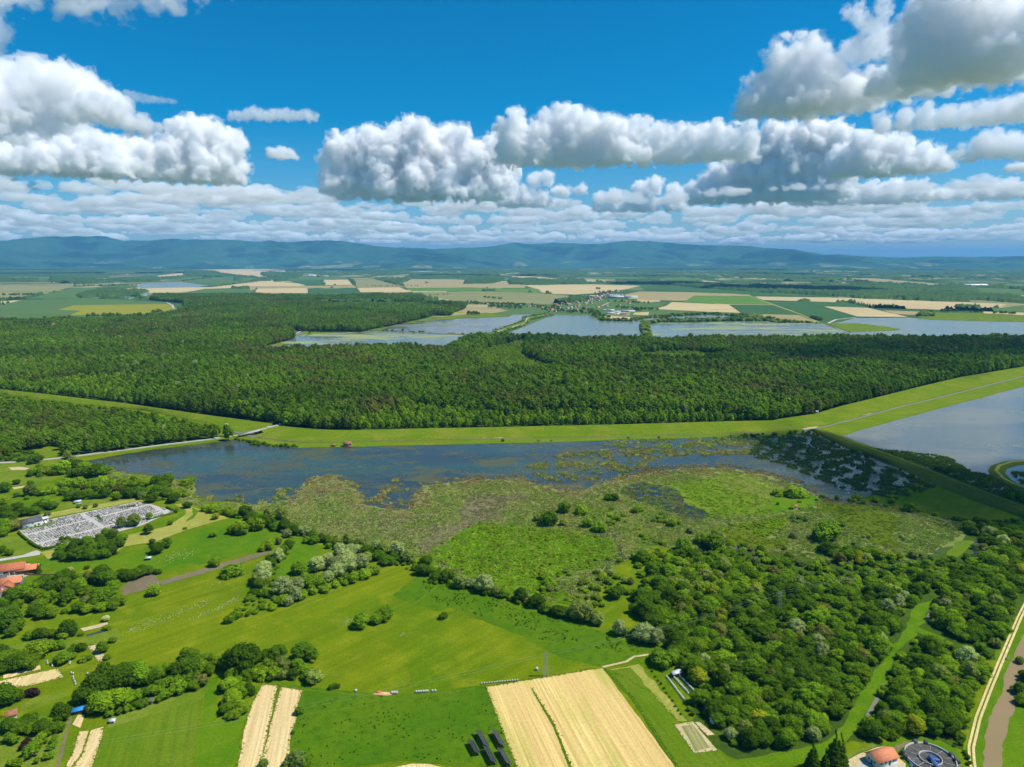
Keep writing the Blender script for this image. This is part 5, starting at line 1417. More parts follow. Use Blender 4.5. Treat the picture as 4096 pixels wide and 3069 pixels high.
# ---- haze over the plain
hz = [(-R_ - 900, -2900, -10), (R_ + 900, -2900, -10), (R_ + 900, R_ + 900, -10), (-R_ - 900, R_ + 900, -10)]
hz = hz + [(x, y, max(float(Z.max()), CAMH) + 12.0) for x, y, z in hz]
m = NT('haze')
v = m.n('VolumePrincipled', {'Color': (0.17, 0.53, 1.0, 1), 'Density': 2.9e-5, 'Anisotropy': 0.0})
m.l(v.outputs[0], m.out.inputs['Volume'])
o = link('haze', mesh_np('haze', hz, [[(3, 2, 1, 0), (4, 5, 6, 7), (0, 1, 5, 4), (1, 2, 6, 5), (2, 3, 7, 6), (3, 0, 4, 7)]], m.m))
tag(o, 'thin blue haze over the plain', 'haze', None, 'stuff')
print('hills top', Z.max())
# ------------------------------------------------------------------ trees one can tell apart
LIST = []     # (px, py, width m, kind, tint, region)
COLS = {'d': C_DARK, 'm': C_MID, 'b': C_BRIGHT, 'y': C_YEL, 'w': C_WIL, 'n': C_BROWN, 'l': C_LIME, 'p': (0.055, 0.030, 0.030), 'f': (0.55, 0.56, 0.25), 'g': (0.15, 0.21, 0.040), 'k': (0.25, 0.31, 0.055)}
KIND = {'o': 'oak', 'a': 'ash', 'w': 'willow', 's': 'shrub', 'f': 'fruit', 'c': 'conifer'}
def depth_of(px, py):
    x, y, z = G(px, py)
    return y * CP + CAMH * SP
def trees(region, crop, spec):
    """spec: 'x,y,w,kc' words; k = kind letter, c = colour letter"""
    ox, oy, s = CROPS[crop]
    for t_ in spec.split():
        x, y, w, kc = t_.split(',')
        px, py = ox + float(x) * s, oy + float(y) * s
        wm = float(w) * s / FPX * depth_of(px, py) * (.9 if kc[0] in 'oa' else 1)
        LIST.append((px, py, wm, KIND[kc[0]], kc[1], region))

trees('bank', 'C1', '1660,402,82,od 1320,632,95,ad 1322,505,70,am 1190,560,125,wg 1080,580,85,wg 1395,802,120,od 1482,755,88,ad 1350,725,60,og 1890,657,75,om 1900,912,115,sb 1365,1172,100,sb 2050,1007,150,sm 1395,985,60,sd 1560,445,42,om 1510,552,50,om 1910,502,62,oy 1640,592,30,sm 770,942,46,sd')
trees('grove', 'C1', '520,850,100,od 600,862,110,od 680,866,110,ad 760,860,110,od 840,850,120,od 920,842,120,od 990,815,110,od 560,800,100,om 640,800,110,od 730,800,110,od 830,790,110,om 910,780,110,od 1000,760,100,od 1060,750,100,od 1080,690,90,om 980,690,100,od 890,720,100,od 780,740,100,am 680,740,100,od 1000,640,90,og 940,650,90,om')
trees('cemetery', 'C1', '420,472,55,og 700,402,42,og 760,410,48,og 845,396,42,og')
trees('north', 'C1', '620,332,92,od 700,332,100,od 780,302,100,om 830,322,80,od 930,312,100,od 1030,332,80,om 1150,312,130,od 1230,302,120,od 1262,322,80,wg 1340,352,110,od 1400,302,120,od 1480,312,120,om 1540,352,110,od 1400,205,140,od 1480,195,130,om 1300,215,130,ob 1450,262,130,om 1560,302,90,ob 1350,282,120,om 1050,272,90,on 780,242,80,on 1180,172,62,od')
trees('northscrub', 'C1', '400,285,100,sb 460,272,90,sb 580,242,110,sb 650,292,90,sm 700,232,110,sb 830,252,110,sl 900,232,110,sb 1000,232,100,sl 1100,222,110,sb 1200,222,100,sb 560,287,60,sm 1640,200,90,sb 1680,180,70,sb')
trees('topleft', 'C1', '640,130,105,od 700,122,112,om 780,132,125,od 850,122,155,od 920,112,135,om 560,102,120,sl 480,112,90,sb 300,112,90,om 270,126,60,od 400,102,110,sl 350,92,90,om 600,62,100,om 680,52,110,od 750,62,112,om 650,12,80,wk 600,-28,70,wk 45,262,112,od 150,192,62,od 270,212,58,od 270,292,110,wg 150,306,52,wg 240,326,36,sm 40,372,72,ab')
trees('leftclump', 'C1', '110,602,135,on 50,622,135,om 20,652,120,om 100,522,130,od 200,472,112,od 300,462,112,od 60,472,130,od 150,442,122,od 350,422,102,od 400,402,110,om 460,412,90,od 490,402,60,od')
trees('village', 'C1', '110,1230,145,od 180,1202,155,om 330,1222,145,ob 250,1172,155,om 330,1122,130,od 440,1152,140,od 400,1082,130,od 560,1132,150,om 600,1062,150,od 540,1082,140,od 650,1182,150,od 700,1122,140,om 720,1062,120,om 790,1062,112,on 800,1182,122,ob 900,1062,175,od 960,1085,165,od 920,1252,205,om 1000,1125,130,om 1080,1042,140,od 1150,1042,130,od 1200,1032,122,om 1250,1002,122,od 1300,992,112,od 590,1242,140,od 440,1232,130,om 350,1302,150,om 300,1352,112,od 380,1372,130,od 470,1372,112,ob 760,1272,110,wk 840,1292,122,om 900,1312,112,ob 700,1322,122,om 780,1332,100,ob 1060,1262,112,ob 1000,1302,90,om 160,1292,112,om 110,1332,100,om 30,1322,112,od 40,1262,100,om 345,982,52,cd 625,972,52,of 30,802,62,am 62,822,60,am 100,822,60,am')
trees('gardens', 'C5', '550,1032,185,od 430,1092,155,om 370,1132,160,od 300,1122,145,om 250,1092,155,od 170,1132,160,om 90,1122,155,od 40,1102,122,om 20,1022,100,oy 520,1132,112,om 60,882,205,od 120,852,145,od 20,832,140,od 110,202,225,od 40,182,185,od 160,232,140,om 100,282,90,od 270,302,100,om 340,292,122,od 400,292,112,od 450,292,100,om 600,272,155,od 560,302,80,ob 650,272,80,od 350,452,195,ob 300,432,130,om 270,562,170,om 180,572,160,od 100,572,150,od 60,502,160,om 20,452,130,od 20,602,122,od 230,502,122,om 500,392,122,om 550,392,80,om 560,522,140,om 500,522,70,om 905,422,102,om 940,147,60,of')
trees('gardenscrub', 'C5', '640,472,80,sm 640,422,70,sd 720,412,72,sd 740,502,72,sb 780,492,60,sd 650,392,42,sd 720,272,45,sm 950,482,60,sm 1000,332,60,sm 950,222,60,sb 300,808,80,sp 250,812,60,sp')
trees('hedge', 'C5', '1650,642,225,od 1560,622,150,od 1480,602,130,om 1760,602,175,om 1820,522,122,om 1900,542,132,ob 1850,622,102,om 1060,742,265,od 950,722,235,od 1150,692,225,od 1250,702,225,om 1340,692,150,od 780,842,235,od 860,802,235,od 900,932,225,om 1000,922,255,ob 1090,882,185,om 830,952,145,om 1410,642,122,om 1220,642,160,od 1100,622,170,od 1700,502,150,om 1650,472,122,om 1160,750,50,op')
trees('oaks', 'C6', '160,592,315,od 60,560,200,od 240,520,180,od 472,482,185,od 690,492,205,od 785,482,115,om 362,482,105,od 500,602,132,wk 610,652,115,od 640,560,100,om')
trees('oakscrub', 'C6', '392,542,92,sm 690,602,80,sm 792,692,130,sk 700,662,72,sd 520,652,80,sk 250,650,120,sb 340,655,120,sb 430,650,110,sb 300,630,100,sb 480,640,90,sb 740,640,90,sm')
trees('copse', 'C6', '80,652,150,om 200,682,142,om 40,762,155,ob 150,802,170,om 222,802,112,od 72,882,160,ob 142,962,150,ob 22,962,122,om 92,1002,102,ob 120,720,130,om 200,900,100,ob')
trees('meadow', 'C6', '950,742,62,sd 985,738,50,sd 655,972,72,sd 600,1142,30,sd 1935,122,66,sd 1200,202,132,sm 1160,205,80,sm 1330,162,92,sm 1400,132,142,sm 1440,100,90,sm 340,1442,92,wg 640,1446,150,wg 570,1448,110,wg 700,1440,100,sm')
trees('willows', 'C2', '1035,955,145,ww 1130,902,112,ww 1200,952,152,ww 1282,882,142,ww 1302,962,172,ww 1432,932,142,ww 1332,832,122,ww 1392,792,80,ww 1242,822,112,ww 1215,1012,152,ww 1130,1052,112,ww 1480,880,90,wk 742,1172,155,ww 870,1132,122,ww 852,1232,122,ww 782,1262,92,ww')
trees('lane', 'C2', '692,882,112,ww 562,1052,155,ww 570,962,112,ww 522,1082,112,wk 772,662,76,ww 702,722,70,wk 782,762,100,od 745,802,92,om 640,922,92,od 620,882,100,od 532,1122,112,od 482,1192,102,od 582,1192,82,om 602,762,112,sl 562,782,62,sl 700,870,60,om')
trees('marshhedge', 'C2', '330,482,82,om 400,472,132,od 452,502,112,od 502,522,112,od 562,532,102,od 622,562,112,od 682,592,112,od 752,602,122,od 802,612,112,od 842,642,92,od 610,500,90,wk 720,500,110,wk 850,580,60,wk 932,642,88,ww 1000,682,100,om 1082,672,56,wk 1102,702,82,od 1152,722,82,om 1212,742,82,wk 1312,732,92,wk 1352,752,82,od 1482,802,102,od 1562,762,82,ww 1582,862,122,od 1650,902,130,od 1552,982,102,ob 1502,992,82,om 1622,802,112,wk 1712,872,92,od 1752,822,112,ww 1852,882,112,wk 1962,992,122,od 2002,902,112,od 2102,1022,92,od 2192,1042,112,om 1410,720,60,wk')
trees('marshhedge', 'C3', '20,832,90,od 80,872,92,od 162,872,112,od 262,922,102,wk 332,922,72,ww 442,952,132,ww 522,982,72,wk 582,992,82,om 702,1022,112,od 772,1032,62,wk 822,1062,112,od 902,1102,92,om 982,1132,112,od 1042,1142,92,od 1132,1152,152,wk 1202,1172,122,wk 1272,1192,112,wk')
trees('marshhedge', 'C7', '1362,242,112,ww 1412,252,72,wk 1562,292,152,ww 1652,322,122,ww 1742,342,62,wk 1480,270,80,om')
trees('marsh', 'C3', '922,462,112,sd 832,432,52,sk 1022,467,52,sk 1360,282,62,sd 1400,284,52,sd 1822,472,62,sb 1282,512,102,sm 1202,477,72,sb 1150,382,92,sl 1030,372,82,sm 912,912,92,sm 926,852,32,sd 1262,827,52,sd 130,1152,52,sd 1550,370,60,sm 1610,740,110,om 1680,830,130,om 1410,1000,120,od 1380,960,60,om 1470,890,50,wk 1520,895,50,wk 1900,650,120,sm 2040,600,110,sm 2130,640,130,sm')
trees('marsheast', 'C4', '447,645,36,wk 1310,560,30,ww 1330,575,22,ww 1030,560,26,ww 1068,562,26,ww 975,277,60,sb 1375,330,70,om 1370,360,90,sm 520,255,110,sb 410,235,60,sb 760,520,130,sm 760,570,170,sm 1160,700,20,sm 1235,305,50,sb 1120,290,50,sb')
trees('apiary', 'C7', '1700,482,165,sm 1792,472,135,om 1640,442,82,sm 2012,802,155,om 1932,602,52,sm 1972,642,72,sm 1890,520,110,om 1960,600,60,sm')
trees('plant', 'C8', '800,1330,150,cd 850,1318,120,cd 650,1338,110,cd 745,1345,100,cd')
trees('riverside', 'C8', '2205,665,70,od 2130,770,50,sk 2190,790,90,om 2250,700,120,od 2210,860,110,om 2000,435,80,sk 2180,560,60,wk')
SHR = [('hedgeshrub', 'C2', [(460, 1225), (560, 1300), (500, 1340), (430, 1360), (360, 1360), (320, 1382), (265, 1418)], 60, 'sm'), ('hedgeshrub', 'C2', [(440, 1230), (650, 1300), (720, 1262), (900, 1210), (1010, 1172), (1100, 1150), (1200, 1102), (1290, 1080), (1360, 1060), (1450, 1022), (1530, 990)], 80, 'sb'), ('hedgeshrub', 'C2', [(930, 1020), (1020, 1050), (1060, 1090), (960, 1100), (960, 960), (870, 990)], 90, 'sm'), ('hedgeshrub', 'C2', [(950, 700), (1010, 720), (1150, 760), (1230, 770)], 60, 'sm'), ('hedgeshrub', 'C2', [(300, 630), (330, 602), (380, 632), (470, 592), (520, 592), (460, 542), (360, 590)], 85, 'sb'), ('hedgeshrub', 'C2', [(60, 430), (120, 440), (190, 450), (260, 460), (300, 470)], 75, 'sb')]
for reg, crop, pts, w, kc in SHR:
    trees(reg, crop, ' '.join(f'{x + rnd.uniform(-8, 8)},{y + rnd.uniform(-5, 5)},{w * rnd.uniform(.7, 1.3)},{kc}' for x, y in pts))
for q in range(23): trees('orchard', 'C5', '970,992,60,fm 1055,972,60,fm 1130,947,60,fm 1185,932,46,fm 1240,912,80,fm 1290,892,70,fd 1230,842,80,fm 1290,822,82,fd 1350,802,90,fm 1400,792,80,fm 1460,832,80,fm 1410,862,60,fm 1530,802,80,fm 1570,772,92,fb 1620,782,92,fm 1440,752,80,fm 1480,722,90,fm 1560,722,90,fm 1640,702,92,fm 1700,702,112,fm 1720,752,100,fm 1790,722,112,fn 1410,722,60,fm'.split()[q])
trees('leftorchard', 'C5', '280,1352,112,fm 310,1292,92,fm 240,1342,70,fm 370,1202,82,fb 420,1162,70,fm 400,1227,46,fm 430,1362,72,fm 455,1287,62,fm 480,1242,70,fm 490,1202,52,fm 290,1252,52,fm 230,1242,62,fp 330,1402,46,fm 160,1432,82,fm 100,1422,62,fm 130,1232,82,fm 80,1222,82,fm 205,1282,52,fp')
for k in range(14): trees('saplings', 'C1', f'{672 + k * 28},{178 - k * 2.6},{rnd.uniform(16, 24)},fm')
for k in range(11): trees('tinysaplings', 'C7', f'{1630 + k * 23},{545 + k * 34 + rnd.uniform(-6, 6)},20,fm')
for k in range(16): trees('tinysaplings', 'C7', f'{1930 + rnd.uniform(-10, 140)},{800 + rnd.uniform(-10, 110)},{rnd.uniform(16, 34)},fm')

# woods near the river
W1 = KK(('C8', (-300, 560), (-200, 700), (-130, 900), (-60, 1040), (0, 1120), (110, 1225), (300, 1220), (500, 1190), (725, 1125), (855, 975), (945, 850), (995, 720), (1140, 540), (1265, 400), (1245, 300), (1350, 250), (1345, 170), (1420, 110)), ('C4', (1450, 1000), (1700, 850), (1740, 720), (1640, 690), (1500, 700), (1400, 770), (1250, 740), (1000, 760), (850, 800), (660, 790), (480, 770), (330, 720), (200, 720), (0, 640)), ('C3', (1900, 660), (1700, 720), (1580, 740), (1650, 800), (1600, 900), (1520, 950), (1480, 1050)), ('C7', (1760, 330), (1860, 480)))
W2 = KK(('C8', (1400, 340), (1640, 410), (1760, 450), (1990, 465), (1950, 640), (1850, 830), (1790, 960), (1765, 1130), (1500, 1085), (1350, 1075), (1150, 1140), (900, 1190), (900, 1130), (1010, 1060), (1090, 920), (1190, 760), (1260, 520), (1340, 430)))
W3 = KK(('C8', (1500, 110), (1560, 0)), ('C4', (1570, 900), (1790, 700), (1900, 570), (1720, 490), (1750, 430), (1900, 420), (2320, 430), (2320, 760), (2212, 880), (2150, 1050), (2105, 1198)), ('C8', (2095, 200), (2070, 380), (2010, 430), (1800, 410), (1640, 330), (1510, 260), (1545, 160)))
W4 = KK(('C4', (670, 630), (690, 570), (760, 555), (900, 590), (1100, 600), (1240, 625), (1290, 700), (1250, 740), (1000, 760), (850, 760), (780, 700)))
r = np.random.default_rng(303)
wood = []
clear = [KK(('C8', (420, 205), (700, 145), (710, 185), (440, 245))), KK(('C8', (1360, 200), (1420, 120), (1540, 90), (1550, 150), (1490, 250), (1650, 385), (1560, 405), (1340, 290))), KK(('C4', (1640, 690), (1720, 570), (1855, 580), (1780, 660), (1720, 705)))]
for reg, poly, step, kc in (('woodA', W1, 5.9, None), ('woodB', W2, 5.9, None), ('woodC', W3, 6.3, None), ('woodD', W4, 5.8, None)):
    P = scatter(Gn(poly, 0), step, r, .42)
    f = fbm2(P, 1 / 55, 501, 3); g = fbm2(P, 1 / 26, 502, 2)
    pp = np.array(project(P[:, 0], P[:, 1], 0.0)).T
    for q in range(len(P)):
        tops = np.array([project(P[q, 0] + dx, P[q, 1], zt) for dx, zt in ((-3.5, 5.0), (3.5, 5.0), (0, 9.0))])
        if not inpoly(tops, poly).all(): continue
        if any(inpoly(np.concatenate([pp[q:q + 1], tops]), c_).any() for c_ in clear): continue
        u = r.uniform()
        low = reg == 'woodA' and pp[q, 1] < 2380 and f[q] + .5 * r.standard_normal() > -.15
        if low:
            LIST.append((*pp[q], r.uniform(4.5, 8.5), 'shrub', 'b' if u < .5 else ('m' if u < .8 else 'k'), reg))
            continue
        k = 'oak' if u < .6 else ('ash' if u < .955 else 'willow')
        if reg in ('woodB', 'woodC') and u > .94: k = 'willow'
        cc = ('w' if r.uniform() < .5 else 'k') if k == 'willow' else ('d' if f[q] + .7 * r.standard_normal() > .1 else ('m' if r.uniform() < .75 else ('b' if r.uniform() < .6 else ('y' if r.uniform() < .6 else 'n'))))
        LIST.append((*pp[q], r.uniform(5.0, 10.0) * (1 + .18 * g[q]), k, cc, reg))
print('trees listed', len(LIST))

LAB = {   # region -> (phrase, group)
 'bank': ('between cemetery and lake', 'trees dotted over the meadow by the cemetery'), 'grove': ('in the grove before the cemetery', 'trees of the cemetery grove'), 'cemetery': ('behind the grey cemetery', 'small trees behind the cemetery'),
 'north': ('behind the cemetery by the shore', 'trees between cemetery and lake'), 'northscrub': ('in the scrub behind the cemetery', 'shrubs behind the cemetery'), 'topleft': ('in the gardens below the road', 'trees in the gardens by the road'), 'leftclump': ('in the clump beside the chapel', 'trees beside the chapel'),
 'village': ('among the red roofed houses', 'trees among the red roofed houses'), 'gardens': ('in the left edge garden plots', 'trees in the garden plots'), 'gardenscrub': ('in the left edge garden plots', 'shrubs in the garden plots'), 'hedge': ('in the belt above the orchard', 'tree belt above the orchard'),
 'oaks': ('in the big oak row', 'big oaks at the meadow edge'), 'oakscrub': ('under the big oaks at the meadow edge', 'shrubs under the big oaks'), 'copse': ('in the copse by the straw strips', 'trees of the copse by the straw strips'), 'meadow': ('alone in the open meadow', 'lone shrubs of the meadow'),
 'willows': ('in the mid meadow willow stand', 'silvery willows in the meadow'), 'lane': ('in the hedge from marsh to meadow', 'hedge from marsh to meadow'), 'marshhedge': ('in the marsh side hedge', 'long hedge along the marsh'), 'marsh': ('standing alone in the marsh', 'shrubs standing in the marsh'),
 'marsheast': ('in the marsh below the dike', 'shrubs below the dike'), 'apiary': ('beside the beehive rows', 'trees beside the beehives'), 'plant': ('beside the sewage works yard', 'conifers by the sewage works'), 'riverside': ('on the bank of the brown river', 'trees on the river bank'), 'hedgeshrub': ('in the meadow hedges', 'shrubs of the meadow hedges'),
 'orchard': ('in the brown hut orchard', 'fruit trees of the orchard'), 'leftorchard': ('in the lower left orchard', 'fruit trees at the lower left'), 'saplings': ('in the row below the road', 'sapling row below the road'), 'tinysaplings': ('beside the beehive rows', 'young trees by the beehives'),
 'woodA': ('in the dense wood right of the straw field', 'trees of the dense wood'), 'woodB': ('in the wood between clearing and river track', 'trees between clearing and river'), 'woodC': ('in the wood below the dike on the right', 'trees below the dike'), 'woodD': ('in the copse at the marsh edge', 'trees of the marsh copse')}
NAME = {'oak': 'broadleaf_tree', 'ash': 'broadleaf_tree', 'willow': 'willow_tree', 'shrub': 'shrub', 'fruit': 'fruit_tree', 'conifer': 'conifer_tree'}
NOUN = {'oak': 'broadleaf tree', 'ash': 'broadleaf tree', 'willow': 'willow', 'shrub': 'shrub', 'fruit': 'fruit tree', 'conifer': 'conifer'}
TONE = {'d': 'dark green', 'm': 'green', 'b': 'bright green', 'y': 'yellow green', 'w': 'silvery grey', 'n': 'brownish', 'l': 'lime green', 'p': 'purple leaved', 'f': 'cream flowering', 'g': 'greyish green', 'k': 'pale green'}
CAP = {'broadleaf_tree': 300, 'willow_tree': 120, 'shrub': 170, 'fruit_tree': 90, 'conifer_tree': 10}
order = sorted(range(len(LIST)), key=lambda k: -LIST[k][2] / depth_of(LIST[k][0], LIST[k][1]) - (10 if not LIST[k][5].startswith('wood') else 0))
count, single, mass = {}, [], []
for k in order:
    nm = NAME[LIST[k][3]]
    px, py, wm = LIST[k][:3]
    inside = -20 < px < PW + 20 and py < PH + 60
    if inside and count.get(nm, 0) < CAP[nm]:
        count[nm] = count.get(nm, 0) + 1; single.append(k)
    else: mass.append(k)
_T = 'first second third fourth fifth sixth seventh eighth ninth tenth eleventh twelfth thirteenth fourteenth fifteenth sixteenth seventeenth eighteenth nineteenth twentieth'.split()
ORD = _T + ['twenty-' + q for q in _T[:9]] + ['thirtieth'] + ['thirty-' + q for q in _T[:9]]
byreg = {}
for k in single: byreg.setdefault((LIST[k][5], NOUN[LIST[k][3]], LIST[k][4]), []).append(k)
rt = random.Random(5)
HZ = {'oak': .70, 'ash': .66, 'willow': .88, 'shrub': .82, 'fruit': .85, 'conifer': 1.0}
for (reg, noun, cc), ks in byreg.items():
    ks.sort(key=lambda k: LIST[k][0])
    ph, grp = LAB[reg]
    for n_, k in enumerate(ks):
        px, py, wm, kind, _, _ = LIST[k]
        v = rt.choice(TREE[kind])
        s = wm / v[3]
        x, y, _z = G(px, py)
        hz_ = s * HZ[kind] * rt.uniform(.88, 1.1)
        if kind in ('oak', 'ash') and wm < 6: hz_ *= 1.15
        root = empty(NAME[kind], (x, y, .08), rt.uniform(0, 6.28), (s * rt.uniform(.82, 1.12), s * rt.uniform(.82, 1.12), hz_))
        if len(ks) == 1: lab = f'{TONE[cc]} {noun} {ph}'
        elif len(ks) <= 36 and not reg.startswith('wood'): lab = f'{ORD[n_]} {TONE[cc]} {noun} from the left {ph}'
        else: lab = f'{TONE[cc]} {noun} {ph}'
        tag(root, lab, 'shrub' if kind == 'shrub' else 'tree', grp)
        b_ = rt.uniform(.85, 1.18)
        c1 = link('crown', v[0], parent=root); c1['tint'] = [q_ * b_ for q_ in COLS[cc]]
        link('trunk', v[1], parent=root)
for kind in ('oak', 'ash', 'willow', 'shrub', 'fruit'):
    ks = [k for k in mass if LIST[k][3] == kind]
    if not ks: continue
    P = np.array([G(LIST[k][0], LIST[k][1])[:2] + (.05,) for k in ks])
    W_ = np.array([TREE[kind][0][3]]); s = np.array([LIST[k][2] for k in ks]) / W_
    c = np.array([COLS[LIST[k][4]] for k in ks]) * rng.uniform(.85, 1.18, (len(ks), 1))
    nm = {'oak': 'woodland', 'ash': 'woodland', 'willow': 'willow_thicket', 'shrub': 'scrub', 'fruit': 'saplings'}[kind]
    o = instancer(nm, kind, P, np.stack([s, s, s * HZ[kind]], 1), c, 21)
    tag(o, {'oak': 'mass of further broadleaf trees in the woods by the river', 'ash': 'slender trees filling the woods by the river', 'willow': 'pale willows filling the woods by the river', 'shrub': 'scrub filling the edge of the woods', 'fruit': 'tiny saplings by the gardens'}[kind], nm.replace('_', ' '), None, 'stuff')
    print(kind, 'mass', len(ks))
print('single', count)
# undergrowth that closes the gaps between trunks, hedge bottoms, pond-side bushes
r = np.random.default_rng(305)
U = []
def under(px, step, cols, lo, hi, thr=-9, fl=.8, seed=600):
    U.append(bushes(px, step, thr, cols, seed, lo, hi, fl, 1 / 20))
for W_ in (W1, W2, W3): under(W_, 5.5, [C_MID, C_DARK, C_BRIGHT], .5, 1.1, -.2)
under(KK(('C2', (320, 440), (600, 520), (900, 600), (1700, 800), (2212, 980)), ('C3', (500, 940), (1200, 1130)), ('C3', (1180, 1190), (500, 1000), (0, 880)), ('C2', (2100, 1040), (1500, 840), (900, 670), (700, 620), (320, 490))), 4.2, [C_MID, C_DARK, C_BRIGHT], .35, .8)
under(KK(('C2', (830, 650), (700, 800), (560, 1000), (420, 1190), (300, 1360), (480, 1340), (700, 1270), (1000, 1170), (1500, 1000), (1480, 960), (900, 1060), (640, 1120), (700, 900), (830, 760))), 4.6, [C_MID, C_BRIGHT], .35, .8)
under(KK(('C1', (60, 1240), (400, 1050), (700, 1000), (1050, 990), (1080, 1090), (1000, 1300), (600, 1340), (300, 1380), (60, 1300))), 7, [C_MID, C_BRIGHT], .4, .9, .1)
under(KK(('C5', (700, 800), (1000, 620), (1400, 560), (1900, 480), (1900, 600), (1500, 660), (1100, 760), (820, 930))), 5, [C_MID, C_DARK], .4, .9)
under(KK(('C6', (0, 590), (300, 560), (800, 480), (820, 600), (650, 690), (280, 660), (0, 680))), 4.5, [C_MID, C_BRIGHT], .3, .7)
under(KK(('C6', (-30, 620), (260, 640), (260, 780), (200, 900), (160, 1010), (-30, 1010))), 4, [C_BRIGHT, C_MID], .4, .8)
under(KK(('C1', (490, 700), (1040, 640), (1100, 700), (1040, 810), (900, 850), (520, 860))), 5, [C_MID, C_DARK], .4, .8)
under(KK(('C1', (560, 220), (1250, 200), (1500, 150), (1720, 170), (1700, 280), (1560, 360), (1100, 320), (600, 330))), 5.5, [C_MID, C_BRIGHT, C_LIME], .4, 1.0, .0)
under(KK(('C1', (240, 90), (600, 40), (960, 80), (900, 130), (260, 130))), 6, [C_MID, C_BRIGHT], .4, 1.0, .0)
under(KK(('R5', (-40, 850), (100, 800), (170, 830), (320, 870), (300, 930), (100, 900), (-40, 905))), 6, [C_MID, C_DARK], .8, 1.6)
under(KK(('C8', (1760, 1140), (1790, 1180), (1820, 1330), (1790, 1330), (1760, 1200), (1640, 1160))), 2.4, [C_DARK], .25, .4)
under(KK(('C4', (0, 570), (200, 640), (420, 690), (660, 740), (850, 750), (1000, 730), (1300, 700), (1520, 690), (1420, 790), (1000, 790), (600, 810), (300, 760), (0, 720))), 5.2, [C_BRIGHT, C_MID, C_LIME, (0.19, .24, .06)], .45, 1.15, -.35)
under(KK(('C3', (1560, 700), (1900, 620), (2212, 560), (2212, 700), (1900, 760), (1640, 860), (1500, 980), (1400, 1060), (1380, 1000), (1560, 860))), 5.4, [C_BRIGHT, C_MID, C_LIME], .45, 1.15, -.1)
# shore bushes
under(KK(('R5', (1880, 708), (1960, 728), (2180, 765), (2180, 778), (1960, 742), (1880, 722)), ('R6', (0, 0))[:1]), 4.5, [C_MID, C_DARK], .4, .8)
under(KK(('R6', (0, 755), (160, 765), (380, 780), (380, 790), (160, 778), (0, 770))), 4.5, [C_MID, C_DARK], .5, .9, -.1)
under(KK(('R6', (1900, 740), (2212, 735)), ('R7', (900, 715), (1500, 700), (2100, 680), (2100, 690), (1500, 710), (900, 722)), ('R6', (1900, 752))), 6, [C_MID, C_WIL], .3, .8, .45)
# lines of bushes on the far pond dikes
under(KK(('R3', (1150, 790), (1300, 770), (2212, 760)), ('R4', (0, 770), (0, 780)), ('R3', (2212, 772), (1300, 785), (1180, 800))), 13, [C_MID, C_DARK, C_WIL], 1.6, 3.0)
under(KK(('R3', (1140, 790), (1190, 790), (1200, 860), (1205, 910), (1165, 910), (1140, 840))), 9, [C_MID, C_WIL], 1.6, 3.2)
under(KK(('R3', (760, 735), (800, 730), (850, 760), (1050, 765), (1100, 750), (1500, 712), (2000, 725), (2212, 755)), ('R4', (0, 730), (270, 770), (560, 790), (250, 790), (0, 760)), ('R3', (2130, 765), (1700, 722), (1200, 750), (1060, 778), (800, 772))), 14, [C_MID, C_WIL, C_DARK], 1.0, 2.4)
under(KK(('R2', (2010, 862), (2212, 800)), ('R3', (240, 755), (430, 720), (440, 726), (250, 768)), ('R2', (2212, 812), (2020, 872))), 9, [C_MID, C_WIL], .8, 1.5)
under(KK(('R2', (1950, 850), (2212, 765)), ('R3', (180, 742), (390, 708), (395, 712), (180, 750)), ('R2', (2212, 772), (1955, 858))), 12, [C_MID], .7, 1.2)
under(KK(('R2', (1050, 846), (1790, 880), (1790, 888), (1050, 855))), 12, [C_MID, C_DARK], .5, 1.6, .2)
under(KK(('R4', (1350, 735), (1400, 690), (1480, 705), (1480, 735))), 12, [C_MID, C_WIL], 1.5, 3.0)
under(KK(('R4', (490, 745), (580, 755), (580, 775), (500, 752))), 9, [C_DARK], 1.5, 2.5)
P = np.concatenate([b[0] for b in U]); c = np.concatenate([b[1] for b in U]); s = np.concatenate([b[2] for b in U])
o = instancer('undergrowth', 'shrub', np.concatenate([P, np.full((len(P), 1), .05)], 1), s, c, 6)
tag(o, 'bushy undergrowth at the foot of hedges, woods and dikes', 'undergrowth', None, 'stuff')
# trees among the far fields and villages
T = []
def farrow(crop, step, n, lo, hi, *pts):
    L = resample([G(*q)[:2] for q in K(crop, *pts)], n)
    T.append(np.concatenate([L + r.normal(0, step, L.shape), r.uniform(lo, hi, (len(L), 1))], 1))
farrow('R3', 25, 70, .5, .9, (400, 700), (520, 640), (700, 600), (850, 545), (980, 535))
farrow('R3', 20, 40, .4, .8, (0, 640), (200, 650), (350, 665), (520, 690))
farrow('R3', 12, 25, .5, .9, (500, 700), (720, 715)); farrow('R3', 14, 26, .6, 1.0, (720, 690), (800, 740), (850, 755))
farrow('R3', 10, 22, .5, .8, (920, 670), (1260, 690)); farrow('R3', 12, 16, .5, .8, (890, 620), (1200, 635))
farrow('R3', 10, 14, .6, .9, (1090, 690), (1140, 690)); farrow('R3', 10, 10, .5, .9, (780, 515), (805, 520))
farrow('R2', 18, 60, .4, .8, (1000, 440), (1130, 450), (1230, 490), (1330, 495)); farrow('R2', 10, 22, .4, .7, (1880, 585), (2030, 600)); farrow('R2', 10, 12, .6, .9, (1870, 535), (1950, 530))
farrow('R2', 12, 50, .5, .8, (1750, 625), (1850, 640), (2212, 650)); farrow('R2', 10, 16, .6, .9, (1760, 720), (1830, 725)); farrow('R2', 12, 30, .6, .9, (1920, 665), (2180, 675))
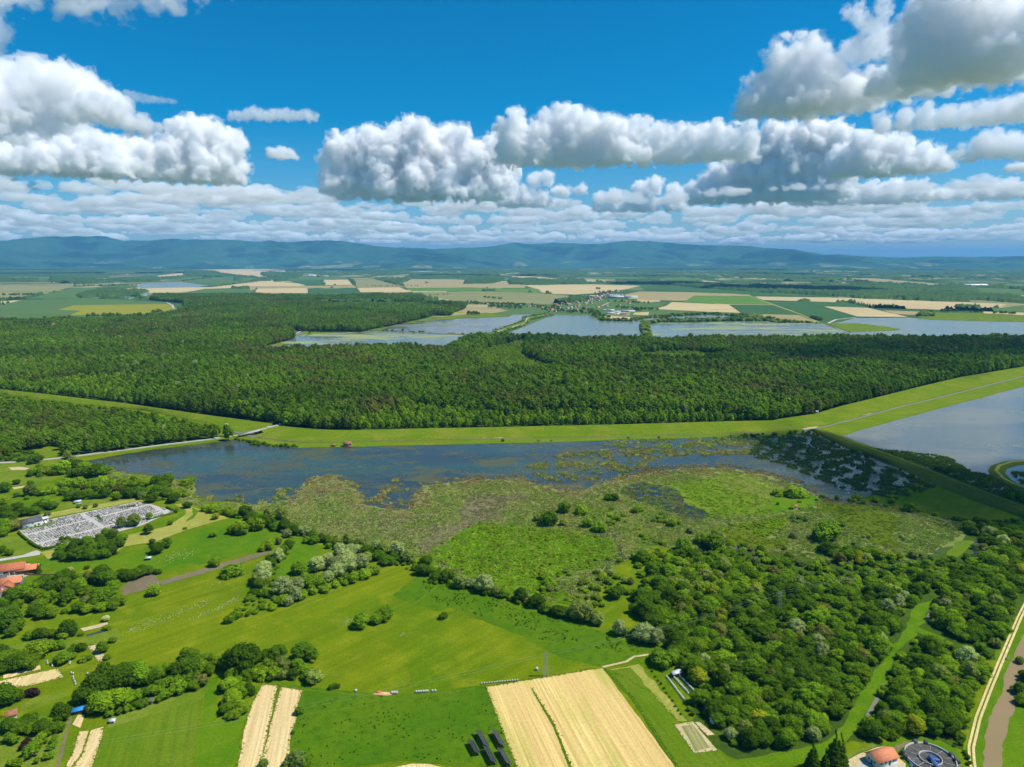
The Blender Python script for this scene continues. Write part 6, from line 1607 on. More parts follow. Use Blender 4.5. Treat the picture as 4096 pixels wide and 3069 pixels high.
farrow('R2', 6, 14, .3, .5, (1430, 568), (1610, 560)); farrow('R2', 8, 10, .5, .8, (820, 465), (785, 430)); farrow('R2', 6, 3, .8, 1.0, (1410, 470), (1430, 472)); farrow('R2', 6, 10, .4, .7, (950, 495), (1200, 495))
farrow('R1', 10, 30, .6, 1.0, (10, 770), (300, 770)); farrow('R1', 8, 14, .7, 1.1, (1070, 785), (1120, 785)); farrow('R1', 8, 6, .7, 1.1, (1125, 800), (1150, 790)); farrow('R1', 12, 40, .5, .9, (600, 695), (1100, 690)); farrow('R1', 12, 40, .5, .9, (1460, 655), (1700, 630))
farrow('R1', 10, 20, .5, .8, (1240, 915), (1300, 900)); farrow('R1', 12, 40, .6, 1.0, (700, 945), (1240, 940)); farrow('R4', 10, 12, .4, .7, (1720, 700), (1860, 708)); farrow('R4', 10, 16, .5, .8, (1540, 700), (1700, 700)); farrow('R4', 10, 14, .5, .8, (1970, 715), (2140, 722))
farrow('R3', 16, 60, .4, .8, (800, 465), (900, 455), (1250, 480), (1350, 495))
T = np.concatenate(T)
c = tints(len(T), [C_DARK, C_MID, C_MID], r)
o = instancer('field_trees', 'far', np.concatenate([T[:, :2], np.zeros((len(T), 1))], 1), np.stack([T[:, 2] * 1.15, T[:, 2] * 1.15, T[:, 2] * .8], 1), c, 8)
tag(o, 'tiny hedgerow and village trees among the far fields', 'trees', None, 'stuff')

# weeds, flowers and grass tufts of the meadow
r = np.random.default_rng(306)
B_ = []
B_.append(bushes(KK(('C6', (740, 800), (1700, 820), (2212, 780)), ('C7', (320, 720), (540, 1300)), ('C6', (1500, 1360), (800, 1430), (600, 1440), (640, 960), (700, 800))), 2.2, .45, [(0.06, .135, .006), (0.075, .16, .006)], 701, .06, .15, .8, 1 / 18))
B_.append(bushes(KK(('C3', (30, 880), (500, 1010), (900, 1150)), ('C7', (1100, 180), (1700, 390), (1300, 380), (700, 220), (0, 20)), ('C2', (2100, 1250), (1950, 1050))), 2.1, .15, [(0.075, .17, .008), (0.10, .20, .010)], 702, .08, .2, .8, 1 / 20))
B_.append(bushes(KK(('C7', (540, 230), (1000, 200), (1600, 380), (1300, 420), (800, 330))), 3, .7, [(0.06, .14, .008)], 703, .12, .26, .8, 1 / 20))
P = np.concatenate([b[0] for b in B_]); c = np.concatenate([b[1] for b in B_]); s = np.concatenate([b[2] for b in B_])
o = instancer('weeds', 'shrub', np.concatenate([P, np.full((len(P), 1), .08)], 1), s, c, 7)
tag(o, 'tall weeds dotted over the rough meadow', 'weeds', None, 'stuff')
F = []
def flowers(crop, n, wid, *pts):
    L = resample([G(*q)[:2] for q in K(crop, *pts)], n)
    L = L[fbm2(L, 1 / 9, n, 3) + .5 * r.standard_normal(n) > .05]
    F.append(L + r.normal(0, wid * 1.15, L.shape))
flowers('C1', 420, 1.1, (1700, 1382), (1900, 1310), (2110, 1190)); flowers('C1', 300, 1.8, (1520, 1340), (1700, 1290), (1840, 1230)); flowers('C1', 200, 3.0, (1300, 1410), (1480, 1390)); flowers('C5', 200, 3.0, (1150, 225), (1500, 120)); flowers('C5', 60, .8, (1160, 225), (1210, 205))
flowers('C6', 120, 1.0, (1025, 185), (1060, 155), (1100, 140)); flowers('C6', 60, .8, (1120, 120), (1165, 105)); flowers('C6', 40, .8, (1550, 275), (1590, 260)); flowers('C1', 200, 3.5, (1450, 860), (1700, 790)); flowers('C1', 120, 3, (1900, 1080), (2100, 1000))
F = np.concatenate(F)
E_ = []
for crop_, q_ in (('C7', [(290, 662), (1225, 508)]), ('C7', [(290, 662), (545, 1330)]), ('C7', [(655, 675), (850, 985), (980, 1330)]), ('C7', [(1235, 506), (1470, 745), (1840, 1330)]), ('C7', [(1805, 965), (1955, 940), (2150, 1170), (1965, 1195), (1805, 965)]), ('C7', [(1290, 525), (1640, 720), (1830, 935)]), ('C6', [(335, 703), (240, 880), (170, 1100), (112, 1445)]), ('C6', [(465, 716), (390, 1060), (308, 1445)]), ('C6', [(495, 730), (400, 1060), (322, 1445)]), ('C6', [(335, 703), (465, 716)]), ('C6', [(495, 730), (685, 760), (625, 930), (632, 1000), (582, 1160), (545, 1445)]), ('C5', [(705, 1122), (660, 1270), (580, 1445)]), ('C5', [(805, 1110), (728, 1330), (640, 1445)]), ('C5', [(915, 1080), (900, 1180), (805, 1445)]), ('C5', [(-60, 690), (505, 565), (560, 640), (250, 720), (-60, 735)]), ('C5', [(780, 370), (860, 350), (950, 480), (870, 505), (780, 370)])):
    W_ = resample([G(*v)[:2] for v in K(crop_, *q_)], 2 + int(sum(np.linalg.norm(np.subtract(G(*a)[:2], G(*b)[:2])) for a, b in zip(K(crop_, *q_), K(crop_, *q_)[1:])) / .45))
    E_.append(W_ + r.normal(0, .55, W_.shape))
E_ = np.concatenate(E_)
o = instancer('grass_margin', 'sedge', np.concatenate([E_, np.full((len(E_), 1), .1)], 1), r.uniform(.12, .36, len(E_)), tints(len(E_), [(0.20, .34, .012), (0.28, .40, .02), (0.45, .46, .10)], r), 12)
tag(o, 'uneven grass tufts along the field edges', 'grass', None, 'stuff')
o = instancer('white_flowers', 'sedge', np.concatenate([F, np.full((len(F), 1), .05)], 1), r.uniform(.12, .34, len(F)), tints(len(F), [(0.62, .64, .34), (0.35, .45, .10), (0.48, .55, .2)], r), 10)
tag(o, 'drifts of white flowers in the meadow', 'flowers', None, 'stuff')
# ------------------------------------------------------------------ built things
def boxes(name, lst, mats, parent=None, loc=(0, 0, 0), rz=0.0):
    """one mesh of axis-aligned boxes (x0,x1,y0,y1,z0,z1[,material index])"""
    V, F, I = [], [], []
    for b in lst:
        x0, x1, y0, y1, z0, z1 = b[:6]; n = len(V)
        V += [(x0, y0, z0), (x1, y0, z0), (x1, y1, z0), (x0, y1, z0), (x0, y0, z1), (x1, y0, z1), (x1, y1, z1), (x0, y1, z1)]
        F += [(n + 3, n + 2, n + 1, n), (n + 4, n + 5, n + 6, n + 7), (n, n + 1, n + 5, n + 4), (n + 1, n + 2, n + 6, n + 5), (n + 2, n + 3, n + 7, n + 6), (n + 3, n, n + 4, n + 7)]
        I += [b[6] if len(b) > 6 else 0] * 6
    me = mesh_np(name, V, [F])
    for mt in (mats if isinstance(mats, (list, tuple)) else [mats]): me.materials.append(mt)
    me.polygons.foreach_set('material_index', np.array(I, np.int32))
    return link(name, me, loc, parent, rz)

def gable_walls(L, W, H, R):
    """box with gable ends (ridge along x)"""
    a, b = L / 2, W / 2
    V = [(-a, -b, 0), (a, -b, 0), (a, b, 0), (-a, b, 0), (-a, -b, H), (a, -b, H), (a, b, H), (-a, b, H), (-a, 0, H + R), (a, 0, H + R)]
    return V, [[(0, 1, 5, 4), (2, 3, 7, 6)], [(1, 2, 6), (1, 6, 9), (1, 9, 5), (3, 0, 4), (3, 4, 8), (3, 8, 7)]]
def gable_roof(L, W, H, R, ov=.5, th=.18):
    a, b = L / 2 + ov, W / 2 + ov
    k = R / (W / 2); zb = H - k * ov
    V = []
    for x in (-a, a):
        V += [(x, -b, zb), (x, 0, H + R), (x, b, zb), (x, -b, zb + th), (x, 0, H + R + th), (x, b, zb + th)]
    F = [(3, 9, 10, 4), (4, 10, 11, 5), (0, 1, 7, 6), (1, 2, 8, 7), (0, 6, 9, 3), (2, 5, 11, 8)]
    E = [(0, 3, 4, 1), (1, 4, 5, 2), (6, 7, 10, 9), (7, 8, 11, 10)]
    return V, [F + E]
def house(name, px, py, L, W, H, R, rz, wall, roof, label, cat='house', group=None, wins=(), doors=(), chimney=False, z=.08):
    x, y, _ = G(px, py)
    o = empty(name, (x, y, z), rz)
    tag(o, label, cat, group)
    V, F = gable_walls(L, W, H, R); link('wall', mesh_np('wall', V, F, M[wall]), parent=o)
    V, F = gable_roof(L, W, H, R); rf = link('roof', mesh_np('roof', V, F, M[roof]), parent=o)
    if chimney: boxes('chimney', [(L * .2, L * .2 + .6, -.3, .3, H + R * .6, H + R + .9)], M['cream_wall'], rf)
    for side, u, zc, w, h in wins:
        d = .06
        if side in 'fb':
            s = -1 if side == 'f' else 1
            y0, y1 = sorted((s * W / 2, s * (W / 2 + d)))
            wd = boxes('window', [(u - w / 2, u + w / 2, y0, y1, zc - h / 2, zc + h / 2)], M['glass'], o)
            boxes('window_frame', [(u - w / 2 - .08, u + w / 2 + .08, y0, y1 + .02 * s if s > 0 else y1, zc + h / 2, zc + h / 2 + .1), (u - w / 2 - .08, u + w / 2 + .08, y0 - (.04 if s < 0 else 0), y1 + (.04 if s > 0 else 0), zc - h / 2 - .1, zc - h / 2)], M['white_paint'], wd)
        else:
            s = -1 if side == 'l' else 1
            x0, x1 = sorted((s * L / 2, s * (L / 2 + d)))
            boxes('window', [(x0, x1, u - w / 2, u + w / 2, zc - h / 2, zc + h / 2)], M['glass'], o)
    for side, u, w, h, mt in doors:
        if side == 'f': boxes('door', [(u - w / 2, u + w / 2, -W / 2 - .05, -W / 2, 0, h)], M[mt], o)
        else:
            s = -1 if side == 'l' else 1
            x0, x1 = sorted((s * L / 2, s * (L / 2 + .05)))
            boxes('door', [(x0, x1, u - w / 2, u + w / 2, 0, h)], M[mt], o)
    return o
def pxy(crop, x, y): return K(crop, (x, y))[0]
def ang(crop, a, b, z=0):
    p, q = (G(*pxy(crop, *v), z) for v in (a, b))
    return math.atan2(q[1] - p[1], q[0] - p[0])

# ---- cemetery
near('cemetery_ground', KK(('C1', (170, 612), (500, 492), (1220, 345), (1262, 362), (1290, 355), (1550, 437), (1400, 492), (1240, 562), (480, 762), (370, 772))), 'gravel', .18, .2)
g0 = np.array(G(*pxy('C1', 190, 605))); g1 = np.array(G(*pxy('C1', 1230, 352)))
ux = (g1 - g0)[:2]; ux /= np.linalg.norm(ux); uy = np.array([ux[1], -ux[0]])
rza = math.atan2(ux[1], ux[0])
cem = Gn(KK(('C1', (185, 615), (500, 500), (1215, 352), (1262, 368), (1290, 362), (1535, 438), (1400, 486), (1240, 552), (480, 752), (375, 765))), 0)
rg = np.random.default_rng(404)
C0 = np.array(cem).mean(0); spots = []
for a in np.arange(-110, 110, 1.9):
    for b in np.arange(-70, 70, 3.5):
        if int((a + 110.01) // 1.9) % 26 in (0, 1): continue          # cross paths
        if int((b + 70.01) // 3.5) % 8 == 0: continue
        p = C0 + ux * (a + rg.uniform(-.15, .15)) + uy * (b + rg.uniform(-.2, .2))
        if rg.uniform() < .93: spots.append(p)
spots = np.array(spots); spots = spots[inpoly(spots, cem)]
def grave_mesh(k):
    m0 = [M['stone_light'], M['stone_grey'], M['stone_dark'], M['stone_light'], M['stone_grey']][k]
    m1 = [M['stone_light'], M['stone_dark'], M['stone_grey'], M['stone_grey'], M['stone_light']][k]
    l = [(-.62, .62, -1.1, 1.1, 0, .22, 0), (-.5, .5, -1.0, .75, .22, .36, 1), (-.5, .5, .8, 1.0, .22, [1.0, 1.2, 1.1, .8, 1.25][k], 1)]
    if k in (1, 4): l.append((-.12, .12, .82, .96, 1.2, 1.75, 1)); l.append((-.3, .3, .82, .96, 1.42, 1.55, 1))
    o = boxes('grave', l, [m0, m1]); me = o.data; bpy.data.objects.remove(o)
    return me
GR = [grave_mesh(k) for k in range(5)]
GRN_ = ['pale stone grave', 'grave with dark slab and cross', 'dark granite grave', 'pale grave with grey slab', 'grey grave with pale cross']
dist = np.linalg.norm(spots, axis=1)
order_g = np.argsort(dist)
for n_, k in enumerate(order_g[:300]):
    v = rg.choice(5, p=[.38, .18, .08, .22, .14])
    o = link('grave', GR[v], (spots[k][0], spots[k][1], .18), None, rza + rg.normal(0, .02) + math.pi)
    tag(o, GRN_[v] + ' in the rows of the cemetery', 'grave', 'cemetery: ' + GRN_[v])
PROTO['grave'] = [proto(m_) for m_ in GR]
rest = spots[order_g[300:]]
if len(rest):
    o = instancer('graves', 'grave', np.concatenate([rest, np.full((len(rest), 1), .18)], 1), np.ones(len(rest)), np.ones((len(rest), 3)), 31)
    at = o.data.attributes['rot']; rr_ = np.zeros((len(rest), 3), np.float32); rr_[:, 2] = rza + math.pi; at.data.foreach_set('vector', rr_.ravel())
    tag(o, 'further rows of graves at the back of the cemetery', 'graves', None, 'stuff')
print('graves', len(spots))
for ln in (((300, 630), (400, 750)), ((545, 520), (700, 640)), ((820, 440), (970, 545)), ((1180, 375), (1290, 480))):
    path('cemetery_path', K('C1', *ln), 2.4, .24, M['gravel'])
path('cemetery_path', K('C1', (250, 640), (660, 530), (830, 455), (1260, 372)), 2.4, .245, M['gravel'])
def hedge(label, crop, pts, w, h, tone=C_DARK):
    L = resample([G(*q)[:2] for q in K(crop, *pts)], max(3, int(len(pts) * 30)))
    t = np.gradient(L, axis=0); t /= np.linalg.norm(t, axis=1)[:, None]; nr = np.stack([-t[:, 1], t[:, 0]], 1)
    V, F = [], []
    n = len(L)
    rr = np.random.default_rng(int(h * 100) + n)
    for off, z in ((-.5, 0), (-.5, 1), (.5, 1), (.5, 0)):
        q = L + nr * w * off + rr.normal(0, .06, L.shape)
        V.append(np.concatenate([q, (z * h + .1 + rr.normal(0, .06, (n, 1)) * z)], 1))
    for k in range(3):
        i = np.arange(n - 1); F.append(np.stack([k * n + i, k * n + i + 1, (k + 1) * n + i + 1, (k + 1) * n + i], 1))
    F.append(np.array([[0, n, 2 * n, 3 * n], [n - 1, 4 * n - 1, 3 * n - 1, 2 * n - 1]]))
    core = mesh_np('hedge', np.concatenate(V), [np.concatenate(F)], M['leaf'])
    o = link('hedge', core); o['tint'] = list(tone)
    m_ = 14 * n
    i = rr.integers(0, n, m_); side = rr.integers(0, 3, m_); u = rr.uniform(-.5, .5, m_)
    c = np.concatenate([L[i], np.zeros((m_, 1))], 1); c[:, :2] += rr.normal(0, .3, (m_, 2))
    off = np.where(side == 0, -.5, np.where(side == 1, .5, u)); c[:, :2] += nr[i] * (off * w)[:, None]
    c[:, 2] = .1 + np.where(side == 2, h, rr.uniform(0, h, m_))
    N_ = np.concatenate([nr[i] * np.sign(off)[:, None], np.zeros((m_, 1))], 1); N_[side == 2] = (0, 0, 1)
    V2, F2 = leaf_quads(c, N_, .22, rr)
    lf = link('leaves', mesh_np('leaves', V2, [F2], M['leaf']), parent=o); lf['tint'] = list(tone)
    return tag(o, label, 'hedge')
hedge('clipped dark hedge along the near left side of the cemetery', 'C1', [(165, 625), (205, 665), (245, 695)], 1.3, 1.6)
hedge('clipped dark hedge at the lower corner of the cemetery', 'C1', [(255, 705), (310, 745), (365, 768)], 1.5, 1.9)
hedge('clipped hedge closing the bottom end of the cemetery', 'C1', [(370, 775), (430, 768), (490, 755)], 1.4, 1.7)
hedge('clipped hedge at the far right end of the cemetery', 'C1', [(1475, 402), (1520, 425), (1562, 445)], 1.2, 1.6)
hedge('low hedge between the chapel yard and the graves', 'C1', [(190, 600), (340, 575), (505, 535)], 1.0, 1.2, C_MID)
hedge('low hedge along the right lower edge of the cemetery', 'C1', [(1350, 500), (1450, 475), (1545, 450)], 1.0, 1.2, C_MID)
hedge('dark hedge dividing the middle of the cemetery', 'C1', [(1070, 412), (1130, 400), (1195, 388)], 1.0, 1.5)
hedge('short dark hedge beside the cross path of the cemetery', 'C1', [(860, 480), (885, 500), (905, 518)], .9, 1.2)

# ---- chapel and its yard
near('yard', KK(('C1', (165, 600), (180, 560), (430, 510), (500, 490), (520, 520), (180, 605))), 'gravel', .2, .2)
rzc = rza
house('chapel', *pxy('C1', 278, 565), 14, 9.5, 5.0, 2.6, rzc, 'white_wall', 'grey_roof', 'white cemetery chapel with dark grey gable roof', 'chapel', None, [('f', -4, 1.8, 1.4, 1.6), ('f', 0, 3.6, 1.2, 1.0), ('f', 4.2, 1.8, 1.4, 1.6), ('l', 0, 3.4, 1.0, 1.2)], [('f', 1.6, 1.5, 2.3, 'brown_wood')])
house('chapel_annex', *pxy('C1', 195, 572), 7, 6, 2.8, 1.6, rzc, 'white_wall', 'grey_roof', 'low annex with grey roof left of the white chapel', 'annex', None, [('f', 0, 1.5, 1.2, 1.1)], [('f', 2.2, 1.0, 2.0, 'brown_wood')])
house('garage', *pxy('C1', 372, 522), 8.5, 5.5, 2.6, .9, rzc, 'cream_wall', 'tin_roof', 'small garage with blue grey tin roof behind the chapel', 'garage', None, [('f', -2.6, 1.5, 1.0, .9)], [('f', 1.6, 2.6, 2.2, 'brown_wood')])

# ---- cars
def car(px, py, rz, paint, label, z=.2, van=False):
    x, y, _ = G(px, py, z)
    o = empty('parked_car' if z < .5 else 'car', (x, y, z), rz)
    tag(o, label, 'car')
    h = 2.0 if van else 1.45
    prof = [(-2.1, .35), (-2.15, .75), (-1.9, .95), (-1.45, h * .97), (.35, h), (1.05, .98), (2.0, .85), (2.15, .6), (2.1, .35)]
    V = [(a, s * .86 * (.82 if b > 1.0 else 1), b) for s in (-1, 1) for a, b in prof]
    n = len(prof)
    F = [(i, i + 1, n + i + 1, n + i) for i in range(n - 1)] + [(n - 1, 0, n, 2 * n - 1)]
    T3 = [(0, i + 1, i) for i in range(1, n - 1)] + [(n, n + i, n + i + 1) for i in range(1, n - 1)]
    link('body', mesh_np('body', V, [F, T3], M[paint]), parent=o)
    boxes('side_window', [(-1.25, .5, -.83, -.74, 1.0, h * .93)], M['glass'], o)
    boxes('side_window', [(-1.25, .5, .74, .83, 1.0, h * .93)], M['glass'], o)
    Vw = [(.42, -.62, h * .97), (.42, .62, h * .97), (1.0, .68, 1.03), (1.0, -.68, 1.03)]
    link('windscreen', mesh_np('windscreen', [(a + .03, b, c + .02) for a, b, c in Vw], [[(0, 3, 2, 1)]], M['glass']), parent=o)
    Vt, Ft = tube([(0, -.1, 0), (0, .1, 0)], [.32, .32], 10)
    Vt = np.concatenate([Vt, [(0, -.1, 0), (0, .1, 0)]])
    caps = [(20, (k + 1) % 10, k) for k in range(10)] + [(21, 10 + k, 10 + (k + 1) % 10) for k in range(10)]
    wm = mesh_np('wheel', Vt, [Ft, caps], M['tyre'])
    for a in (-1.3, 1.35):
        for b in (-.8, .8): link('wheel', wm, (a, b, .32), o)
    return o
rb5 = ang('R5', (1300, 765), (1640, 725))
car(*pxy('R5', 1735, 712), rb5, 'white_paint', 'white car on the narrow road before the bridge', 1.08)
car(*pxy('R5', 2158, 625), ang('R5', (1925, 682), (2085, 643)), 'white_paint', 'white car on the ramp just past the bridge', 5.2)
car(*pxy('R6', 243, 600), ang('R6', (215, 608), (262, 592)), 'white_paint', 'white car at the forest end of the road', 5.15)
car(*pxy('R5', 1823, 602), .4, 'white_paint', 'white car standing on the grass of the levee', 3.0)
car(*pxy('C1', 402, 535), rzc + 1.4, 'white_paint', 'white van parked behind the chapel garage', .22, True)
car(*pxy('C1', 360, 545), rzc + .2, 'white_paint', 'white car parked in front of the chapel garage', .22)
car(*pxy('C1', 447, 525), rzc + 1.0, 'car_dark', 'dark car parked right of the chapel garage', .22)

# ---- bridge
d = br1 - br0; Lb = np.linalg.norm(d[:2]); rzb = math.atan2(d[1], d[0]); slope = math.atan2(d[2], Lb)
bo = empty('road_bridge', tuple(br0), rzb); bo.rotation_euler = (0, -slope, rzb)
tag(bo, 'concrete road bridge over the canal at the end of the lake', 'bridge')
boxes('deck', [(-.5, Lb + .5, -3.6, 3.6, -.9, .05)], M['concrete'], bo)
for k in (.12, .5, .88): boxes('pier', [(Lb * k - .5, Lb * k + .5, -3.0, 3.0, -6.5, -.9)], M['dark_concrete'], bo)
for s_ in (-1, 1):
    boxes('railing', [(0, Lb, s_ * 3.4 - .05, s_ * 3.4 + .05, .95, 1.05), (0, Lb, s_ * 3.4 - .04, s_ * 3.4 + .04, .5, .56)] + [(a_, a_ + .1, s_ * 3.4 - .05, s_ * 3.4 + .05, .05, 1.0) for a_ in np.arange(0, Lb, 2.2)], M['metal'], bo)

# ---- boathouse, small hut and jetty on the lake shore
house('boathouse', *pxy('R6', 787, 776), 9.5, 6.0, 3.4, 1.6, .03, 'pink_wall', 'old_roof', 'boathouse with brown tiled roof at the lake shore', 'boathouse', None, [('f', -2.4, 2.0, 1.6, 1.1), ('f', 2.6, 2.0, 1.6, 1.1)], [('f', .2, 1.4, 2.2, 'brown_wood')], z=.9)
bh = G(*pxy('R6', 787, 776))
boxes('stilts', [(a_ - .12, a_ + .12, b_ - .12, b_ + .12, -.9, 0) for a_ in (-4.5, -1.5, 1.5, 4.5) for b_ in (-2.8, 2.8)] + [(-5, 5, -4.6, -2.9, -.2, -.05)], M['brown_wood'], bpy.data.objects['boathouse'])
house('fishing_hut', *pxy('R6', 672, 778), 4.5, 2.6, 1.7, .7, .05, 'brown_wood', 'old_roof', 'tiny wooden fishing hut left of the boathouse', 'hut', None, [('f', 0, 1.0, .9, .6)], [], z=.5)
house('hunting_hut', *pxy('R8', 537, 516), 5, 4, 2.4, 1.1, .3, 'white_wall', 'tin_roof', 'small white hut at the forest edge above the canal', 'hut', None, [('f', 0, 1.4, .8, .8)], [], z=2.0)
house('hide_hut', *pxy('C4', 518, 340), 4.0, 3.5, 2.2, .9, .4, 'cream_wall', 'old_roof', 'small pale hut alone in the bright marsh grass', 'hut', None, [('f', 0, 1.2, .8, .7)], [], z=.4)

# ---- houses at the left edge
r1 = ang('C1', (80, 985), (320, 955))
house('barn', *pxy('C1', 60, 985), 24, 9, 4.2, 3.2, r1, 'cream_wall', 'red_roof', 'long barn with bright red tiled roof at the left edge', 'barn', None, [('f', -8, 1.8, 1.4, 1.2), ('f', 7, 1.8, 1.2, 1.1)], [('f', 1, 3.2, 3.2, 'brown_wood'), ('f', 4.6, 2.6, 3.0, 'brown_wood')])
house('barn', *pxy('C1', 258, 968), 13, 7, 3.0, 2.2, r1, 'brown_wood', 'orange_roof', 'shorter barn with faded red roof right of the long barn', 'barn', None, [], [('f', -2, 3, 2.4, 'brown_wood'), ('f', 2.6, 2.6, 2.4, 'brown_wood')])
house('house', *pxy('C1', 95, 1100), 13, 8, 4.0, 3.0, r1 + .12, 'cream_wall', 'orange_roof', 'house with orange red roof below the long barn', 'house', None, [('f', -3, 1.7, 1.2, 1.3), ('f', 2, 1.7, 1.2, 1.3), ('r', 0, 1.8, 1.1, 1.2)], [('f', -.5, 1.0, 2.1, 'brown_wood')], True)
house('house', *pxy('C1', 70, 1140), 8, 7, 3.4, 2.6, r1 - 1.45, 'white_wall', 'red_roof', 'wing with red roof in front of the orange roofed house', 'house', None, [('l', 0, 1.7, 1.1, 1.2)], [], False)
house('house', *pxy('C1', 25, 1200), 11, 8, 3.6, 3.0, r1 - 1.2, 'cream_wall', 'old_roof', 'house with dark red roof in the trees at the left edge', 'house', None, [('l', 1.5, 1.7, 1.1, 1.2), ('r', 0, 1.7, 1.1, 1.2)], [], True)
house('shed', *pxy('C1', 170, 1095), 6, 5, 2.4, 1.2, r1 + .1, 'cream_wall', 'grey_roof', 'small grey roofed shed right of the orange roofed house', 'shed', None, [], [('f', 0, 2.0, 2.0, 'brown_wood')])
house('shed', *pxy('C1', 15, 1045), 7, 5, 2.8, 1.2, r1, 'cream_wall', 'grey_roof', 'grey roofed shed at the left edge in front of the long barn', 'shed', None, [], [('f', 0, 2.2, 2.1, 'brown_wood')])
near('yard', KK(('C1', (-60, 990), (200, 985), (250, 1000), (100, 1060), (-60, 1100))), 'gravel', .15, .3)
sp_ = G(*pxy('C1', 226, 930)); Vp, Fp = ICO2
link('straw_heap', mesh_np('straw_heap', Vp * [4.2, 3.2, 2.6] * rng.uniform(.9, 1.1, (len(Vp), 1)), [Fp], M['straw_pile'], True), (sp_[0], sp_[1], .4))
tag(bpy.data.objects['straw_heap'], 'pale straw heap behind the two red roofed barns', 'heap')
# fence of the garden east of the barns
fr = [G(*pxy('C1', 215, 1002)), G(*pxy('C1', 500, 1000)), G(*pxy('C1', 680, 996))]
fl = resample(fr, 60)
fo = empty('garden_fence', (fl[0][0], fl[0][1], .08)); tag(fo, 'grey wooden fence along the garden below the barns', 'fence')
pm = boxes('post', [(-.1, .1, -.1, .1, 0, 1.3)], M['brown_wood']); pme = pm.data; bpy.data.objects.remove(pm)
for k in range(0, 60, 3): link('post', pme, (fl[k][0] - fl[0][0], fl[k][1] - fl[0][1], 0), fo)
for k in range(0, 57, 3):
    a_, b_ = fl[k] - fl[0], fl[k + 3] - fl[0]
    v = [(a_[0], a_[1], .35), (b_[0], b_[1], .35), (b_[0], b_[1], 1.15), (a_[0], a_[1], 1.15)]
    v2 = [(p_[0], p_[1] + .06, p_[2]) for p_ in v]
    link('board', mesh_np('board', v + v2, [[(0, 1, 2, 3), (7, 6, 5, 4), (3, 2, 6, 7), (0, 4, 5, 1)]], M['brown_wood']), parent=fo)
# gazebo-like sheds in the gardens behind the cemetery
house('garden_shed', *pxy('C1', 690, 362), 5, 3.5, 2.2, .6, r1 + .2, 'white_wall', 'tin_roof', 'pale garden shed under the trees behind the cemetery', 'shed', None, [('f', 0, 1.2, .8, .6)], [])
house('field_shelter', *pxy('C1', 1315, 862), 3.2, 2.4, 1.9, .5, .3, 'brown_wood', 'tin_roof', 'small wooden shelter with pale roof in the green meadow', 'shelter', None, [], [('f', 0, .9, 1.6, 'brown_wood')])
house('garden_hut', *pxy('C5', 610, 278), 4.5, 3.5, 2.3, 1.1, .5, 'brown_wood', 'old_roof', 'brown hut half hidden in the garden trees', 'hut', None, [('f', 0, 1.2, .8, .7)], [])
house('garden_hut', *pxy('C5', 1322, 880), 2.6, 2.2, 2.3, .7, .3, 'brown_wood', 'grey_roof', 'small brown hut with dark roof in the orchard', 'hut', None, [], [('f', 0, .8, 1.8, 'brown_wood')])
house('garden_hut', *pxy('C5', 95, 1000), 5, 4, 2.4, 1.4, .6, 'cream_wall', 'old_roof', 'small house with red roof in the gardens at the left edge', 'house', None, [('f', 0, 1.4, .9, .9)], [])
bt = house('tarp_shed', *pxy('C5', 720, 948), 7.5, 3.0, 1.9, .45, ang('C5', (640, 955), (760, 925)), 'brown_wood', 'blue', 'long shed covered with a bright blue tarp', 'shed', None, [], [('f', 1, 1.2, 1.6, 'brown_wood')])
house('garden_cabin', *pxy('C5', 998, 1042), 2.0, 1.6, 1.4, .4, .2, 'white_wall', 'tin_roof', 'tiny white cabin at the corner of the orchard', 'cabin', None, [], [('f', 0, .7, 1.1, 'brown_wood')])
house('pump_hut', *pxy('C7', 2120, 948), 2.8, 2.2, 2.0, .5, .5, 'white_wall', 'tin_roof', 'small white hut at the wood edge right of the vegetable bed', 'hut', None, [], [('f', 0, .8, 1.6, 'brown_wood')])

# ---- hay bales
def bale_mesh():
    Vb, Fb = tube([(0, -.62, .62), (0, -.55, .62), (0, .55, .62), (0, .62, .62)], [.56, .62, .62, .56], 14)
    n = len(Vb); Vb = np.concatenate([Vb, [(0, -.62, .62), (0, .62, .62)]])
    caps = [(n, (k + 1) % 14, k) for k in range(14)] + [(n + 1, n - 14 + k, n - 14 + (k + 1) % 14) for k in range(14)]
    return mesh_np('hay_bale', Vb, [Fb, caps], M['bale'])
BM = bale_mesh()
def bale(crop, x, y, s, label, group):
    p = G(*pxy(crop, x, y))
    tag(link('hay_bale', BM, (p[0], p[1], .1), None, rnd.uniform(-.3, .3), s), label, 'hay bale', group)
bale('C6', 1157, 772, 1.05, 'single wrapped hay bale left of the loose straw pile', 'hay bales beside the field track')
for k, x in enumerate((1477, 1498, 1518)): bale('C6', x, 790, 1.1, f'wrapped hay bale right of the straw pile, {ORD[k]} of three', 'hay bales beside the field track')
for k, x in enumerate((1692, 1714, 1733, 1755, 1776, 1793, 1836, 1860)): bale('C6', x, 780 - k * 1.3, .9, f'wrapped hay bale in the row of eight, {ORD[k]} from the left', 'hay bales beside the field track')
for k in range(15): bale('C7', 255 + k * 20.6, 640 - k * 2.0, .68, f'wrapped hay bale in the row above the straw field, {ORD[k]} from the left', 'hay bales above the straw field')
bale('C7', 698, 528, 1.25, 'lone hay bale left of the lattice pylon', None)
sx_ = G(*pxy('C6', 1390, 793))
Vp, Fp = ICO2
pl = link('straw_pile', mesh_np('straw_pile', Vp * [5.5, 1.6, .8] * rng.uniform(.8, 1.15, (len(Vp), 1)), [Fp], M['straw_pile'], False), (sx_[0], sx_[1], .1))
tag(pl, 'loose straw pile between the hay bales by the track', 'straw pile')
tp = G(*pxy('C6', 1362, 786))
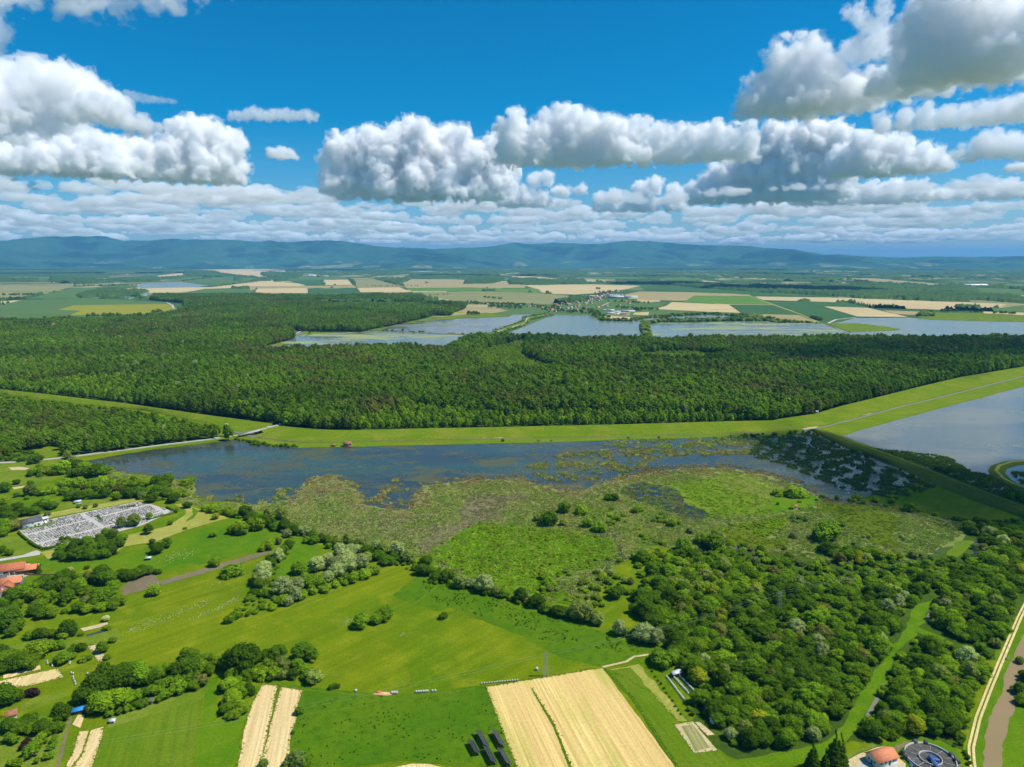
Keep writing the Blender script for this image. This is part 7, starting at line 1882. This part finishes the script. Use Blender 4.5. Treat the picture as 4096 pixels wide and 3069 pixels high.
tag(link('tarp_heap', mesh_np('tarp_heap', Vp * [1.6, 1.1, .9] * rng.uniform(.85, 1.15, (len(Vp), 1)), [Fp], M['orange'], False), (tp[0], tp[1], .5)), 'small orange tarp heap on the loose straw pile', 'tarp')

# ---- beehives
hv = boxes('beehive', [(-.28, .28, -.25, .25, .12, .85, 0), (-.32, .32, -.29, .29, .85, .95, 1), (-.2, .2, -.2, .2, 0, .12, 2)], [M['white_paint'], M['tin_roof'], M['brown_wood']]); HM = hv.data; bpy.data.objects.remove(hv)
def hives(crop, a, b, n, phrase, group):
    A_, B_ = np.array(G(*pxy(crop, *a))), np.array(G(*pxy(crop, *b)))
    for k in range(n):
        p = A_ + (B_ - A_) * (k + rnd.uniform(-.15, .15)) / max(1, n - 1)
        o = link('beehive', HM, (p[0], p[1], .15), None, rnd.uniform(-.15, .15) + 1.0, (1.1, 1.1, rnd.uniform(.9, 1.3)))
        tag(o, f'white beehive {phrase}, {ORD[k]} from the far end', 'beehive', group)
hives('C7', (1742, 585), (1890, 780), 18, 'in the long left row', 'beehives by the wood')
hives('C7', (1802, 592), (1915, 718), 13, 'in the middle row', 'beehives by the wood')
hives('C7', (1848, 580), (1962, 702), 13, 'in the right row', 'beehives by the wood')
for k, (x, y) in enumerate(((418, 510), (422, 528), (460, 540), (464, 552), (622, 518), (618, 532), (630, 612), (647, 618), (648, 648), (652, 668), (662, 690), (669, 712), (776, 620), (780, 634))):
    p = G(*pxy('C5', x, y))
    tag(link('beehive', HM, (p[0], p[1], .15), None, rnd.uniform(-.3, .3), (1.0, 1.0, 1.25)), f'white beehive among the garden plots, {ORD[k]} from the left', 'beehive', 'beehives in the gardens')
house('apiary_shed', *pxy('C7', 1816, 572), 5.2, 2.6, 2.2, .5, ang('C7', (1790, 572), (1845, 555)), 'brown_wood', 'tin_roof', 'bee shed with pale tin roof above the beehive rows', 'shed', None, [], [('f', 0, .9, 1.8, 'brown_wood')])

# ---- solar tables
def solar(a, b, label):
    p, q = np.array(G(*pxy('C7', *a))), np.array(G(*pxy('C7', *b)))
    d = q - p; L = np.linalg.norm(d); rz = math.atan2(d[1], d[0])
    o = empty('solar_table', tuple((p + q) / 2 + [0, 0, .1]), rz)
    tag(o, label, 'solar panel', 'solar tables left of the straw field')
    # long axis is local x; the table leans towards the sun side (local +y here)
    tl = math.radians(32); n = max(6, int(L / 1.05)); mw = L / n; hh = 1.75
    cy, cz = math.cos(tl), math.sin(tl)
    sgn = 1 if (math.cos(rz + math.pi / 2) > 0) else -1
    def pt(x, v, off=0.0): return (x, sgn * (v * cy + off * cz), 1.95 - v * cz + off * cy)
    me = None
    for r_ in range(2):
        for k in range(n):
            x0, v0 = -L / 2 + k * mw, -hh + r_ * hh
            if me is None:
                e = .035
                V = [pt(u, v, f) for f in (0.0, .05) for u, v in ((0, 0), (mw - .04, 0), (mw - .04, hh - .04), (0, hh - .04))]
                V += [pt(u, v, .056) for u, v in ((e, e), (mw - .04 - e, e), (mw - .04 - e, hh - .04 - e), (e, hh - .04 - e))]
                base = np.array(pt(0, 0)); V = [tuple(np.array(v) - base) for v in V]
                F = [(3, 2, 1, 0), (4, 5, 6, 7), (0, 1, 5, 4), (1, 2, 6, 5), (2, 3, 7, 6), (3, 0, 4, 7), (8, 9, 10, 11)]
                if sgn < 0: F = [f_[::-1] for f_ in F]
                me = mesh_np('solar_module', V, [F]); me.materials.append(M['pv_frame']); me.materials.append(M['pv'])
                me.polygons.foreach_set('material_index', np.array([0, 0, 0, 0, 0, 0, 1], np.int32))
            link('solar_module', me, pt(x0, v0), o)
    lm = boxes('leg', [(-.06, .06, -.06, .06, 0, 1.0)], M['metal']); lme = lm.data; bpy.data.objects.remove(lm)
    for k in range(4):
        x = -L / 2 + .6 + k * (L - 1.2) / 3
        link('leg', lme, (x, sgn * hh * .6 * cy, 0), o, 0, (1, 1, 1.35)); link('leg', lme, (x, -sgn * hh * .6 * cy, 0), o, 0, (1, 1, 2.5))
    boxes('rail', [(-L / 2, L / 2, -.05, .05, 1.82, 1.9)], M['metal'], o)
solar((228, 1045), (298, 1165), 'solar table at the back left of the five')
solar((355, 1040), (425, 1160), 'solar table at the back right of the five')
solar((168, 1120), (222, 1222), 'solar table farthest left of the five')
solar((288, 1172), (358, 1298), 'solar table at the front left of the five')
solar((402, 1185), (478, 1312), 'solar table at the front right of the five')

# ---- pylons
def pylon(px, py, H, label):
    x, y, _ = G(px, py)
    o = empty('lattice_pylon', (x, y, .05), .4); tag(o, label, 'pylon', 'lattice pylons of the power line')
    w0, w1 = H * .085, H * .025
    def beam(a, b, t=.09):
        return tube([a, b], [t, t], 4)
    cor = [(-1, -1), (1, -1), (1, 1), (-1, 1)]
    at = lambda c, z: (c[0] * (w0 + (w1 - w0) * z / H), c[1] * (w0 + (w1 - w0) * z / H), z)
    for c in cor:
        V, F = beam(at(c, 0), at(c, H), .08); link('leg', mesh_np('leg', V, [F], M['metal']), parent=o)
    parts = []
    zs = np.linspace(0, H * .96, 10)
    for z0, z1 in zip(zs, zs[1:]):
        for k in range(4):
            a, b = cor[k], cor[(k + 1) % 4]
            parts += [beam(at(a, z0), at(b, z1), .03), beam(at(b, z0), at(a, z1), .03)]
    V, F = merge(parts); link('bracing', mesh_np('bracing', V, F, M['metal']), parent=o)
    for z in (H * .80, H * .92):
        V, F = merge([beam((-H * .10, 0, z), (H * .10, 0, z), .09), beam((-H * .10, 0, z), (0, 0, z + .7), .06), beam((H * .10, 0, z), (0, 0, z + .7), .06)])
        link('crossarm', mesh_np('crossarm', V, F, M['metal']), parent=o)
    return np.array([x, y, H])
p1 = pylon(*pxy('C7', 769, 580), 14.0, 'lattice pylon standing on the meadow above the straw field')
p2 = pylon(*pxy('C8', 402, 215), 17.0, 'lattice pylon rising from the middle of the dense wood')
p3 = pylon(*pxy('C4', 1838, 745), 19.0, 'lattice pylon in the trees below the dike on the right')
p0 = np.array([*G(*pxy('C5', 300, 1560))[:2], 14.0])
for (a, b, nm_) in ((p0, p1, 'power wires running left from the meadow pylon'), (p1, p2, 'power wires between the meadow pylon and the wood pylon'), (p2, p3, 'power wires between the two pylons in the woods')):
    parts = []
    dv = (b - a)[:2]; nv_ = np.array([-dv[1], dv[0]]) / np.linalg.norm(dv)
    for off in (-1.2, 1.2):
        t_ = np.linspace(0, 1, 14)
        pts = a[None] + (b - a)[None] * t_[:, None]; pts[:, :2] += nv_ * off; pts[:, 2] -= 4 * 3.0 * t_ * (1 - t_) + .9
        parts.append(tube(pts, [.022] * 14, 4))
    V, F = merge(parts)
    o = link('power_line', mesh_np('power_line', V, F, M['metal'])); tag(o, nm_, 'wires')

# ---- sewage works
near('yard', KK(('C8', (880, 1290), (1000, 1225), (1120, 1180), (1190, 1170), (1280, 1250), (1340, 1300), (1340, 1345), (960, 1345))), 'bare', .12, .4)
near('grass_bank', KK(('C8', (1130, 1170), (1250, 1110), (1420, 1095), (1600, 1130), (1720, 1200), (1790, 1345), (1300, 1345), (1250, 1230))), 'meadow_green', .11, .4)
near('worn_path', KK(('C8', (1230, 1190), (1330, 1140), (1470, 1135), (1470, 1150), (1350, 1160), (1260, 1210))), 'soil', .15, .3)
near('worn_path', KK(('C8', (1560, 1170), (1660, 1215), (1740, 1280), (1760, 1345), (1740, 1345), (1690, 1270), (1600, 1200))), 'soil', .15, .3)
near('yard', KK(('C8', (985, 1345), (1000, 1290), (1060, 1265), (1260, 1262), (1300, 1345))), 'concrete', .17, .1)
rzh = ang('C8', (1115, 1305), (1255, 1262))
house('works_building', *pxy('C8', 1160, 1282), 11.5, 6.8, 3.2, 1.9, rzh, 'white_wall', 'orange_roof', 'white works building with orange red tiled roof', 'building', None, [('f', -3.6, 1.9, 1.0, .9), ('f', -1.2, 1.9, 1.0, .9), ('f', 3.6, 1.9, 1.0, .9), ('l', -1.5, 1.9, .9, .9), ('l', 1.5, 1.9, .9, .9)], [('f', 1.2, 1.1, 2.1, 'brown_wood'), ('l', 0, 1.0, 2.1, 'brown_wood')])
tc = np.array(G(*pxy('C8', 1520, 1275)))
Rt = 165 * .5425 / FPX * depth_of(*pxy('C8', 1520, 1275))
to = empty('settling_tank', (tc[0], tc[1], .12)); tag(to, 'round concrete settling tank of the sewage works', 'tank')
def ringmesh(name, prof, mat, seg=64, parent=None, a0=0, a1=2 * math.pi):
    n = len(prof); V, F = [], []
    full = abs(a1 - a0 - 2 * math.pi) < 1e-6
    m_ = seg if full else seg + 1
    for k in range(m_):
        t = a0 + (a1 - a0) * k / seg
        for r_, z in prof: V.append((r_ * math.cos(t), r_ * math.sin(t), z))
    for k in range(seg):
        k2 = (k + 1) % m_
        for i in range(n - 1): F.append((k * n + i, k2 * n + i, k2 * n + i + 1, k * n + i + 1))
    return link(name, mesh_np(name, V, [F], mat), parent=parent)
ringmesh('outer_wall', [(Rt + .3, 0), (Rt + .3, 1.6), (Rt - .1, 1.6), (Rt - .1, -.0)], M['concrete'], parent=to)
ringmesh('floor', [(.1, .35), (Rt * .45, .55), (Rt - .1, .9)], M['dark_concrete'], parent=to)
ringmesh('inner_wall', [(Rt * .47, .5), (Rt * .47, 1.35), (Rt * .44, 1.35), (Rt * .44, .5)], M['concrete'], parent=to)
for k in range(12):
    t = 2 * math.pi * k / 12
    q = boxes('floor_joint', [(Rt * .49, Rt * .97, -.07, .07, .88, .98)], M['concrete'], to, (0, 0, 0), t)
bx_ = boxes('bridge_walkway', [(-1.0, Rt + .8, -.75, .75, 1.75, 1.85), (-1.0, Rt + .8, -.75, -.68, 2.75, 2.82), (-1.0, Rt + .8, .68, .75, 2.75, 2.82)] + [(a_, a_ + .07, s_ * .71 - .04, s_ * .71 + .04, 1.85, 2.8) for a_ in np.arange(-1, Rt + .8, 1.2) for s_ in (-1, 1)], M['blue_steel'], to, (0, 0, 0), math.radians(-95))
boxes('pump_trough', [(-Rt * .1, Rt * .36, -.5, .5, .6, 1.3)], M['blue_steel'], to, (0, 0, 0), math.radians(-25))
for k, a_ in enumerate((95, 70, 160, 175, 10, -10)):
    boxes('pump_box', [(Rt - .2, Rt + 1.5, -.8, .8, 0, 2.1), (Rt + 1.5, Rt + 2.3, -.4, .4, 0, 1.3)], M['dark_concrete'], to, (0, 0, 0), math.radians(a_))
fcol = G(*pxy('C8', 1375, 1325))
st = empty('steel_stairs', (fcol[0], fcol[1], .1), .7); tag(st, 'blue grey steel stairs beside the settling tank', 'stairs')
for k in range(7): boxes('tread', [(k * .45, k * .45 + .4, -.6, .6, .3 + k * .25, .36 + k * .25)], M['metal'], st)
for s_ in (-1, 1):
    V, F = merge([tube([(0, s_ * .62, 1.1), (3.2, s_ * .62, 2.9)], [.05, .05], 5), tube([(0, s_ * .62, .2), (3.2, s_ * .62, 2.0)], [.09, .09], 5)])
    link('handrail', mesh_np('handrail', V, F, M['blue_steel']), parent=st)
# wire fence of the works
fr = resample([G(*pxy('C8', *q)) for q in ((890, 1290), (980, 1230), (1120, 1180))], 25)
fo = empty('wire_fence', (fr[0][0], fr[0][1], .1)); tag(fo, 'thin wire fence behind the works building', 'fence')
pm = boxes('post', [(-.05, .05, -.05, .05, 0, 1.7)], M['metal']); pme = pm.data; bpy.data.objects.remove(pm)
for k in range(0, 25, 3): link('post', pme, tuple(fr[k] - fr[0]), fo)
parts = [tube([tuple(q - fr[0] + [0, 0, h_]) for q in fr], [.02] * 25, 4) for h_ in (.5, 1.0, 1.6)]
V, F = merge(parts); link('wire', mesh_np('wire', V, F, M['metal']), parent=fo)
# river survey marker
rm = G(*pxy('C8', 2088, 532)); boxes('river_gauge', [(-.9, .9, -.5, .5, 0, .5), (-.7, -.5, -.4, .4, .5, 1.3), (.5, .7, -.4, .4, .5, 1.3)], M['concrete'], None, (rm[0], rm[1], .15))
tag(bpy.data.objects['river_gauge'], 'small concrete gauge block at the river edge', 'gauge')

# ---- far villages and farms
def vh_mesh(wall, roof, L, W, H, R):
    V, F = gable_walls(L, W, H, R); V2, F2 = gable_roof(L, W, H, R, .4)
    n = len(V)
    me = mesh_np('village_house', np.array(list(V) + list(V2)), [np.array(F[0] + [tuple(i + n for i in f) for f in F2[0]]), np.array(F[1])])
    me.materials.append(M[wall]); me.materials.append(M[roof])
    me.polygons.foreach_set('material_index', np.array([0] * len(F[0]) + [1] * len(F2[0]) + [0] * len(F[1]), np.int32))
    return me
VH = [('red roofed', vh_mesh('cream_wall', 'red_roof', 13, 9, 4.5, 3.6)), ('red roofed', vh_mesh('white_wall', 'orange_roof', 12, 9, 4.5, 3.4)), ('dark roofed', vh_mesh('cream_wall', 'old_roof', 15, 9, 4.2, 3.4)), ('pale roofed', vh_mesh('white_wall', 'tin_roof', 14, 10, 4.5, 2.2))]
def village(phrase, group, crop, n, spread, *pts, w=(.4, .25, .25, .1)):
    L = resample([G(*q)[:2] for q in K(crop, *pts)], n)
    for k in range(n):
        kind = rnd.choices(range(4), w)[0]
        p = L[k] + np.array([rnd.gauss(0, spread), rnd.gauss(0, spread)])
        o = link('village_house', VH[kind][1], (p[0], p[1], .3), None, rnd.uniform(0, 3.1), rnd.uniform(.85, 1.15))
        tag(o, f'tiny {VH[kind][0]} house {phrase}', 'house', group + ', ' + VH[kind][0])
village('in the village behind the fish ponds', 'far village houses', 'R3', 60, 22, (395, 690), (480, 655), (600, 620), (760, 595), (850, 545), (975, 535))
village('in the rear row of the pond village', 'far rear village houses', 'R3', 22, 16, (430, 700), (560, 672), (660, 640), (790, 605))
village('in the hamlet left of the pond village', 'far left hamlet houses', 'R3', 16, 14, (0, 630), (100, 642), (350, 668))
village('in the hamlet left of the pond village', 'far left hamlet houses', 'R2', 14, 14, (1770, 620), (1900, 640), (2200, 640))
village('in the hamlet amid the straw fields', 'far middle hamlet houses', 'R2', 18, 14, (1050, 455), (1140, 460), (1190, 485), (1330, 492))
village('by the field track right of the village', 'far track houses', 'R3', 10, 10, (1000, 620), (1120, 625), (600, 690), (800, 665))
village('in the far village below the right hills', 'far right village houses', 'R4', 26, 40, (1380, 420), (1600, 430), (1840, 435), w=(.2, .2, .2, .4))
village('beside the dark wood on the right', 'far wood edge houses', 'R4', 14, 16, (270, 478), (420, 485), (570, 492))
village('in the far village under the left hills', 'far left village houses', 'R1', 18, 30, (1800, 540), (1950, 535), (2180, 548))
village('beside the far left ponds', 'far pond edge houses', 'R1', 12, 20, (160, 672), (380, 680), (960, 600), (1100, 600))
village('in the village beyond the straw fields', 'far church village houses', 'R3', 20, 25, (800, 455), (920, 450), (1080, 470), (1250, 478))
def shed(px, py, L, W, H, rz, wall, roof, label, group=None):
    o = house('farm_shed', px, py, L, W, H, W * .14, rz, wall, roof, label, 'shed', group, [], [('f', 0, min(6, L * .1), H * .7, 'brown_wood')], z=.35)
shed(*pxy('R3', 1027, 699), 62, 13, 5, .02, 'white_wall', 'tin_roof', 'long pale roofed farm shed right of the farm yard')
shed(*pxy('R3', 888, 692), 34, 14, 5, -.05, 'white_wall', 'tin_roof', 'pale farm shed at the back left of the farm yard')
shed(*pxy('R3', 935, 708), 36, 15, 6, .3, 'white_wall', 'tin_roof', 'broad pale farm shed in the middle of the farm yard')
shed(*pxy('R3', 890, 716), 34, 16, 5, .1, 'cream_wall', 'tin_roof', 'pale farm shed at the front left of the farm yard')
shed(*pxy('R3', 935, 722), 46, 12, 4, .05, 'cream_wall', 'tin_roof', 'low farm shed at the front of the farm yard')
shed(*pxy('R3', 1000, 724), 36, 14, 4.5, .2, 'cream_wall', 'old_roof', 'brown roofed farm shed at the front right of the farm yard')
shed(*pxy('R3', 842, 690), 28, 10, 4, .3, 'white_wall', 'tin_roof', 'small pale shed left of the farm yard')
shed(*pxy('R3', 768, 696), 24, 14, 5, .1, 'cream_wall', 'tin_roof', 'pale shed in the trees left of the farm')
shed(*pxy('R3', 1045, 586), 92, 22, 8, .0, 'white_wall', 'tin_roof', 'long pale warehouse right of the factory')
shed(*pxy('R3', 730, 576), 150, 14, 5, .0, 'white_wall', 'tin_roof', 'very long low pale shed behind the village')
near('yard', KK(('R3', (850, 700), (1050, 700), (1040, 728), (870, 728))), 'f_tan', .34, 2, 30)
fa = G(*pxy('R3', 932, 586)); fo = empty('factory', (fa[0], fa[1], .3)); tag(fo, 'white and blue factory hall with silos behind the village', 'factory')
boxes('hall', [(-45, 45, -13, 13, 0, 11)], M['white_wall'], fo); boxes('plinth', [(-46, 46, -13.6, -13.05, 0, 4)], M['blue_steel'], fo)
boxes('tower', [(-42, -28, -8, 8, 11.0, 19)], M['white_wall'], fo); boxes('tower', [(32, 42, -8, 8, 11.0, 20)], M['cream_wall'], fo)
for k in range(5):
    V, F = tube([(-20 + k * 11, 20, 0), (-20 + k * 11, 20, 18), (-20 + k * 11, 20, 21)], [4.5, 4.5, .5], 12)
    link('silo', mesh_np('silo', V, [F], M['tin_roof']), parent=fo)
fa = G(*pxy('R2', 560, 416)); fo = empty('grain_works', (fa[0], fa[1], .3)); tag(fo, 'far white grain works with silos amid the straw fields', 'factory')
boxes('hall', [(-110, -40, -20, 20, 0, 14), (10, 120, -18, 18, 0, 12)], M['white_wall'], fo); boxes('hall', [(-35, 5, -15, 15, 0, 18)], M['red_roof'], fo)
for k in range(6):
    V, F = tube([(-150 + k * 16, 30, 0), (-150 + k * 16, 30, 24), (-150 + k * 16, 30, 28)], [7, 7, .5], 12)
    link('silo', mesh_np('silo', V, [F], M['white_paint']), parent=fo)
shed(*pxy('R4', 1818, 492), 190, 60, 9, .02, 'cream_wall', 'white_paint', 'long white roofed hall on the plain at the far right')
fa = G(*pxy('R3', 908, 458)); co = empty('church', (fa[0], fa[1], .3)); tag(co, 'tiny far church with pointed steeple', 'church')
V, F = gable_walls(26, 12, 9, 5); link('nave', mesh_np('nave', V, F, M['cream_wall']), parent=co)
V, F = gable_roof(26, 12, 9, 5); link('roof', mesh_np('roof', V, F, M['old_roof']), parent=co)
boxes('tower', [(-19, -13.1, -3, 3, 0, 22)], M['cream_wall'], co); V, F = tube([(-16, 0, 22), (-16, 0, 34)], [4, .2], 4); link('spire', mesh_np('spire', V, [F], M['grey_roof']), parent=co)
